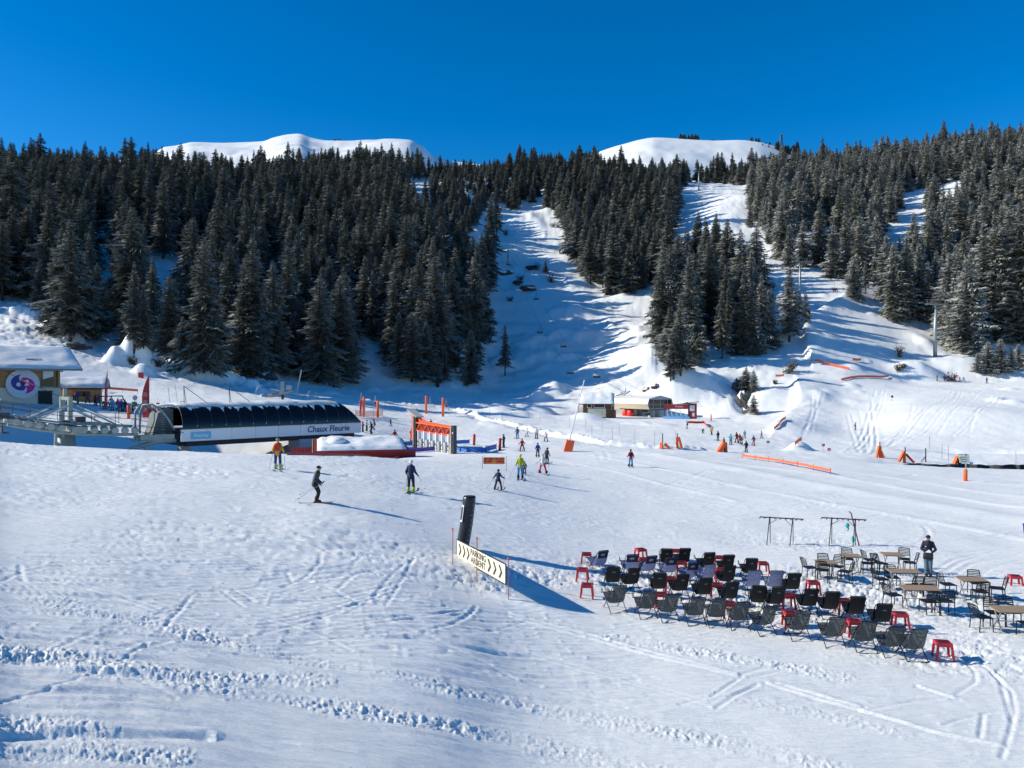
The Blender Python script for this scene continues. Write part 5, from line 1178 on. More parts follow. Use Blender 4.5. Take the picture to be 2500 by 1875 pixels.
# braced fence posts in orange padding
def braced(label, u, v, h, pads, pole, brace_only=False):
    q = pt(u, v); s = q.y / F; t = thing('padded_fence_post', label, 'fence post', q, 0, 'padded fence posts across the valley')
    MB().tube([(pole[0] * s, .1, -.3), (pole[0] * s, .1, pole[1] * s)], .07, 6).build('pole', M_DSTEEL, t)
    for (x0, z0, x1, z1, w_) in pads:
        a = Vector((x0 * s, -.1 - .15 * abs(x0) * s, z0 * s)); b = Vector((x1 * s, .0, z1 * s)); MB().bar(a, b, w_ * s, w_ * s * .8).build('pad', M_ORANGE if x0 <= 2 else mat('orange_pad_dark', (.55, .07, .015), .6, .1, 3), t)  # pads starting right of the post use a darker orange
    return t
braced('fence post with two short orange pads and a slanting strut', 1614, 1094, 0, [(0, -1, 1, 14, 6), (20, -2, 9, 11, 7)], (4, 36))
MB_ = None
braced('narrow pair of orange pads leaning together, left in the row', 1655, 1093, 0, [(-2, 0, -2, 26, 5), (9, -1, 2, 26, 6)], (-1, 35))
braced('bulky orange padded post with a long slanting pad to its left', 1768, 1104, 0, [(-16, 0, 0, 22, 10), (4, 0, 3, 24, 6), (-1, 12, -1, 32, 6), (-8, 0, 2, 22, 5)], (0, 37))
braced('tall orange padded tripod beside the foot of the bowl', 2147, 1117, 0, [(-9, 0, -2, 28, 5), (1, 0, 1, 28, 6), (9, -1, 3, 16, 8)], (2, 38))
braced('wide orange padded tripod in the middle of the right-hand fence', 2207, 1129, 0, [(-14, 3, 0, 27, 6), (0, 0, 1, 27, 6.5), (22, 0, 5, 20, 6.5)], (4, 37))
braced('orange padded post by the stream left of the signpost', 2338, 1140, 0, [(-13, 0, 0, 26, 8), (4, 0, 3, 25, 7)], (3, 27))
q = pt(2260, 1128); s_ = q.y / F; t = thing('fence_post', 'bare grey fence post with a slanting strut beside the stream', 'fence post', q); MB().tube([(0, 0, -.3), (0, 0, 34 * s_)], .07, 6).build('pole', M_DSTEEL, t); MB().tube([(-13 * s_, 0, -.1), (0, 0, 14 * s_)], .05, 6).build('strut', M_DSTEEL, t)
# thin wires of that fence
def wire(pts, label, r=.012): return tag(MB().tube(pts, r, 4).build('fence_wire', M_DSTEEL), label, 'wire', 'fence wires')
a = pt(2150, 1116) + Vector((0, 0, 1.6)); b = pt(2210, 1128) + Vector((0, 0, 1.5)); c = pt(2260, 1126) + Vector((0, 0, 1.5)); e = pt(2338, 1138) + Vector((0, 0, 1.4))
wire([a, b.lerp(a, .5) - Vector((0, 0, .1)), b, c, e], 'thin wire strung between the orange padded posts at right')
# signpost
q = pt(2357, 1174); s_ = q.y / F; t = thing('signpost', 'piste signpost with cream arrow boards on an orange padded foot', 'signpost', q)
MB().lathe([(4.6 * s_, -.2), (4.6 * s_, 27 * s_), (4.0 * s_, 28 * s_)], 14).build('pad', M_ORANGE, t, True); MB().tube([(1 * s_, 0, 1), (1.5 * s_, 0, 66 * s_)], .06, 6).build('pole', M_STEEL, t)
for k, (x, z, w_, mm) in enumerate([(-5, 58, 26, M_WHITE), (-4, 52.5, 24, M_WHITE), (-3, 47, 24, M_WHITE), (13, 43.5, 7, mat('sign_blue2', (.02, .12, .5)))]):
    bd = MB().box((x * s_, -.1, z * s_), (w_ * s_, .05, 4.6 * s_)).build('arrow_board', mat('cream_board', (.72, .70, .55), .5, .05, 2) if mm is M_WHITE else mm, t)
    if k < 3: MB().box((x * s_ - 3 * s_, -.13, z * s_), (12 * s_, .01, 1.2 * s_)).build('lettering_line', M_BLACK, bd)
    else: MB().prism([((x - 1.6) * s_, (z - 1) * s_), ((x + 2) * s_, z * s_), ((x - 1.6) * s_, (z + 1.2) * s_)], -.14, -.126).build('arrow', M_WHITE, bd)
MB().box((-4 * s_, -.0, 63.5 * s_), (22 * s_, .3, 1.6 * s_)).build('cap_board', M_DSTEEL, t)

# orange net strips on the pistes
M_ONET = mat('orange_strip', (.80, .17, .07), .7, .18, 6, alpha=.8)
strip_px('orange_strip', 'long orange net strip on bent stakes right of the skier in red', [(1812, 1119), (1912, 1134), (2028, 1158)], .27, M_ONET, dz=.24, nposts=7, cat='net fence')
strip_px('orange_strip', 'upper orange strip slanting down across the right-hand piste', [(1980, 886), (2074, 904)], .75, M_ONET, dz=.1, nposts=4, cat='net fence')
strip_px('orange_strip', 'lower orange strip slanting up across the right-hand piste', [(2054, 930), (2170, 921)], .65, M_ONET, dz=.1, nposts=4, cat='net fence')
strip_px('orange_strip', 'short orange strip high on the right-hand piste', [(2082, 882), (2102, 882)], .8, M_ONET, dz=.2, nposts=2, cat='net fence')
strip_px('orange_strip', 'short orange net on the bank left of the right-hand piste', [(1894, 920), (1914, 919)], .6, M_ONET, dz=.1, nposts=2, cat='net fence')
strip_px('orange_strip', 'tiny orange net just above the short one on the bank', [(1911, 912), (1924, 908)], .6, M_ONET, dz=.1, nposts=2, cat='net fence')
strip_px('orange_strip', 'orange net running up the lower bank of the right-hand piste', [(1890, 1050), (1903, 1040), (1918, 1024)], .55, M_ONET, dz=.1, nposts=3, cat='net fence')
strip_px('orange_strip', 'orange net on the snow heap near the small red signs', [(1941, 1092), (1957, 1080)], .5, M_ONET, dz=.3, nposts=3, cat='net fence')
q = pt(1957, 1100); mound_o = None
for u, v, m_, lab in [(2010, 1100, M_RED, 'small red notice, left of the two on the flat below the piste'), (2024, 1112, M_RED, 'small red notice, right of the two on the flat below the piste'), (1875, 1092, mat('plum', (.2, .03, .15)), 'small plum-coloured notice right of the skier in orange trousers')]:
    q = pt(u, v); t = thing('notice', lab, 'sign', q); MB().tube([(0, 0, -.1), (0, 0, .9)], .02, 5).build('stake', M_DSTEEL, t); bd = MB().box((0, -.03, .82), (.45, .03, .36)).build('board', m_, t); MB().box((0, -.05, .82), (.3, .01, .07)).build('stripe', M_WHITE, bd)
# marker stakes along the ploughed track
ST = [(1178,1010),(1195,1020),(1218,1003),(1250,1012),(1290,1020),(1318,1028),(1227,1030),(1355,1036),(1390,1042),(1430,1050),(1470,1056),(1512,1062),(1445,1074),(1495,1082),(1550,1078),(1598,1088),(1650,1086),(1111,998),(1112,1016),(1145,1004),(1060,1003),(1005,1000),(970,1003),(940,1005),(1030,1018),(1470,1024),(2300,1120),(2315,1126),(2270,1098),(2480,1140)]
s0 = None
for k, (u, v) in enumerate(sorted(ST)):
    q = pt(u, v); lab = 'thin bare marker stake along the tracks, ' + ordinal(k)
    if s0 is None:
        s0 = thing('marker_stake', lab, 'stake', q, 0, 'thin marker stakes along the tracks'); MB().tube([(0, 0, -.2), (.03, 0, 1.0), (.02, .02, 2.1)], .022, 5).build('stick', M_DSTEEL, s0)
    else: dup(s0, q, k * 1.3, lab)
    
# shrubs and rocks on the slopes
M_ROCK = mat('dark_rock', (.085, .08, .075), .9, .35, .8, bump=.6); M_TWIG = mat('bare_twigs', (.075, .05, .035), .9, .3, 6)
def rock(label, u, v, r, sq=(1, .8, .7), seed=0):
    q = pt(u, v); t = thing('rock_outcrop', label, 'rock', q, seed)
    MB().ball((0, 0, 0), (r * sq[0], r * sq[1], r * sq[2]), 16, 11, fn=lambda d: 1 + .45 * mnoise.noise(d * 1.7 + Vector((seed * 3.1, 0, 0))) + .25 * mnoise.noise(d * 4 + Vector((seed, 0, 0)))).build('stone', M_ROCK, t)
    MB().ball((0, .15 * r, r * sq[2] * .34), (r * sq[0] * .75, r * sq[1] * .75, r * sq[2] * .7), 12, 8, fn=lambda d: 1 + .3 * mnoise.noise(d * 2 + Vector((seed, 1, 0)))).build('snow_cover', SNOW, t, True)
for k, (u, v, r, sq, lab) in enumerate([(1800, 952, 2.6, (.6, .6, 1.1), 'dark rock at the top of the gully right of the big snow mound'), (1815, 985, 2.8, (.6, .6, 1.2), 'largest dark rock face in the gully right of the big snow mound'), (1826, 1006, 2.0, (.8, .7, .8), 'dark rock at the foot of that gully'),
    (1578, 952, 1.3, (1.1, .7, .7), 'dark rock on the slope right above the cream terminal'), (1600, 944, 1.2, (1, .7, .7), 'smaller dark rock right above the cream terminal'), (1230, 668, 4.5, (1.5, .8, .5), 'dark ledge below the gully lift tower'), (1290, 705, 4.0, (1.6, .8, .4), 'long dark ledge in the shaded gully'), (1262, 690, 3.0, (1.4, .8, .4), 'short dark ledge in the shaded gully'),
    (1125, 695, 4.2, (1.3, .8, .6), 'dark ledge between tall spruces at the left of the gully'), (648, 924, 2.2, (1.4, .8, .7), 'dark rock under the spruces left of the pale leaning pole'), (1300, 655, 3.0, (1.4, .9, .5), 'dark ledge beside the lone small gully spruce'), (195, 848, 2.0, (2, .8, .5), 'dark rim of earth under the left spruces')]):
    rock(lab, u, v, r, sq, k * .7)
def shrub(label, u, v, h, w, dens=26, kind='bare'):
    q = pt(u, v); r = random.Random(int(u * 7 + v)); t = thing('shrub', label, 'shrub', q, 0)
    m = MB(); lf = MB()
    for k in range(dens):
        a = r.uniform(0, 6.28); e = r.uniform(.4, 1); p0 = Vector((r.gauss(0, .15) * w, r.gauss(0, .15) * w, -.1)); p1 = Vector((math.cos(a) * w * e * .6, math.sin(a) * w * e * .6, h * r.uniform(.45, 1)))
        m.tube([p0, (p0 + p1) / 2 + Vector((0, 0, .1 * h)), p1], [.05, .035, .015], 4, cap=False)
        for j in range(9 if kind == 'green' else 5):
            c = p0.lerp(p1, r.uniform(.3, 1)) + Vector((r.gauss(0, .12), r.gauss(0, .12), r.gauss(0, .1))) * w; s = r.uniform(.12, .3) * (w ** .5)
            d = Vector((r.gauss(0, 1), r.gauss(0, 1), r.gauss(0, .6))).normalized() * s; f_ = d.cross(Vector((0, 0, 1))).normalized() * s * .4
            lf.add([c - d, c + f_, c + d, c - f_], [(0, 1, 2, 3)])
    m.build('stems', M_TWIG, t); lf.build('sprays', NEEDLE if kind == 'green' else M_TWIG, t)
for u, v, h, w, k, lab in [(1200, 585, 4, 5, 'bare', 'dark bare shrub at the top of the gully run'), (1235, 575, 4, 5, 'bare', 'dark shrub left of the gully lift tower top'), (1362, 556, 4, 4, 'bare', 'snowy shrub on the hump at the right of the gully run'), (1310, 660, 4.5, 6, 'bare', 'broad dark shrub below the gully run'), (1345, 690, 6, 7, 'bare', 'largest dark shrub under the lone small gully spruce'), (1270, 685, 3, 5, 'bare', 'low dark shrub on the gully ledges'), (1245, 735, 2.5, 4, 'bare', 'lowest dark shrub in the shaded gully'), (1180, 700, 4, 6, 'bare', 'dark shrub beside the tall spruce left of the gully'),
    (1465, 690, 4.5, 6, 'green', 'rimed bush at the foot of the spruces right of the gully'), (2196, 872, 4.5, 3.6, 'green', 'upper green juniper bush right of the piste'), (2192, 906, 2.5, 2.4, 'green', 'lower green juniper bush right of the piste'), (2205, 898, 1.5, 2.0, 'green', 'tiny green bush between the two junipers'), (1932, 908, 4.5, 4.0, 'green', 'green bush on the bank left of the piste'), (1926, 912, 2, 2, 'green', 'small green bush beside the one on the bank'), (1893, 938, 1.3, 1.5, 'green', 'dot-sized bush on the bowl bank below the orange nets'), (1350, 555, 3, 4, 'green', 'rimed bush at the right edge of the gully run'),
    (2320, 930, 2.2, 5, 'bare', 'brown brush behind the skiers on the terrace'), (325, 890, 2.5, 3, 'bare', 'dry brush sticking out between the left boulders'), (385, 895, 2.2, 3, 'bare', 'dry brush sticking out between the middle boulders'), (1068, 945, 1.6, 1.4, 'bare', 'small leafless bush at the foot of the left wood'), (1165, 838, 1.5, 1.3, 'green', 'seedling spruce left of the lone spruce')]:
    shrub(lab, u, v, h, w, 26, k)
# two bare trunks with tackle on the knoll
for u, v0, v1, lab in [(1592, 826, 742, 'left one of two bare trunks on the lit knoll'), (1603, 824, 748, 'right one of two bare trunks on the lit knoll')]:
    q = pt(u, v0); h = (v0 - v1) * q.y / F; t = thing('bare_trunk', lab, 'tree', q, 0, None)
    MB().tube([(0, 0, -.4), (.1, 0, h * .5), (-.05, 0, h)], [.22, .16, .05], 7).build('trunk', BARK, t)
    m = MB(); r = random.Random(u)
    for k in range(16):
        z = h * r.uniform(.25, .95); a = r.uniform(0, 6.28); l = r.uniform(.8, 2.2); m.tube([(0, 0, z), (math.cos(a) * l, math.sin(a) * l, z - .3)], [.04, .01], 4, cap=False)
    m.build('branches', BARK, t)
# lattice mast and little trees on the right-hand peak
def ridge_z(u, v, d): return Vector(((u - 1250) / F * d, d, V(v, d)))
p = ridge_z(1907, 366, 1290); t = thing('lattice_mast', 'lattice mast standing on the shoulder of the right-hand snow peak', 'mast', p)
m = MB()
for sx_, sy_ in ((-1, -1), (1, -1), (1, 1), (-1, 1)): m.tube([(sx_ * 3.4, sy_ * 3, -6), (sx_ * .8, sy_ * .8, 26)], .42, 4)
for k in range(7):
    z = -2 + 4 * k; w_ = 3.2 - .38 * k
    m.tube([(-w_, -w_, z), (w_, -w_, z + 4)], .25, 4); m.tube([(w_, -w_, z), (-w_, -w_, z + 4)], .25, 4)
m.box((0, 0, 24), (5, .5, .5)); m.build('lattice', M_DSTEEL, t)
items = []
rr = random.Random(9)
for (u0, u1, v0, v1, n, hh) in [(1660, 1710, 338, 347, 22, 11), (1725, 1750, 346, 350, 6, 6), (1832, 1856, 345, 349, 6, 11), (1868, 1884, 352, 356, 4, 6), (1895, 1905, 360, 364, 3, 13), (1915, 1950, 365, 380, 14, 16), (1600, 1620, 345, 350, 5, 6), (1790, 1880, 362, 380, 8, 12)]:
    for k in range(n):
        u = rr.uniform(u0, u1); v = rr.uniform(v0, v1); p = ridge_z(u, v + 2, 1296 if v < 358 else 1270); items.append([p.x, p.y, p.z - 4, hh * rr.uniform(.7, 1.2) + 4, rr.uniform(.9, 1.4), 0, False])
for (u0, u1, v0, n, hh) in [(815, 835, 346, 10, 9), (850, 870, 347, 4, 4), (880, 960, 346, 12, 4), (540, 570, 353, 7, 4), (745, 760, 338, 3, 4)]:
    for k in range(n):
        u = rr.uniform(u0, u1); p = ridge_z(u, v0 + 2, 1890); items.append([p.x, p.y, p.z - 5, hh * rr.uniform(.7, 1.3) + 5, 1.4, 0, False])
wood('ridge_trees', items, 'scattered small spruces along the far snow ridges')
# dark water in the stream bed
m = MB(); L1 = [at(u, 98.5) for u in range(2210, 3000, 60)]
m.add([(p.x, 96.5, min(q_.z for q_ in L1) + .35) for p in L1] + [(p.x, 101.5, min(q_.z for q_ in L1) + .35) for p in L1], [(i, i + 1, len(L1) + i + 1, len(L1) + i) for i in range(len(L1) - 1)])
tag(m.build('stream', mat('dark_water', (.012, .018, .03), .15, .2, 2)), kind='structure')

# undercut bank along the far side of the stream, its shade painted dark
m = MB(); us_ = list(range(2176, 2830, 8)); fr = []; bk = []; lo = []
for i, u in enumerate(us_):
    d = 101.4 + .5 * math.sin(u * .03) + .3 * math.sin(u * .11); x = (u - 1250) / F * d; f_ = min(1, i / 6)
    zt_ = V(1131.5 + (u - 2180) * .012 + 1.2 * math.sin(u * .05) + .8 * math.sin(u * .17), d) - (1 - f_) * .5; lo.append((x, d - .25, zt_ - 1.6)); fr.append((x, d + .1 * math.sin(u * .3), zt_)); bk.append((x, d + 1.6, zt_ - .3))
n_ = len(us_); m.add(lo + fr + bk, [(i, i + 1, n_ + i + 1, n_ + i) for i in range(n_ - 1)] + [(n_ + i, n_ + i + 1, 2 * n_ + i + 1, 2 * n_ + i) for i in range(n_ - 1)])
tag(m.build('stream_bank', mat('bank_shade', (.06, .06, .066), .9, .4, 1.2, bump=.5)), kind='structure')
# ------------------------------------------------------------------ parking banner and inflatable column
pl = Vector((-2.22, 31.5, 0)); pr = Vector((-.21, 27.0, 0)); dv = pr - pl; Lb = dv.length; br = math.atan2(dv.y, dv.x)
zl = V(1359, 31.5); zr = V(1427, 27.0); hb = .70
pk = thing('parking_banner', 'cream banner reading PARKING ARDENT between black chevrons', 'banner', (pl.x, pl.y, zl), br)
tilt = math.atan2(zr - zl, Lb)
m = MB(); m.box((Lb / 2, 0, hb / 2), (Lb, .03, hb)); pan = m.build('panel', mat('cream_vinyl', (.72, .67, .53), .5, .05, .7), pk); pan.rotation_euler.y = -tilt
m = MB(); 
for a, b in (((0, 0, 0), (Lb, 0, 0)), ((0, 0, hb), (Lb, 0, hb)), ((0, 0, 0), (0, 0, hb)), ((Lb, 0, 0), (Lb, 0, hb))): m.bar((a[0], -.005, a[2]), (b[0], -.005, b[2]), .035)
o = m.build('edging', M_BLACK, pk); o.rotation_euler.y = -tilt
def chev(x): 
    w = .20; t = .13; return [(x, .58), (x + t, .58), (x + w + t, .35), (x + t, .12), (x, .12), (x + w, .35)]
for x in (.22, .68, 1.12, 3.30, 3.80, 4.32): MB().prism(chev(x * Lb / 4.93), -.024, -.017).build('chevron', mat('black_print', (.03, .027, .02), .6, .1), pan)
M_BP = MATS['black_print']
lettering('PARKING', .34, M_BP, (Lb * .475, -.02, .49), pan, .004, 0, .002, sx=1.12); lettering('ARDENT', .34, M_BP, (Lb * .475, -.02, .205), pan, .004, 0, .002, sx=1.12)
def stake(u, v, h, label, m_=None):
    q = pt(u, v); t = thing('red_stake', label, 'stake', q, 0, 'red stakes of the parking banner')
    MB().tube([(0, 0, -.3), (.01, 0, h)], .016, 6).build('shaft', mat('red_stake', (.42, .07, .05), .5, .1, 3), t); MB().lathe([(.02, h - .12), (.034, h - .1), (.034, h - .01), (.02, h)], 8).build('cap', M_ORANGE, t)
stake(1105, 1379, 1.38, 'thin red stake at the left end of the parking banner'); stake(1164, 1411, 1.50, 'thin red stake behind the middle of the parking banner'); stake(1241, 1464, 1.47, 'thin red stake in front of the right end of the parking banner')
q = pt(1127, 1362); q = at(1126, 32.9)
col_ = thing('inflatable_column', 'leaning black inflatable column with white script, behind the parking banner', 'advertising column', (q.x, q.y, q.z)); hC = 2.15
def axis(t): return Vector((.05 + .30 * t + .03 * math.sin(3 * t), 0, hC * t))
MB().tube([axis(i / 12) - Vector((0, 0, .1 if i == 0 else 0)) for i in range(12)] + [axis(1) - Vector((0, 0, .03)), axis(1)], [.27] * 11 + [.27, .265, .25], 28).build('tube', mat('black_vinyl', (.012, .013, .022), .35, .2, 3, spec=.5), col_, True)
m = MB()
m.sheet(lambda a, b: tuple(axis(.52 + .33 * b) + Vector((-.275 * math.cos((a - .55) * 1.9), -.275 * math.sin((a - .55) * 1.9 + .55), 0))), 8, 6); m.build('logo_patch', M_WHITE, col_, True)
m = MB()
m.sheet(lambda a, b: tuple(axis(.56 + .25 * b) + Vector((-.281 * math.cos((a - .55) * 1.4), -.281 * math.sin((a - .55) * 1.4 + .55), 0))), 6, 4); m.build('logo_centre', M_BLACK, col_, True)
m = MB(); pts = []
for k in range(70):
    t = k / 69; th = math.radians(-48) + .30 * math.sin(t * 46) * (1.4 if t < .14 or .66 < t < .8 else .55); p = axis(.13 + .72 * t + .018 * math.cos(t * 46)); pts.append(p + Vector((.274 * math.sin(-th), -.274 * math.cos(th), 0)))
m.tube(pts, .008, 4); m.build('script', mat('grey_print', (.42, .38, .36), .6, .05), col_)
m = MB()
for k in range(16): a0 = k / 16 * 2 * math.pi
m.lathe([(.22, 0), (.25, .012), (.24, .02)], 24, axis(1)); m.build('top_rim', M_BLACK, col_)

# ------------------------------------------------------------------ sling chairs
M_FRAME = mat('black_tube', (.012, .013, .016), .35, .1, 4, metal=.3)
M_SLB = mat('black_sling', (.008, .008, .010), .75, .2, 5); M_SLG = mat('grey_mesh_sling', (.070, .083, .085), .7, .15, 9, alpha=.74); M_SLV = mat('lavender_sling', (.27, .29, .45), .75, .06, 3); M_SLN = mat('navy_sling', (.012, .014, .045), .75, .1, 3)
M_EMB = mat('grey_green_print', (.16, .22, .21), .7, .3, 14); M_EMW = mat('pale_print', (.55, .55, .62), .7, .05, 3)
def sling(t):
    """profile from the head bar (t=0) down and forward to the front bar (t=1): (y, z)"""
    P = [(-.40, .84), (-.33, .62), (-.25, .42), (-.12, .29), (.05, .285), (.22, .36), (.40, .46)]
    f = t * (len(P) - 1); i = min(int(f), len(P) - 2); e = f - i
    p0, p1, p2, p3 = P[max(i - 1, 0)], P[i], P[i + 1], P[min(i + 2, len(P) - 1)]
    c = lambda k: .5 * (2 * p1[k] + (p2[k] - p0[k]) * e + (2 * p0[k] - 5 * p1[k] + 4 * p2[k] - p3[k]) * e * e + (3 * p1[k] - p0[k] - 3 * p2[k] + p3[k]) * e ** 3)
    return c(0), c(1)
def sling_chair(name, label, style):
    t = thing(name, label, 'deck chair'); w = .27
    r = .014
    def rc(pts): return pts
    MB().tube([(-w, .34, .02), (-w, -.05, .43), (-w, -.38, .80), (-w + .05, -.42, .86), (w - .05, -.42, .86), (w, -.38, .80), (w, -.05, .43), (w, .34, .02)], r, 7).build('back_frame', M_FRAME, t, True)
    MB().tube([(-w, .34, .02), (w, .34, .02)], r, 6).build('front_foot_bar', M_FRAME, t)
    MB().tube([(-w - .03, -.34, .02), (-w - .03, .08, .36), (-w - .03, .40, .60), (-w - .03, .44, .46), (w + .03, .44, .46), (w + .03, .40, .60), (w + .03, .08, .36), (w + .03, -.34, .02)], r, 7).build('seat_frame', M_FRAME, t, True)
    MB().tube([(-w - .03, -.34, .02), (w + .03, -.34, .02)], r, 6).build('rear_foot_bar', M_FRAME, t)
    for s in (-1, 1): MB().tube([(s * (w + .015), -.20, .60), (s * (w + .03), .02, .50), (s * (w + .03), .22, .48)], r * .9, 6).build('arm', M_FRAME, t)
    body = {'black': M_SLB, 'grey': M_SLG, 'lavender': M_SLV, 'navy': M_SLV, 'plain': M_SLB}[style]
    m = MB(); ww = .245
    def sh(a, b):
        y, z = sling(b); e = (2 * a - 1); return (e * ww, y, z - .02 * (1 - e * e) * math.sin(math.pi * b))
    m.sheet(sh, 6, 20); m.sheet(lambda a, b: (sh(a, b)[0], sh(a, b)[1] - .006, sh(a, b)[2] - .006), 6, 20)
    sl = m.build('sling', body, t, True)
    def back(x, b): y, z = sling(b); return (x, y - .011, z - .010)
    if style == 'navy':
        m = MB(); m.sheet(lambda a, b: back((2 * a - 1) * ww * .99, .0 + .20 * b), 4, 6); m.build('navy_panel', M_SLN, sl, True)
    if style in ('navy', 'lavender'):
        # five-pointed outline badge
        m = MB(); o_, i_ = [], []; cx, cb, sc_ = -.02, (.10 if style == 'navy' else .14), (.12 if style == 'navy' else .19)
        for k in range(10):
            a = math.radians(18 + 36 * k); R = 1.0 if k % 2 == 0 else .55
            sx_ = 1.0 if style == 'navy' else 1.1
            o_.append((cx + sx_ * sc_ * R * math.cos(a + .3), cb - sc_ * .33 * R * math.sin(a + .3))); i_.append((cx + sx_ * sc_ * R * .74 * math.cos(a + .3), cb - sc_ * .33 * R * .74 * math.sin(a + .3)))
        def q(p): y, z = sling(max(0.005, p[1])); return (p[0], y - .016, z - .014)
        vs = [q(p) for p in o_] + [q(p) for p in i_]; m.add(vs, [(k, (k + 1) % 10, 10 + (k + 1) % 10, 10 + k) for k in range(10)])
        for k in range(3): m.add([q((cx - .05 + .04 * k, cb + .008)), q((cx - .025 + .04 * k, cb + .008)), q((cx - .02 + .04 * k, cb - .010)), q((cx - .045 + .04 * k, cb - .010))], [(0, 1, 2, 3)])
        m.build('star_badge', M_EMW, sl)
    if style == 'black':
        m = MB(); rr = random.Random(3)
        for k in range(9):
            a = math.radians(-20 + 27.5 * k); L = rr.uniform(.08, .115); dx, db = math.cos(a) * L, -math.sin(a) * L * .30
            def q(x, b): y, z = sling(max(0.01, b)); return (x, y - .014, z - .012)
            cx, cb = .015, .135; px, pb = -math.sin(a) * .012, -math.cos(a) * .004
            m.add([q(cx + dx * .25 - px, cb + db * .25 - pb), q(cx + dx * .25 + px, cb + db * .25 + pb), q(cx + dx, cb + db)], [(0, 1, 2)])
        m.add([q(cx - .04, cb + .012), q(cx + .04, cb + .012), q(cx + .045, cb - .002), q(cx - .045, cb - .002)], [(0, 1, 2, 3)])
        m.build('leaf_badge', M_EMB, sl)
    return t
CH = [  # u, v of the middle of the head bar, kind, turn
 ('navy', [(1474,1345,-24),(1545,1355,-4),(1592,1358,-14),(1641,1364,-8),(1694,1371,-10)]),
 ('lavender', [(1735,1379,-12),(1843,1391,8),(1897,1396,8)]),
 ('black', [(1628,1341,12),(1673,1340,0),(1733,1348,-2),(1780,1356,-4),(1836,1363,4), (1783,1383,-6),(1940,1401,4), (1498,1384,8),(1549,1389,-10),(1611,1400,2),(1668,1406,-4),(1724,1410,2),(1789,1418,-6),(1854,1430,12),(1902,1437,0),(1982,1439,8),(2160,1476,12)]),
 ('plain', [(2034,1447,8),(2095,1458,10)]),
 ('grey', [(1514,1431,-12),(1587,1444,-2),(1641,1452,-6),(1705,1460,2),(1756,1463,4),(1812,1468,8),(1881,1480,-10),(1961,1493,2),(2045,1508,4),(2121,1518,6),(2191,1531,8),(2245,1538,6)]),
]
NAVY_L = ['navy-topped deck chair with a star badge, alone at the left end beside a red stool', 'navy-topped deck chair with star badge, second from the left', 'navy-topped deck chair with star badge, middle of the five', 'navy-topped deck chair with star badge, fourth from the left', 'navy-topped deck chair with star badge, right end, touching a lavender chair']
LAV_L = ['lavender deck chair with a large star, left of three, among black chairs', 'lavender deck chair with a large star, middle of three, leaning well back', 'lavender deck chair with a large star, right of three, next to a black chair']
BLK_L = ['black deck chair, left end of the backmost row', 'black deck chair, second in the backmost row', 'black deck chair, third in the backmost row', 'black deck chair, fourth in the backmost row above a lower black one', 'black deck chair, right end of the backmost row by a red stool', 'black deck chair between two lavender deck chairs', 'black deck chair right of the last lavender chair',
         'black deck chair, left end of the third row', 'black deck chair, second in the third row', 'black deck chair, third in the third row', 'black deck chair, fourth in the third row', 'black deck chair, fifth in the third row', 'black deck chair, sixth in the third row', 'black deck chair leaning far back, seventh in the third row', 'black deck chair, eighth in the third row', 'upright black deck chair in front of a red stool, ninth in the third row', 'black deck chair with a leaf badge, right end of the third row']
PL_L = ['plain black deck chair without badge, right of the upright ninth one', 'plain black deck chair without badge, left of the last badged one']
GRY_L = ['grey mesh deck chair, left end of the front row', 'grey mesh deck chair, second from left in the front row', 'grey mesh deck chair, third from left in the front row', 'grey mesh deck chair, fourth from left in the front row', 'grey mesh deck chair, fifth from left in the front row', 'grey mesh deck chair, sixth from left in the front row', 'grey mesh deck chair standing upright, seventh in the front row', 'grey mesh deck chair over a red stool, eighth in the front row', 'grey mesh deck chair, fourth from the right end of the front row', 'grey mesh deck chair beside a red stool, third from the right', 'grey mesh deck chair, second from the right end of the front row', 'grey mesh deck chair at the right end, beside the foremost red stool']
for (style, L), labs in zip(CH, (NAVY_L, LAV_L, BLK_L, PL_L, GRY_L)):
    first = None
    for (u, v, tz), lab in zip(L, labs):
        q = Gh(u, v, .97); rz = math.radians(-tz * .9 + 4 + R_.uniform(-4, 4)); p = Vector((q.x, q.y, 0)) + Rz(rz) @ Vector((0, .48, 0)); z = min(zt(p.x, p.y), zt(q.x, q.y)) - .03
        if first is None:
            first = sling_chair('deck_chair', lab, style); first.location = (p.x, p.y, z); first.rotation_euler.z = rz; first.scale = (1.0, 1.17, 1.17); first['group'] = 'deck chairs in rows on the snow'
        else: dup(first, (p.x, p.y, z), rz, lab)

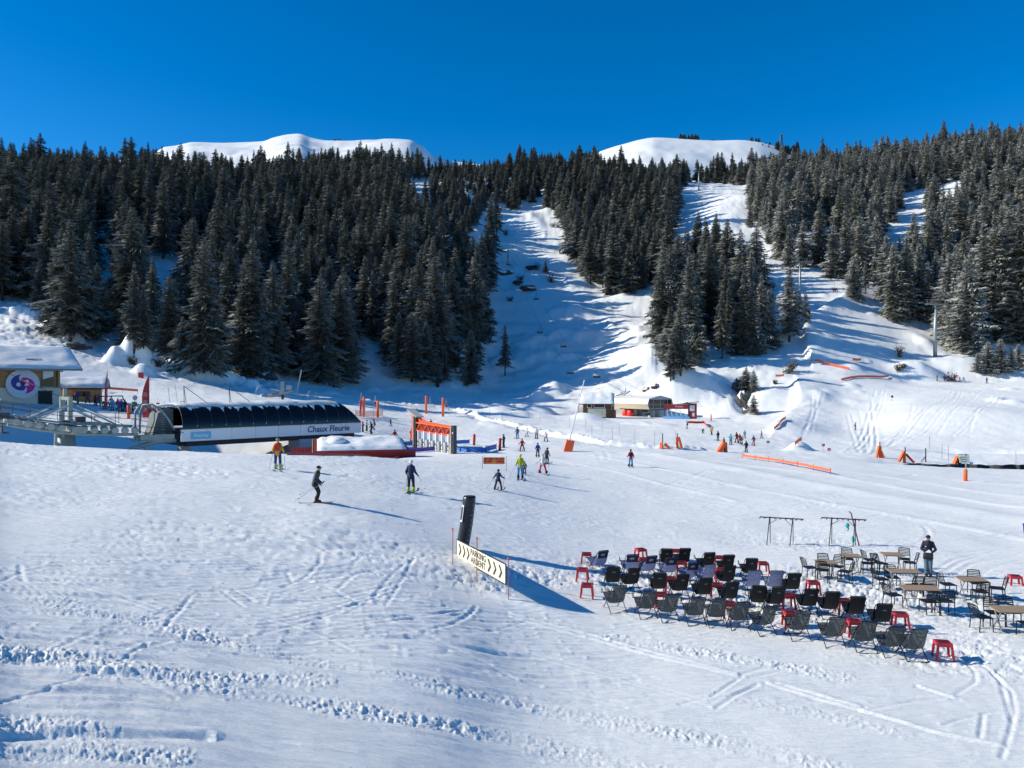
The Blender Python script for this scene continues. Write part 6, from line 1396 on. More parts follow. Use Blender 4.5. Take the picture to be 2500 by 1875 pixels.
# ------------------------------------------------------------------ red stools
M_STOOL = mat('red_plastic', (.50, .012, .022), .35, .08, 3, spec=.5)
def stool(label):
    t = thing('red_stool', label, 'stool', (0, 0, 0), 0, 'red plastic stools among the deck chairs'); a, h = .19, .46; b = .235
    m = MB(); m.box((0, 0, h - .02), (2 * a, 2 * a, .035)); m.build('seat', M_STOOL, t)
    for sx_, sy_ in ((-1, -1), (1, -1), (1, 1), (-1, 1)):
        m = MB(); w = .055
        m.add([(sx_ * b, sy_ * b, 0), (sx_ * (b - w), sy_ * b, 0), (sx_ * (b - w), sy_ * (b - w), 0), (sx_ * b, sy_ * (b - w), 0), (sx_ * a, sy_ * a, h - .035), (sx_ * (a - w), sy_ * a, h - .035), (sx_ * (a - w), sy_ * (a - w), h - .035), (sx_ * a, sy_ * (a - w), h - .035)], [(0, 1, 2, 3), (4, 5, 6, 7), (0, 1, 5, 4), (1, 2, 6, 5), (2, 3, 7, 6), (3, 0, 4, 7)]); m.build('leg', M_STOOL, t)
    m = MB()
    for s in (-1, 1): m.box((0, s * (a - .008), h - .065), (2 * a - .11, .02, .06)); m.box((s * (a - .008), 0, h - .065), (.02, 2 * a - .11, .06))
    m.build('apron', M_STOOL, t)
    m = MB()
    for k in range(5): m.box((0, -.12 + .06 * k, h + .0015), (.26, .035, .006))
    m.build('printed_top', mat('dark_red_print', (.10, .03, .035), .5, .3, 20), t); return t
STO = [(1432,1349,.1,'red stool left of the first navy-topped deck chair'),(1422,1386,.1,'red stool below it, second of the three in the left column'),(1433,1427,.15,'red stool in front, third of the three in the left column'),(1564,1339,-.3,'red stool behind the second navy-topped chair'),(1571,1362,.1,'red stool showing between the second and third navy-topped chairs'),(1649,1343,.1,'red stool between the first two chairs of the backmost row'),(1663,1372,.1,'red stool right of the fourth navy-topped chair'),(1755,1357,.1,'red stool between third and fourth chairs of the backmost row'),(1862,1371,.1,'red stool at the right end of the backmost row'),(1760,1388,.1,'red stool between the first lavender chair and a black chair'),
       (1637,1409,.1,'red stool between third and fourth chairs of the third row'),(1748,1424,.1,'red stool right of the fifth chair of the third row'),(1615,1448,.1,'red stool between second and third grey chairs'),(1781,1470,.1,'red stool between fifth and sixth grey chairs'),(1922,1449,.1,'red stool right of the eighth chair of the third row'),(1985,1420,.1,'red stool behind the upright ninth chair of the third row'),(1930,1492,.1,'red stool left of the eighth grey chair'),(2060,1463,.1,'red stool between the two plain black chairs'),(2085,1513,.1,'red stool left of the tenth grey chair'),(2198,1496,.15,'red stool right of the last badged black chair'),(2302,1564,.2,'foremost red stool at the right end of the front row')]
f0 = None
for u, v, rz, lab in STO:
    q = Gh(u, v, .51)
    if f0 is None: f0 = stool(lab); f0.location = (q.x, q.y, zt(q.x, q.y) - .02); f0.rotation_euler.z = -rz; f0.scale = (1.1,) * 3
    else: dup(f0, (q.x, q.y, zt(q.x, q.y) - .02), -rz + R_.uniform(-.1, .1), lab)
q = pt(2478, 1428); o = dup(f0, (q.x, q.y, q.z - .12), -.25, 'red stool sunk in the snow beside the violet flag at the right edge')

# ------------------------------------------------------------------ cafe tables and chairs
M_TOP = mat('wood_tabletop', (.36, .245, .15), .5, .12, 5); M_TLEG = mat('pale_table_leg', (.45, .44, .42), .4, .1, 3, metal=.4)
def table(label, lx, ly):
    t = thing('cafe_table', label, 'table', (0, 0, 0), 0, 'wood-topped tables on the snow')
    m = MB(); m.box((0, 0, .745), (lx, ly, .028)); m.build('tabletop', M_TOP, t); MB().box((0, 0, .72), (lx - .1, ly - .1, .02)).build('under_frame', M_FRAME, t)
    for s in (-1, 1):
        m = MB(); x = s * (lx / 2 - .14); m.bar((x, -ly * .42, .01), (x, ly * .30, .71), .03); m.bar((x, ly * .42, .01), (x, -ly * .30, .71), .03); m.bar((x, -ly * .44, .015), (x, ly * .44, .015), .03); m.build('leg', M_TLEG, t)
    MB().bar((-(lx / 2 - .14), 0, .36), (lx / 2 - .14, 0, .36), .025).build('stretcher', M_TLEG, t); return t
TA = [(2016,1371,.8,.7,'small wooden table nearest the black deck chairs'),(2077,1356,.8,.7,'small wooden table behind it, nearest the ski racks'),(2178,1355,.85,.7,'wooden table left of the man in the cap'),(2207,1395,1.15,.7,'long wooden table in front of the man in the cap'),(2245,1434,1.25,.75,'long wooden table in front, with two chairs at its near side'),(2372,1414,.95,.7,'wooden table right of the man in the cap'),(2475,1486,1.25,.8,'wooden table cut off by the right edge of the picture')]
TT = []
for u, v, lx, ly, lab in TA:
    q = Gh(u, v, .75); o = table(lab, lx, ly); o.location = (q.x, q.y, zt(q.x, q.y) - .02); o.rotation_euler.z = -.12; TT.append(q)
def cafe_chair(label):
    t = thing('cafe_chair', label, 'chair', (0, 0, 0), 0, 'black slatted chairs round the tables'); M_ = M_FRAME; w = .22
    for s in (-1, 1):
        MB().tube([(s * w, -.24, 0), (s * w, -.20, .44), (s * (w - .005), -.25, .66), (s * (w - .03), -.29, .83)], .017, 6).build('rear_leg', M_, t); MB().tube([(s * w, .22, 0), (s * w, .20, .44)], .017, 6).build('leg', M_, t)
    MB().box((0, 0, .455), (.44, .43, .03)).build('seat', M_, t)
    for k in range(6):
        z = .54 + .056 * k; y = -.225 - .11 * (z - .5) / .33; m = MB(); m.sheet(lambda a, b: ((2 * a - 1) * (w - .01), y - .035 * (1 - (2 * a - 1) ** 2), z + .030 * b), 5, 1); m.sheet(lambda a, b: ((2 * a - 1) * (w - .01), y - .012 - .035 * (1 - (2 * a - 1) ** 2), z + .030 * b), 5, 1); m.build('slat', M_, t)
    MB().tube([(-(w - .03), -.29, .83), (-w * .5, -.325, .855), (w * .5, -.325, .855), (w - .03, -.29, .83)], .015, 6).build('top_rail', M_, t); return t
# position round a table: (table, dx, dy, facing degrees: 0 faces away from the viewer), in the table's own axes
CC = [(0,-.62,.05,-75,'chair at the left end of the small table nearest the deck chairs'),(0,-.28,-.55,-20,'chair at the near left of the small table nearest the deck chairs'),(0,.12,.62,180,'chair behind the small table nearest the deck chairs'),(0,.55,.38,150,'chair between the two small tables'),(0,.62,-.50,55,'sideways chair at the near right of the small table by the deck chairs'),
      (1,.05,.60,175,'chair behind the small table nearest the ski racks'),(1,.62,-.22,80,'chair at the right end of the small table nearest the ski racks'),
      (2,-.85,.20,-80,'chair at the far left of the table left of the man in the cap'),(2,-.62,-.30,-60,'chair at the near left of the table left of the man in the cap'),(2,.62,.35,160,'chair behind the table left of the man in the cap'),(2,.62,-.28,80,'chair at the right end of the table left of the man in the cap'),
      (3,-.80,.12,-80,'chair at the left end of the long table before the man in the cap'),(3,-.22,.62,180,'chair on the far side of the long table before the man in the cap'),(3,.12,-.72,5,'left one of two chairs backing the long tables'),(3,.62,-.70,-5,'right one of two chairs backing the long tables'),
      (4,-.85,.15,-70,'chair at the left end of the foremost long table'),(4,.08,-.62,5,'left one of two chairs at the near side of the foremost long table'),(4,.60,-.60,0,'right one of two chairs at the near side of the foremost long table'),
      (5,-.75,.25,-80,'chair at the left end of the table right of the man in the cap'),(5,.42,.55,175,'chair behind the table right of the man in the cap'),(5,.02,-.62,0,'chair backing us at the table right of the man in the cap'),(5,.82,-.15,75,'chair at the right end of the table right of the man in the cap'),
      (6,-.95,.05,-75,'chair at the left end of the cut-off table'),(6,-.25,.72,180,'left chair behind the cut-off table'),(6,.25,.75,180,'right chair behind the cut-off table'),(6,.12,-.62,0,'left chair in front of the cut-off table'),(6,.35,-1.05,10,'chair cut by the right edge in front of the cut-off table')]
k0 = None
for ti, dx, dy, deg, lab in CC:
    q = TT[ti] + Rz(-.12) @ Vector((dx, dy, 0)); p = (q.x, q.y, zt(q.x, q.y) - .02); rz = -.12 + math.radians(deg) + R_.uniform(-.08, .08); lab = 'black ' + lab
    if k0 is None: k0 = cafe_chair(lab); k0.location = p; k0.rotation_euler.z = rz; k0.scale = (1.05,) * 3
    else: dup(k0, p, rz, lab)

# ------------------------------------------------------------------ ski racks and what hangs there
def rack(label, u, v, rz):
    q = pt(u, v); t = thing('ski_rack', label, 'ski rack', q, rz, 'empty ski racks'); h = 1.35; L = 1.0
    MB().box((0, 0, h), (2.1, .05, .05)).build('top_bar', M_FRAME, t)
    for k in range(9): MB().bar((-1.0 + .25 * k, 0, h - .01), (-1.08 + .25 * k, -.16, h - .05), .028).build('peg', M_FRAME, t)
    for s in (-.55, .55):
        MB().bar((s, .02, h + .05), (s, .28, -.1), .035).build('leg', M_FRAME, t); MB().bar((s - .02, -.02, h), (s - .16, -.40, -.1), .035).build('leg', M_FRAME, t)
        MB().bar((s - .09, -.16, h - .32), (s + (.35 if s < 0 else -.35), 0, h - .08), .02).build('brace', M_FRAME, t)
    return t, q
r1, q1 = rack('empty black ski rack on the left', 1908, 1330, -.35); r2, q2 = rack('black ski rack on the right with a pair of skis leaning on it', 2060, 1332, -.35)
sk = thing('leaning_skis', 'dark pink-edged skis leaning on the right ski rack', 'skis', (q2.x + .45, q2.y - .12, q2.z), 0)
for k in range(2): MB().bar((.22 + .03 * k, -.1, .0), (-.10 + .02 * k, .10 - .03 * k, 1.62), .07, .02).build('ski', mat('plum_ski', (.10, .02, .05), .4, .2, 6), sk); MB().bar((-.10 + .02 * k, .10 - .03 * k, 1.62), (-.17, .16, 1.72), .06, .02).build('ski_tip', M_FRAME, sk)
M_TEAL = mat('teal_cloth', (.03, .42, .40), .7, .15, 6)
o = thing('teal_strap', 'teal cloth hanging high beside the leaning skis', 'cloth', (q2.x + .12, q2.y - .15, q2.z + .92)); MB().ball((0, 0, .12), (.10, .06, .13), 10, 7, fn=lambda d: 1 + .5 * mnoise.noise(d * 2.2)).tube([(.02, 0, .05), (.06, 0, -.08), (-.02, -.02, -.16)], [.05, .03, .02], 6).build('cloth', M_TEAL, o)
o = thing('teal_strap', 'teal cloth hanging low beside the leaning skis', 'cloth', (q2.x + .38, q2.y - .2, q2.z + .34)); MB().ball((0, 0, 0), (.08, .05, .17), 10, 7, fn=lambda d: 1 + .45 * mnoise.noise(d * 2.6)).build('cloth', M_TEAL, o)
q = pt(2503, 1425); t = thing('violet_flag', 'edge of a violet flag just showing at the right border of the picture', 'flag', q); MB().tube([(.3, 0, -.2), (.3, 0, 2.6)], .025, 6).build('pole', M_DSTEEL, t)
m = MB(); m.sheet(lambda a, b: (.28 - .36 * a * (1 - .25 * (1 - b)), .06 * math.sin(4 * b + 3 * a), .55 + 1.9 * b), 4, 10); m.sheet(lambda a, b: (.28 - .36 * a * (1 - .25 * (1 - b)), .012 + .06 * math.sin(4 * b + 3 * a), .55 + 1.9 * b), 4, 10); m.build('sail', mat('violet_cloth', (.17, .06, .45), .6, .1, 3), t, True)
# ------------------------------------------------------------------ people
def fuse(m, voxel, name, mats, keep=None):
    """closed shapes merged into one continuous surface"""
    me = m.mesh(name + '_raw', mats); o = bpy.data.objects.new('raw', me); COL.objects.link(o)
    md = o.modifiers.new('fuse', 'REMESH'); md.mode = 'VOXEL'; md.voxel_size = voxel; md.use_smooth_shade = True
    sm = o.modifiers.new('relax', 'SMOOTH'); sm.factor = .5; sm.iterations = 4
    dg = bpy.context.evaluated_depsgraph_get(); out = bpy.data.meshes.new_from_object(o.evaluated_get(dg)); out.name = name
    bpy.data.objects.remove(o); bpy.data.meshes.remove(me)
    out.materials.clear()
    for q in (mats if isinstance(mats, list) else [mats]): out.materials.append(q)
    return out
def limb(m, a, b, ra, rb):
    a = Vector(a); b = Vector(b); m.tube([a, a.lerp(b, .35), a.lerp(b, .7), b], [ra, (ra * .62 + rb * .38) * 1.04, (ra * .3 + rb * .7), rb], 10); m.ball(a, ra, 8, 6); m.ball(b, rb, 8, 6)
POSES = {}
def pose(name, hips, knees, ankles, pelvis, chest, shoulders, elbows, hands, head, look=0.0, fine=False):
    """joints in metres, facing +y; builds body, jacket, trousers, boots meshes"""
    P = {}; vx = .022
    shoulders = [(x * .80, y, z) for x, y, z in shoulders]; elbows = [(x * .88, y, z) for x, y, z in elbows]
    body = MB(); jk = MB(); tr = MB(); bt = [MB(), MB()]
    pelvis, chest, head = Vector(pelvis), Vector(chest), Vector(head)
    for mm, g in ((body, 0.0), (jk, .014 if fine else .028)):
        a = pelvis + Vector((0, 0, .02)); b = chest
        L = [a - Vector((0, 0, .10)), a.lerp(b, .3), a.lerp(b, .65), b, b + (head - b) * .30]
        for i, (w_, d_) in enumerate([(.150, .110), (.140, .105), (.150, .112), (.158, .115), (.08, .075)]):
            if mm is jk and i == 4: w_, d_ = .11, .10
            mm.ball(L[i], (w_ + g, d_ + g, .13), 12, 8)
        for i in range(3):
            for k in range(1, 3): q = L[i].lerp(L[i + 1], k / 3); mm.ball(q, (.142 + g + .006 * i, .107 + g, .12), 12, 8)
        for s in (0, 1):
            mm.ball(shoulders[s], .070 + g * .7, 8, 6); limb(mm, shoulders[s], elbows[s], .056 + g * .8, .046 + g * .8); limb(mm, elbows[s], hands[s], .045 + g * .8, .032 + g * .8)
            limb(mm, chest + Vector((0, 0, .06)), shoulders[s], .070 + g * .6, .064 + g * .6)
    jk.ball(pelvis - Vector((0, 0, .04)), (.182, .140, .14), 12, 8)
    limb(body, chest, head - Vector((0, 0, .06)), .065, .056)
    body.ball(head, (.078, .098, .115), 14, 10); fy = Vector((math.sin(look), math.cos(look), 0))
    body.ball(head + fy * .06 - Vector((0, 0, .05)), (.055, .05, .05), 8, 6)
    body.bar(head + fy * .09 - Vector((0, 0, .0)), head + fy * .122 - Vector((0, 0, .028)), .024, .03)
    for s in (-1, 1): body.ball(head + Vector((fy.y * .08 * s, -fy.x * .08 * s, -.005)), (.015, .025, .035), 6, 5)
    for s in (0, 1):
        limb(body, hips[s], knees[s], .088, .058); limb(body, knees[s], ankles[s], .056, .040); limb(tr, hips[s], knees[s], .112, .082); limb(tr, knees[s], Vector(ankles[s]) + Vector((0, 0, .02)), .082, .078)
        body.ball(Vector(ankles[s]) + Vector((0, .07, -.05)), (.045, .12, .045), 8, 6)
        a = Vector(ankles[s]); bt[s].ball(a + Vector((0, .05, -.045)), (.062, .155, .062), 10, 7); bt[s].tube([a + Vector((0, -.02, -.06)), a + Vector((0, -.01, .10)), a + Vector((0, .01, .19))], [.07, .072, .082], 10)
        limb(tr, pelvis - Vector((0, 0, .0)), hips[s], .12, .115)
        # palm
        h = Vector(hands[s]); d = (h - Vector(elbows[s])).normalized(); body.ball(h + d * .05, (.042, .042, .045), 8, 6)
    P['body'] = fuse(body, vx if not fine else .016, name + '_body', [M_SKIN, M_BLACK])
    # fingers, each its own bent chain rooted in the palm, joined to the same mesh
    fm = MB()
    for s in (0, 1):
        h = Vector(hands[s]); d = (h - Vector(elbows[s])).normalized(); side = d.cross(Vector((0, 0, 1))).normalized() if abs(d.z) < .9 else Vector((1, 0, 0)); up = side.cross(d)
        for k, L in enumerate((.062, .072, .068, .052)):
            b0 = h + d * .07 + side * (.030 - .020 * k); fm.tube([b0, b0 + d * L * .5 - up * .010, b0 + d * L * .72 - up * .035, b0 + d * L * .55 - up * .055], [.010, .0095, .009, .007], 6, mi=0)
        t0 = h + d * .03 + side * .035 * (1 if s else -1); fm.tube([t0, t0 + d * .03 + side * .025 * (1 if s else -1), t0 + d * .055 + side * .018 * (1 if s else -1) - up * .015], [.013, .011, .008], 6)
    a = P['body']; bm = bmesh.new(); bm.from_mesh(a)
    tmp = fm.mesh('fingers', [M_SKIN]); bm.from_mesh(tmp); bm.to_mesh(a); bm.free(); bpy.data.meshes.remove(tmp); a.polygons.foreach_set('use_smooth', [True] * len(a.polygons))
    mi = []
    hs = [Vector(x) for x in hands]
    for p in a.polygons: mi.append(1 if min((p.center - h).length for h in hs) < .17 else 0)
    a.polygons.foreach_set('material_index', mi)
    P['jacket'] = fuse(jk, vx, name + '_jacket', M_BLACK); P['trousers'] = fuse(tr, vx, name + '_trousers', M_BLACK)
    P['boot'] = [b.mesh(name + '_boot', M_BLACK, True) for b in bt]
    P['head'] = head; P['look'] = fy; P['ankles'] = [Vector(x) for x in ankles]; P['hands'] = hs; P['chest'] = chest
    POSES[name] = P
def sy(x, y, z): return [(-x, y, z), (x, y, z)]
pose('stand', sy(.10, 0, .92), sy(.13, .05, .52), sy(.15, 0, .12), (0, 0, .96), (0, .02, 1.36), sy(.19, .01, 1.42), sy(.30, -.04, 1.15), [(-.30, .20, 1.02), (.32, .16, .98)], (0, .04, 1.66))
pose('skier', sy(.10, -.06, .90), sy(.12, .12, .51), sy(.12, .02, .12), (0, -.08, .94), (0, .05, 1.33), sy(.19, .05, 1.39), sy(.27, -.02, 1.12), [(-.25, .18, .93), (.25, .20, .92)], (0, .12, 1.62))
pose('wide', sy(.11, 0, .88), sy(.22, .06, .50), sy(.30, 0, .12), (0, 0, .92), (0, .05, 1.31), sy(.19, .05, 1.37), sy(.34, .02, 1.14), [(-.46, .16, 1.0), (.44, .18, 1.02)], (0, .08, 1.61))
pose('walk', sy(.09, 0, .92), [(-.10, .20, .54), (.10, .02, .50)], [(-.10, .22, .12), (.10, -.24, .14)], (0, 0, .96), (0, .04, 1.36), sy(.19, .03, 1.42), [(-.27, -.14, 1.16), (.27, .12, 1.15)], [(-.26, .02, .95), (.26, .34, 1.0)], (0, .07, 1.66))
pose('waiter', sy(.095, 0, .93), [(-.09, .03, .50), (.08, .05, .50)], [(-.09, -.02, .11), (.07, .04, .11)], (0, 0, .97), (0, .01, 1.38), sy(.20, .0, 1.45), [(-.33, .0, 1.17), (.30, .0, 1.16)], [(-.12, .20, 1.04), (.08, .22, 1.05)], (0.0, .06, 1.66), look=.35, fine=True)
pose('bend', sy(.10, -.22, .80), sy(.13, .04, .46), sy(.14, -.02, .12), (0, -.25, .84), (0, .12, .98), sy(.19, .15, .98), sy(.24, .22, .70), [(-.18, .26, .42), (.18, .26, .42)], (0, .36, 1.02))
pose('sit', sy(.10, 0, .55), sy(.13, .42, .52), sy(.14, .44, .10), (0, 0, .60), (0, -.02, 1.0), sy(.19, 0, 1.06), sy(.27, .08, .82), [(-.2, .32, .74), (.2, .32, .74)], (0, .02, 1.31))
CLOTH = {}
def cl(c):
    k = tuple(c)
    if k not in CLOTH: CLOTH[k] = mat('fabric_%d' % len(CLOTH), c, .75, .12, 9)
    return CLOTH[k]
BK = (.012, .013, .016); NV = (.012, .02, .075); GY = (.035, .042, .045); RD = (.42, .02, .02); YL = (.72, .33, .015); LM = (.42, .44, .03); SK = (.03, .22, .52); WH = (.62, .62, .60); PK = (.60, .03, .11); BL = (.02, .035, .26); TL = (.03, .30, .33); OR = (.70, .10, .03); MR = (.14, .015, .03); DJ = (.09, .14, .18); NT = (.03, .05, .13)
def paint(o, m):
    for s in o.material_slots: s.link = 'OBJECT'; s.material = m
HELM = MB().ball((0, -.005, .03), (.115, .135, .115), 14, 9).mesh('helmet', M_BLACK, True)
GOG = MB().box((0, .105, .0), (.15, .05, .065)).mesh('goggles', M_GLASS)
CAPM = MB().ball((0, -.01, .045), (.092, .112, .085), 14, 8).box((0, .12, .045), (.13, .12, .014)).mesh('cap', M_BLACK, True)
HAIR = MB().ball((0, -.03, .03), (.092, .105, .11), 12, 8).ball((0, -.09, -.06), (.07, .05, .12), 10, 7).mesh('hair', mat('brown_hair', (.06, .035, .02), .7, .2, 20), True)
SKI = MB(); 
SKI.sheet(lambda a, b: ((a - .5) * (.07 + .03 * abs(2 * b - 1) ** 2), -.80 + 1.66 * b, .012 + .14 * max(0, (b - .90) / .10) ** 2 + .03 * max(0, (.06 - b) / .06)), 1, 22).sheet(lambda a, b: ((a - .5) * (.07 + .03 * abs(2 * b - 1) ** 2), -.80 + 1.66 * b, .026 + .14 * max(0, (b - .90) / .10) ** 2 + .03 * max(0, (.06 - b) / .06)), 1, 22).box((0, .03, .04), (.06, .34, .04))
SKI = SKI.mesh('ski', M_BLACK)
def person(label, u, v, hpx, pz, turn, top, legs, boots=BK, headgear='helmet', hcol=BK, skis=BK, group=None, loc=None, h=None, tail=None):
    """turn: 0 faces away from the viewer, 90 faces left, -90 faces right, 180 towards us"""
    q = pt(u, v) if loc is None else loc; P = POSES[pz]; base = P['head'].z + .125
    s = h if h else max(.55, min(1.16, hpx * q.y / F / base))
    t = thing('person', label, 'person', (q.x, q.y, q.z + (.005 if loc is None else 0)), math.radians(turn), group, s)
    o = link(bpy.data.objects.new('body', P['body']), t)
    o = link(bpy.data.objects.new('jacket', P['jacket']), t); paint(o, cl(top))
    o = link(bpy.data.objects.new('trousers', P['trousers']), t); paint(o, cl(legs))
    for b in P['boot']: o = link(bpy.data.objects.new('boot', b), t); paint(o, cl(boots))
    nm, me = {'helmet': ('helmet', HELM), 'cap': ('cap', CAPM), 'hair': ('hair', HAIR)}[headgear]
    o = link(bpy.data.objects.new(nm, me), t); o.location = P['head']; o.rotation_euler.z = -math.atan2(P['look'].x, P['look'].y)
    if headgear != 'hair': paint(o, cl(hcol))
    if headgear == 'helmet': g = link(bpy.data.objects.new('goggles', GOG), t); g.location = P['head']
    if skis is not None:
        for a in P['ankles']: k = link(bpy.data.objects.new('ski', SKI), t); k.location = (a.x, a.y, a.z - .12); paint(k, cl(skis))
    return t, s
def poles(t, s, P, tips, lab):
    """a pair of poles held in the hands; tips in the person's own axes"""
    M = Matrix.Translation(t.location) @ Matrix.Rotation(t.rotation_euler.z, 4, 'Z') @ Matrix.Scale(s, 4)
    for k in (0, 1):
        a = Vector(P['hands'][k]) + Vector((0, .07, 0)); b = Vector(tips[k]); a2 = a + (a - b).normalized() * .13
        o = thing('ski_pole', ('left' if k == 0 else 'right') + ' ski pole ' + lab, 'ski pole', M @ a); A_ = M.to_3x3() @ (a2 - a); B_ = M.to_3x3() @ (b - a)
        MB().tube([A_, B_], .011, 6).build('shaft', M_STEEL, o); MB().tube([A_, A_ * .1], .019, 6).build('grip', M_BLACK, o)
        MB().lathe([(.05, -.006), (.05, .006)], 10, B_ * .95).build('basket', M_BLACK, o)
S_ = POSES['stand']; K_ = POSES['skier']; W_ = POSES['wide']
t, s = person('skier in a yellow jacket with red shoulders at the crest, below the long station', 678, 1145, 75, 'stand', 8, YL, NT, (.5, .5, .42), 'helmet', (.25, .22, .2), LM)
o = MB().ball((0, .02, 1.42), (.225, .150, .12), 14, 8).build('shoulder_yoke', M_RED, t, True); o2 = MB().box((0, -.16, 1.25), (.3, .12, .36)).build('backpack', M_RED, t)
for k_ in (o,): pass
poles(t, s, S_, [(-.42, -.25, .02), (.45, -.2, .02)], 'of the skier in the yellow and red jacket')
t, s = person('skier in a dark grey jacket and cap gliding right with poles behind him', 772, 1228, 91, 'skier', -84, GY, BK, (.10, .06, .03), 'cap', BK, BK)
poles(t, s, K_, [(-.40, -.85, .32), (.40, -.80, .24)], 'of the dark grey skier gliding right')
t, s = person('skier in navy with a white helmet and lime boots, seen from behind', 1003, 1203, 79, 'stand', -12, NV, (.012, .014, .035), (.36, .55, .04), 'helmet', (.72, .72, .70), BK)
poles(t, s, S_, [(-.34, .1, .02), (.95, -.3, .25)], 'of the navy skier with the white helmet')
t, s = person('child skier in a navy jacket in front of the warning banner', 1216, 1197, 51, 'wide', -20, NV, BK, BK, 'helmet', (.02, .02, .05), BK)
poles(t, s, W_, [(-1.0, -.25, .02), (.55, -.35, .02)], 'of the child in navy')
t, s = person('skier in a lime yellow jacket and bright blue trousers, seen from behind', 1270, 1170, 61, 'stand', -5, LM, SK, BK, 'helmet', (.55, .55, .25), BK)
poles(t, s, S_, [(-.85, -.35, .02), (.40, -.25, .02)], 'of the skier in lime yellow')
person('small child in dark blue half hidden behind the lime yellow skier', 1281, 1158, 30, 'stand', 10, NV, BK)
t, s = person('skier in a white jacket and pink trousers', 1325, 1157, 49, 'wide', -10, WH, PK, BK, 'helmet', (.45, .42, .4), BK)
poles(t, s, W_, [(-.62, -.2, .02), (.60, -.1, .02)], 'of the skier in pink trousers')
person('skier in black bending towards the one in pink trousers', 1335, 1133, 40, 'skier', -35, BK, BK, BK, 'helmet', (.03, .03, .03))
person('skier in a royal blue jacket left of the black-clad one', 1313, 1116, 35, 'stand', 5, BL, BK, BK, 'helmet', (.05, .05, .2))
person('skier in a red jacket with arms out, left of the royal blue one', 1275, 1102, 31, 'wide', 20, RD, BK, BK, 'helmet', (.3, .03, .02))
person('skier all in black beside the red padded post', 1230, 1093, 33, 'stand', 60, BK, BK, BK, 'helmet', (.1, .1, .1))
person('skier in dark blue, left of four standing by the ploughed edge', 1263, 1071, 29, 'stand', 160, (.05, .09, .16), (.04, .1, .25), BK, 'helmet', BK)
person('child in white, second of four standing by the ploughed edge', 1286, 1067, 22, 'wide', -40, WH, (.3, .3, .3), BK, 'helmet', (.3, .3, .3))
person('skier in white jacket and black trousers, third of four by the ploughed edge', 1310, 1071, 28, 'stand', 170, WH, BK, BK, 'hair')
person('child in a pale jacket with arms spread, right of four by the ploughed edge', 1333, 1078, 25, 'wide', 150, (.5, .5, .55), BK, BK, 'helmet', (.3, .3, .35))
t, s = person('skier in a red jacket with a dark rucksack and blue trousers, alone on the flat', 1540, 1140, 43, 'stand', 0, RD, SK, BK, 'helmet', BK)
MB().box((0, -.20, 1.25), (.30, .16, .42)).build('rucksack', M_BLACK, t)
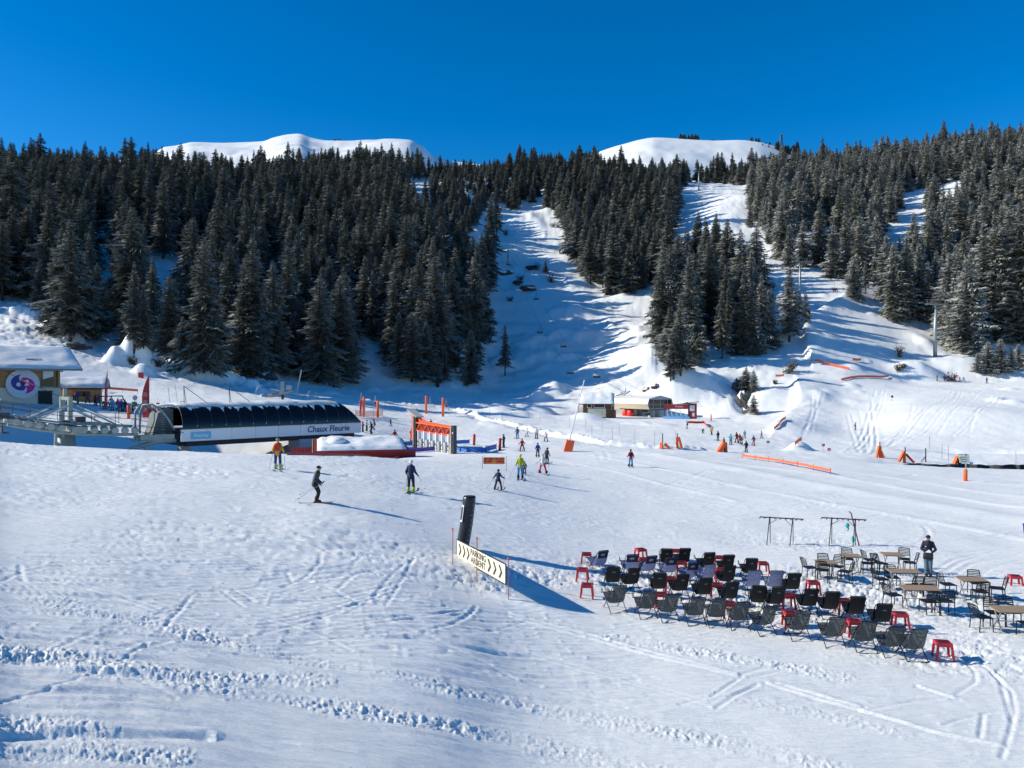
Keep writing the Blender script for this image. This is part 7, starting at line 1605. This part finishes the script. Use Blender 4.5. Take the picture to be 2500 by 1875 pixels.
for a in [('skier in black at the left of the group by the orange tripod', 1753, 1076, 24, 'stand', 20, BK, BK, BK, 'helmet', BK), ('skier in teal at the left of the close group', 1784, 1086, 27, 'stand', -40, TL, BK, BK, 'helmet', TL), ('skier in maroon with a raised arm in the close group', 1799, 1081, 26, 'wide', 30, MR, BK, BK, 'helmet', MR), ('skier in red behind the maroon one', 1806, 1083, 24, 'stand', 0, RD, (.08, .015, .03), BK, 'helmet', RD), ('skier in dark clothes right of the maroon one', 1811, 1086, 21, 'walk', -70, BK, BK, BK, 'helmet', MR), ('skier in pale teal above the close group', 1818, 1070, 20, 'stand', -20, TL, BK, BK, 'helmet', TL), ('skier all in black, nearest of the group at right', 1822, 1104, 28, 'stand', 10, BK, BK, BK, 'helmet', BK), ('skier in a blue jacket and orange trousers', 1840, 1088, 25, 'stand', 0, (.02, .07, .22), OR, BK, 'helmet', BL), ('skier in plum right of the one in orange trousers', 1860, 1071, 19, 'walk', 60, (.15, .03, .12), (.10, .02, .05), BK, 'helmet', MR),
          ('black-clad skier bending down right of the entrance arch', 1716, 1058, 11, 'bend', -60, BK, BK), ('skier in a yellow jacket right of the bending one', 1737, 1062, 21, 'walk', -30, YL, BK, BK, 'helmet', (.6, .4, .1)), ('skier in dark red coming down the piste alone', 2088, 1050, 19, 'skier', -100, MR, MR, BK, 'helmet', MR),
          ('skier in blue bending over at the entrance arch', 1678, 1047, 20, 'skier', 80, BL, BK, BK, 'helmet', BL), ('skier in blue, left of the group on the terrace', 2306, 930, 16, 'stand', 10, (.03, .12, .35), (.02, .06, .2)), ('skier in pink trousers on the terrace', 2315, 931, 15, 'stand', 0, (.1, .04, .2), (.5, .25, .35)), ('skier in a red jacket in the middle of the terrace group', 2331, 929, 17, 'stand', 0, (.6, .03, .03), NV, BK, 'helmet', RD), ('child in salmon pink on the terrace', 2343, 933, 14, 'stand', 10, (.7, .25, .2), (.65, .25, .2), BK, 'helmet', WH), ('child in navy at the right of the terrace group', 2353, 930, 10, 'wide', -30, (.03, .08, .2), NV), ('skier in olive at the left edge of the terrace group', 2288, 930, 15, 'stand', 40, (.1, .09, .05), (.08, .07, .04)), ('lone skier in dark plum far right on the terrace', 2409, 936, 15, 'stand', -70, (.08, .03, .1), NV),
          ('skier in red behind the right end of the long station', 886, 1055, 26, 'stand', 70, (.35, .02, .04), BK, BK, 'helmet', RD), ('skier in a pale jacket and black trousers behind the right end of the long station', 895, 1052, 27, 'stand', -110, WH, BK, BK, 'helmet', BK), ('skier in black stooping right of the pale-jacketed one', 907, 1060, 31, 'skier', 75, BK, BK, BK, 'helmet', (.1, .1, .08)), ('skier in black gliding right of the stooping one', 914, 1050, 27, 'skier', 100, BK, BK, BK, 'helmet', BK), ('child in dark clothes alone right of the station people', 954, 1041, 18, 'wide', 60, BK, BK), ('instructor in red and white left of the blue banners', 964, 1079, 30, 'wide', 20, RD, (.5, .1, .1), BK, 'helmet', MR), ('instructor all in red left of the gantry', 1005, 1077, 32, 'stand', -20, (.6, .03, .05), (.55, .03, .06), BK, 'hair'), ('skier in turquoise far behind the gantry', 1017, 1019, 22, 'stand', 30, TL, (.15, .25, .35), BK, 'helmet', TL), ('person in dark plum in front of the violet banner', 980, 1112, 25, 'stand', 90, (.06, .02, .08), (.05, .02, .06), BK, 'hair'), ('dark skier whose top shows over the gantry panel', 1052, 1048, 24, 'stand', 0, BK, BK)]:
    person(*a)
# the queue beside the chalet
QU = [(160, 980, MR, 'rust', 60), (182, 978, (.5, .2, .15), 'salmon', 40), (190, 985, BL, 'royal blue', 90), (214, 986, (.2, .05, .12), 'wine', 30), (232, 990, (.35, .03, .08), 'crimson', -20), (241, 991, (.15, .04, .2), 'violet', 100), (256, 999, BK, 'black, crouching', 60), (271, 996, (.35, .04, .04), 'brick red', 0), (274, 1003, (.1, .3, .5), 'pale blue', 50), (287, 1003, RD, 'red', -30), (293, 1006, (.04, .03, .25), 'indigo', 20), (299, 1004, BK, 'black', 120), (305, 1006, NV, 'navy', 10), (323, 1012, (.1, .05, .04), 'brown', -60), (341, 1018, BK, 'black and grey, arm stretched out', -90), (368, 1020, (.06, .05, .07), 'charcoal', 40), (374, 1024, OR, 'orange', 0), (380, 1023, (.5, .05, .03), 'scarlet', 60), (386, 1026, (.3, .02, .03), 'dark red', -20)]
for k, (u, v, c, nm, tz) in enumerate(QU):
    person('person in ' + nm + ' clothes in the lift queue by the chalet', u, v, 30, ['stand', 'walk', 'stand', 'wide'][k % 4] if 'crouch' not in nm else 'bend', tz, c, [BK, NV, DJ][k % 3], BK, ['helmet', 'hair'][k % 3 == 0], c, None if k % 2 else BK, 'people in the lift queue', h=.97)
# three riders on the chair above the right-hand piste
for k in range(3):
    person(['dark-clad rider at the left of the chair above the piste', 'rider in the middle of the chair above the piste', 'rider in red at the right of the chair above the piste'][k], 0, 0, 0, 'sit', 28 + 180, [BK, NV, RD][k], BK, BK, 'helmet', BK, BK, 'riders on the lift chair', loc=LIFT_RIDE + Vector((-.55 + .55 * k, -.3 * k + .1, -3.65)), h=1.0)
# the man in the cap beside the tables
t, s = person('man in a black cap and navy sweatshirt looking down at a notepad by the tables', 2266, 1407, 101, 'waiter', 152, (.012, .013, .035), DJ, (.008, .008, .01), 'cap', (.008, .008, .012), None)
MB().ball((.09, .155, 1.30), (.022, .012, .022), 8, 6).build('badge', M_WHITE, t)
MB().lathe([(.20, -.14), (.19, .06), (.17, .1)], 16, (0, -.0, .90)).build('apron', cl((.010, .010, .016)), t, True)
nq = Matrix.Translation(t.location) @ Matrix.Rotation(t.rotation_euler.z, 4, 'Z') @ Matrix.Scale(s, 4) @ Vector((-.03, .33, 1.06))
n_ = thing('notepad', 'black pouch with a white notepad held by the man in the cap', 'notepad', nq, t.rotation_euler.z); MB().box((0, 0, -.08), (.22, .05, .20)).build('pouch', M_BLACK, n_); MB().box((.02, .01, .045), (.18, .012, .13), Ry(.7)).build('page', M_WHITE, n_)
# ------------------------------------------------------------------ labels of the trees: by size, side and neighbours
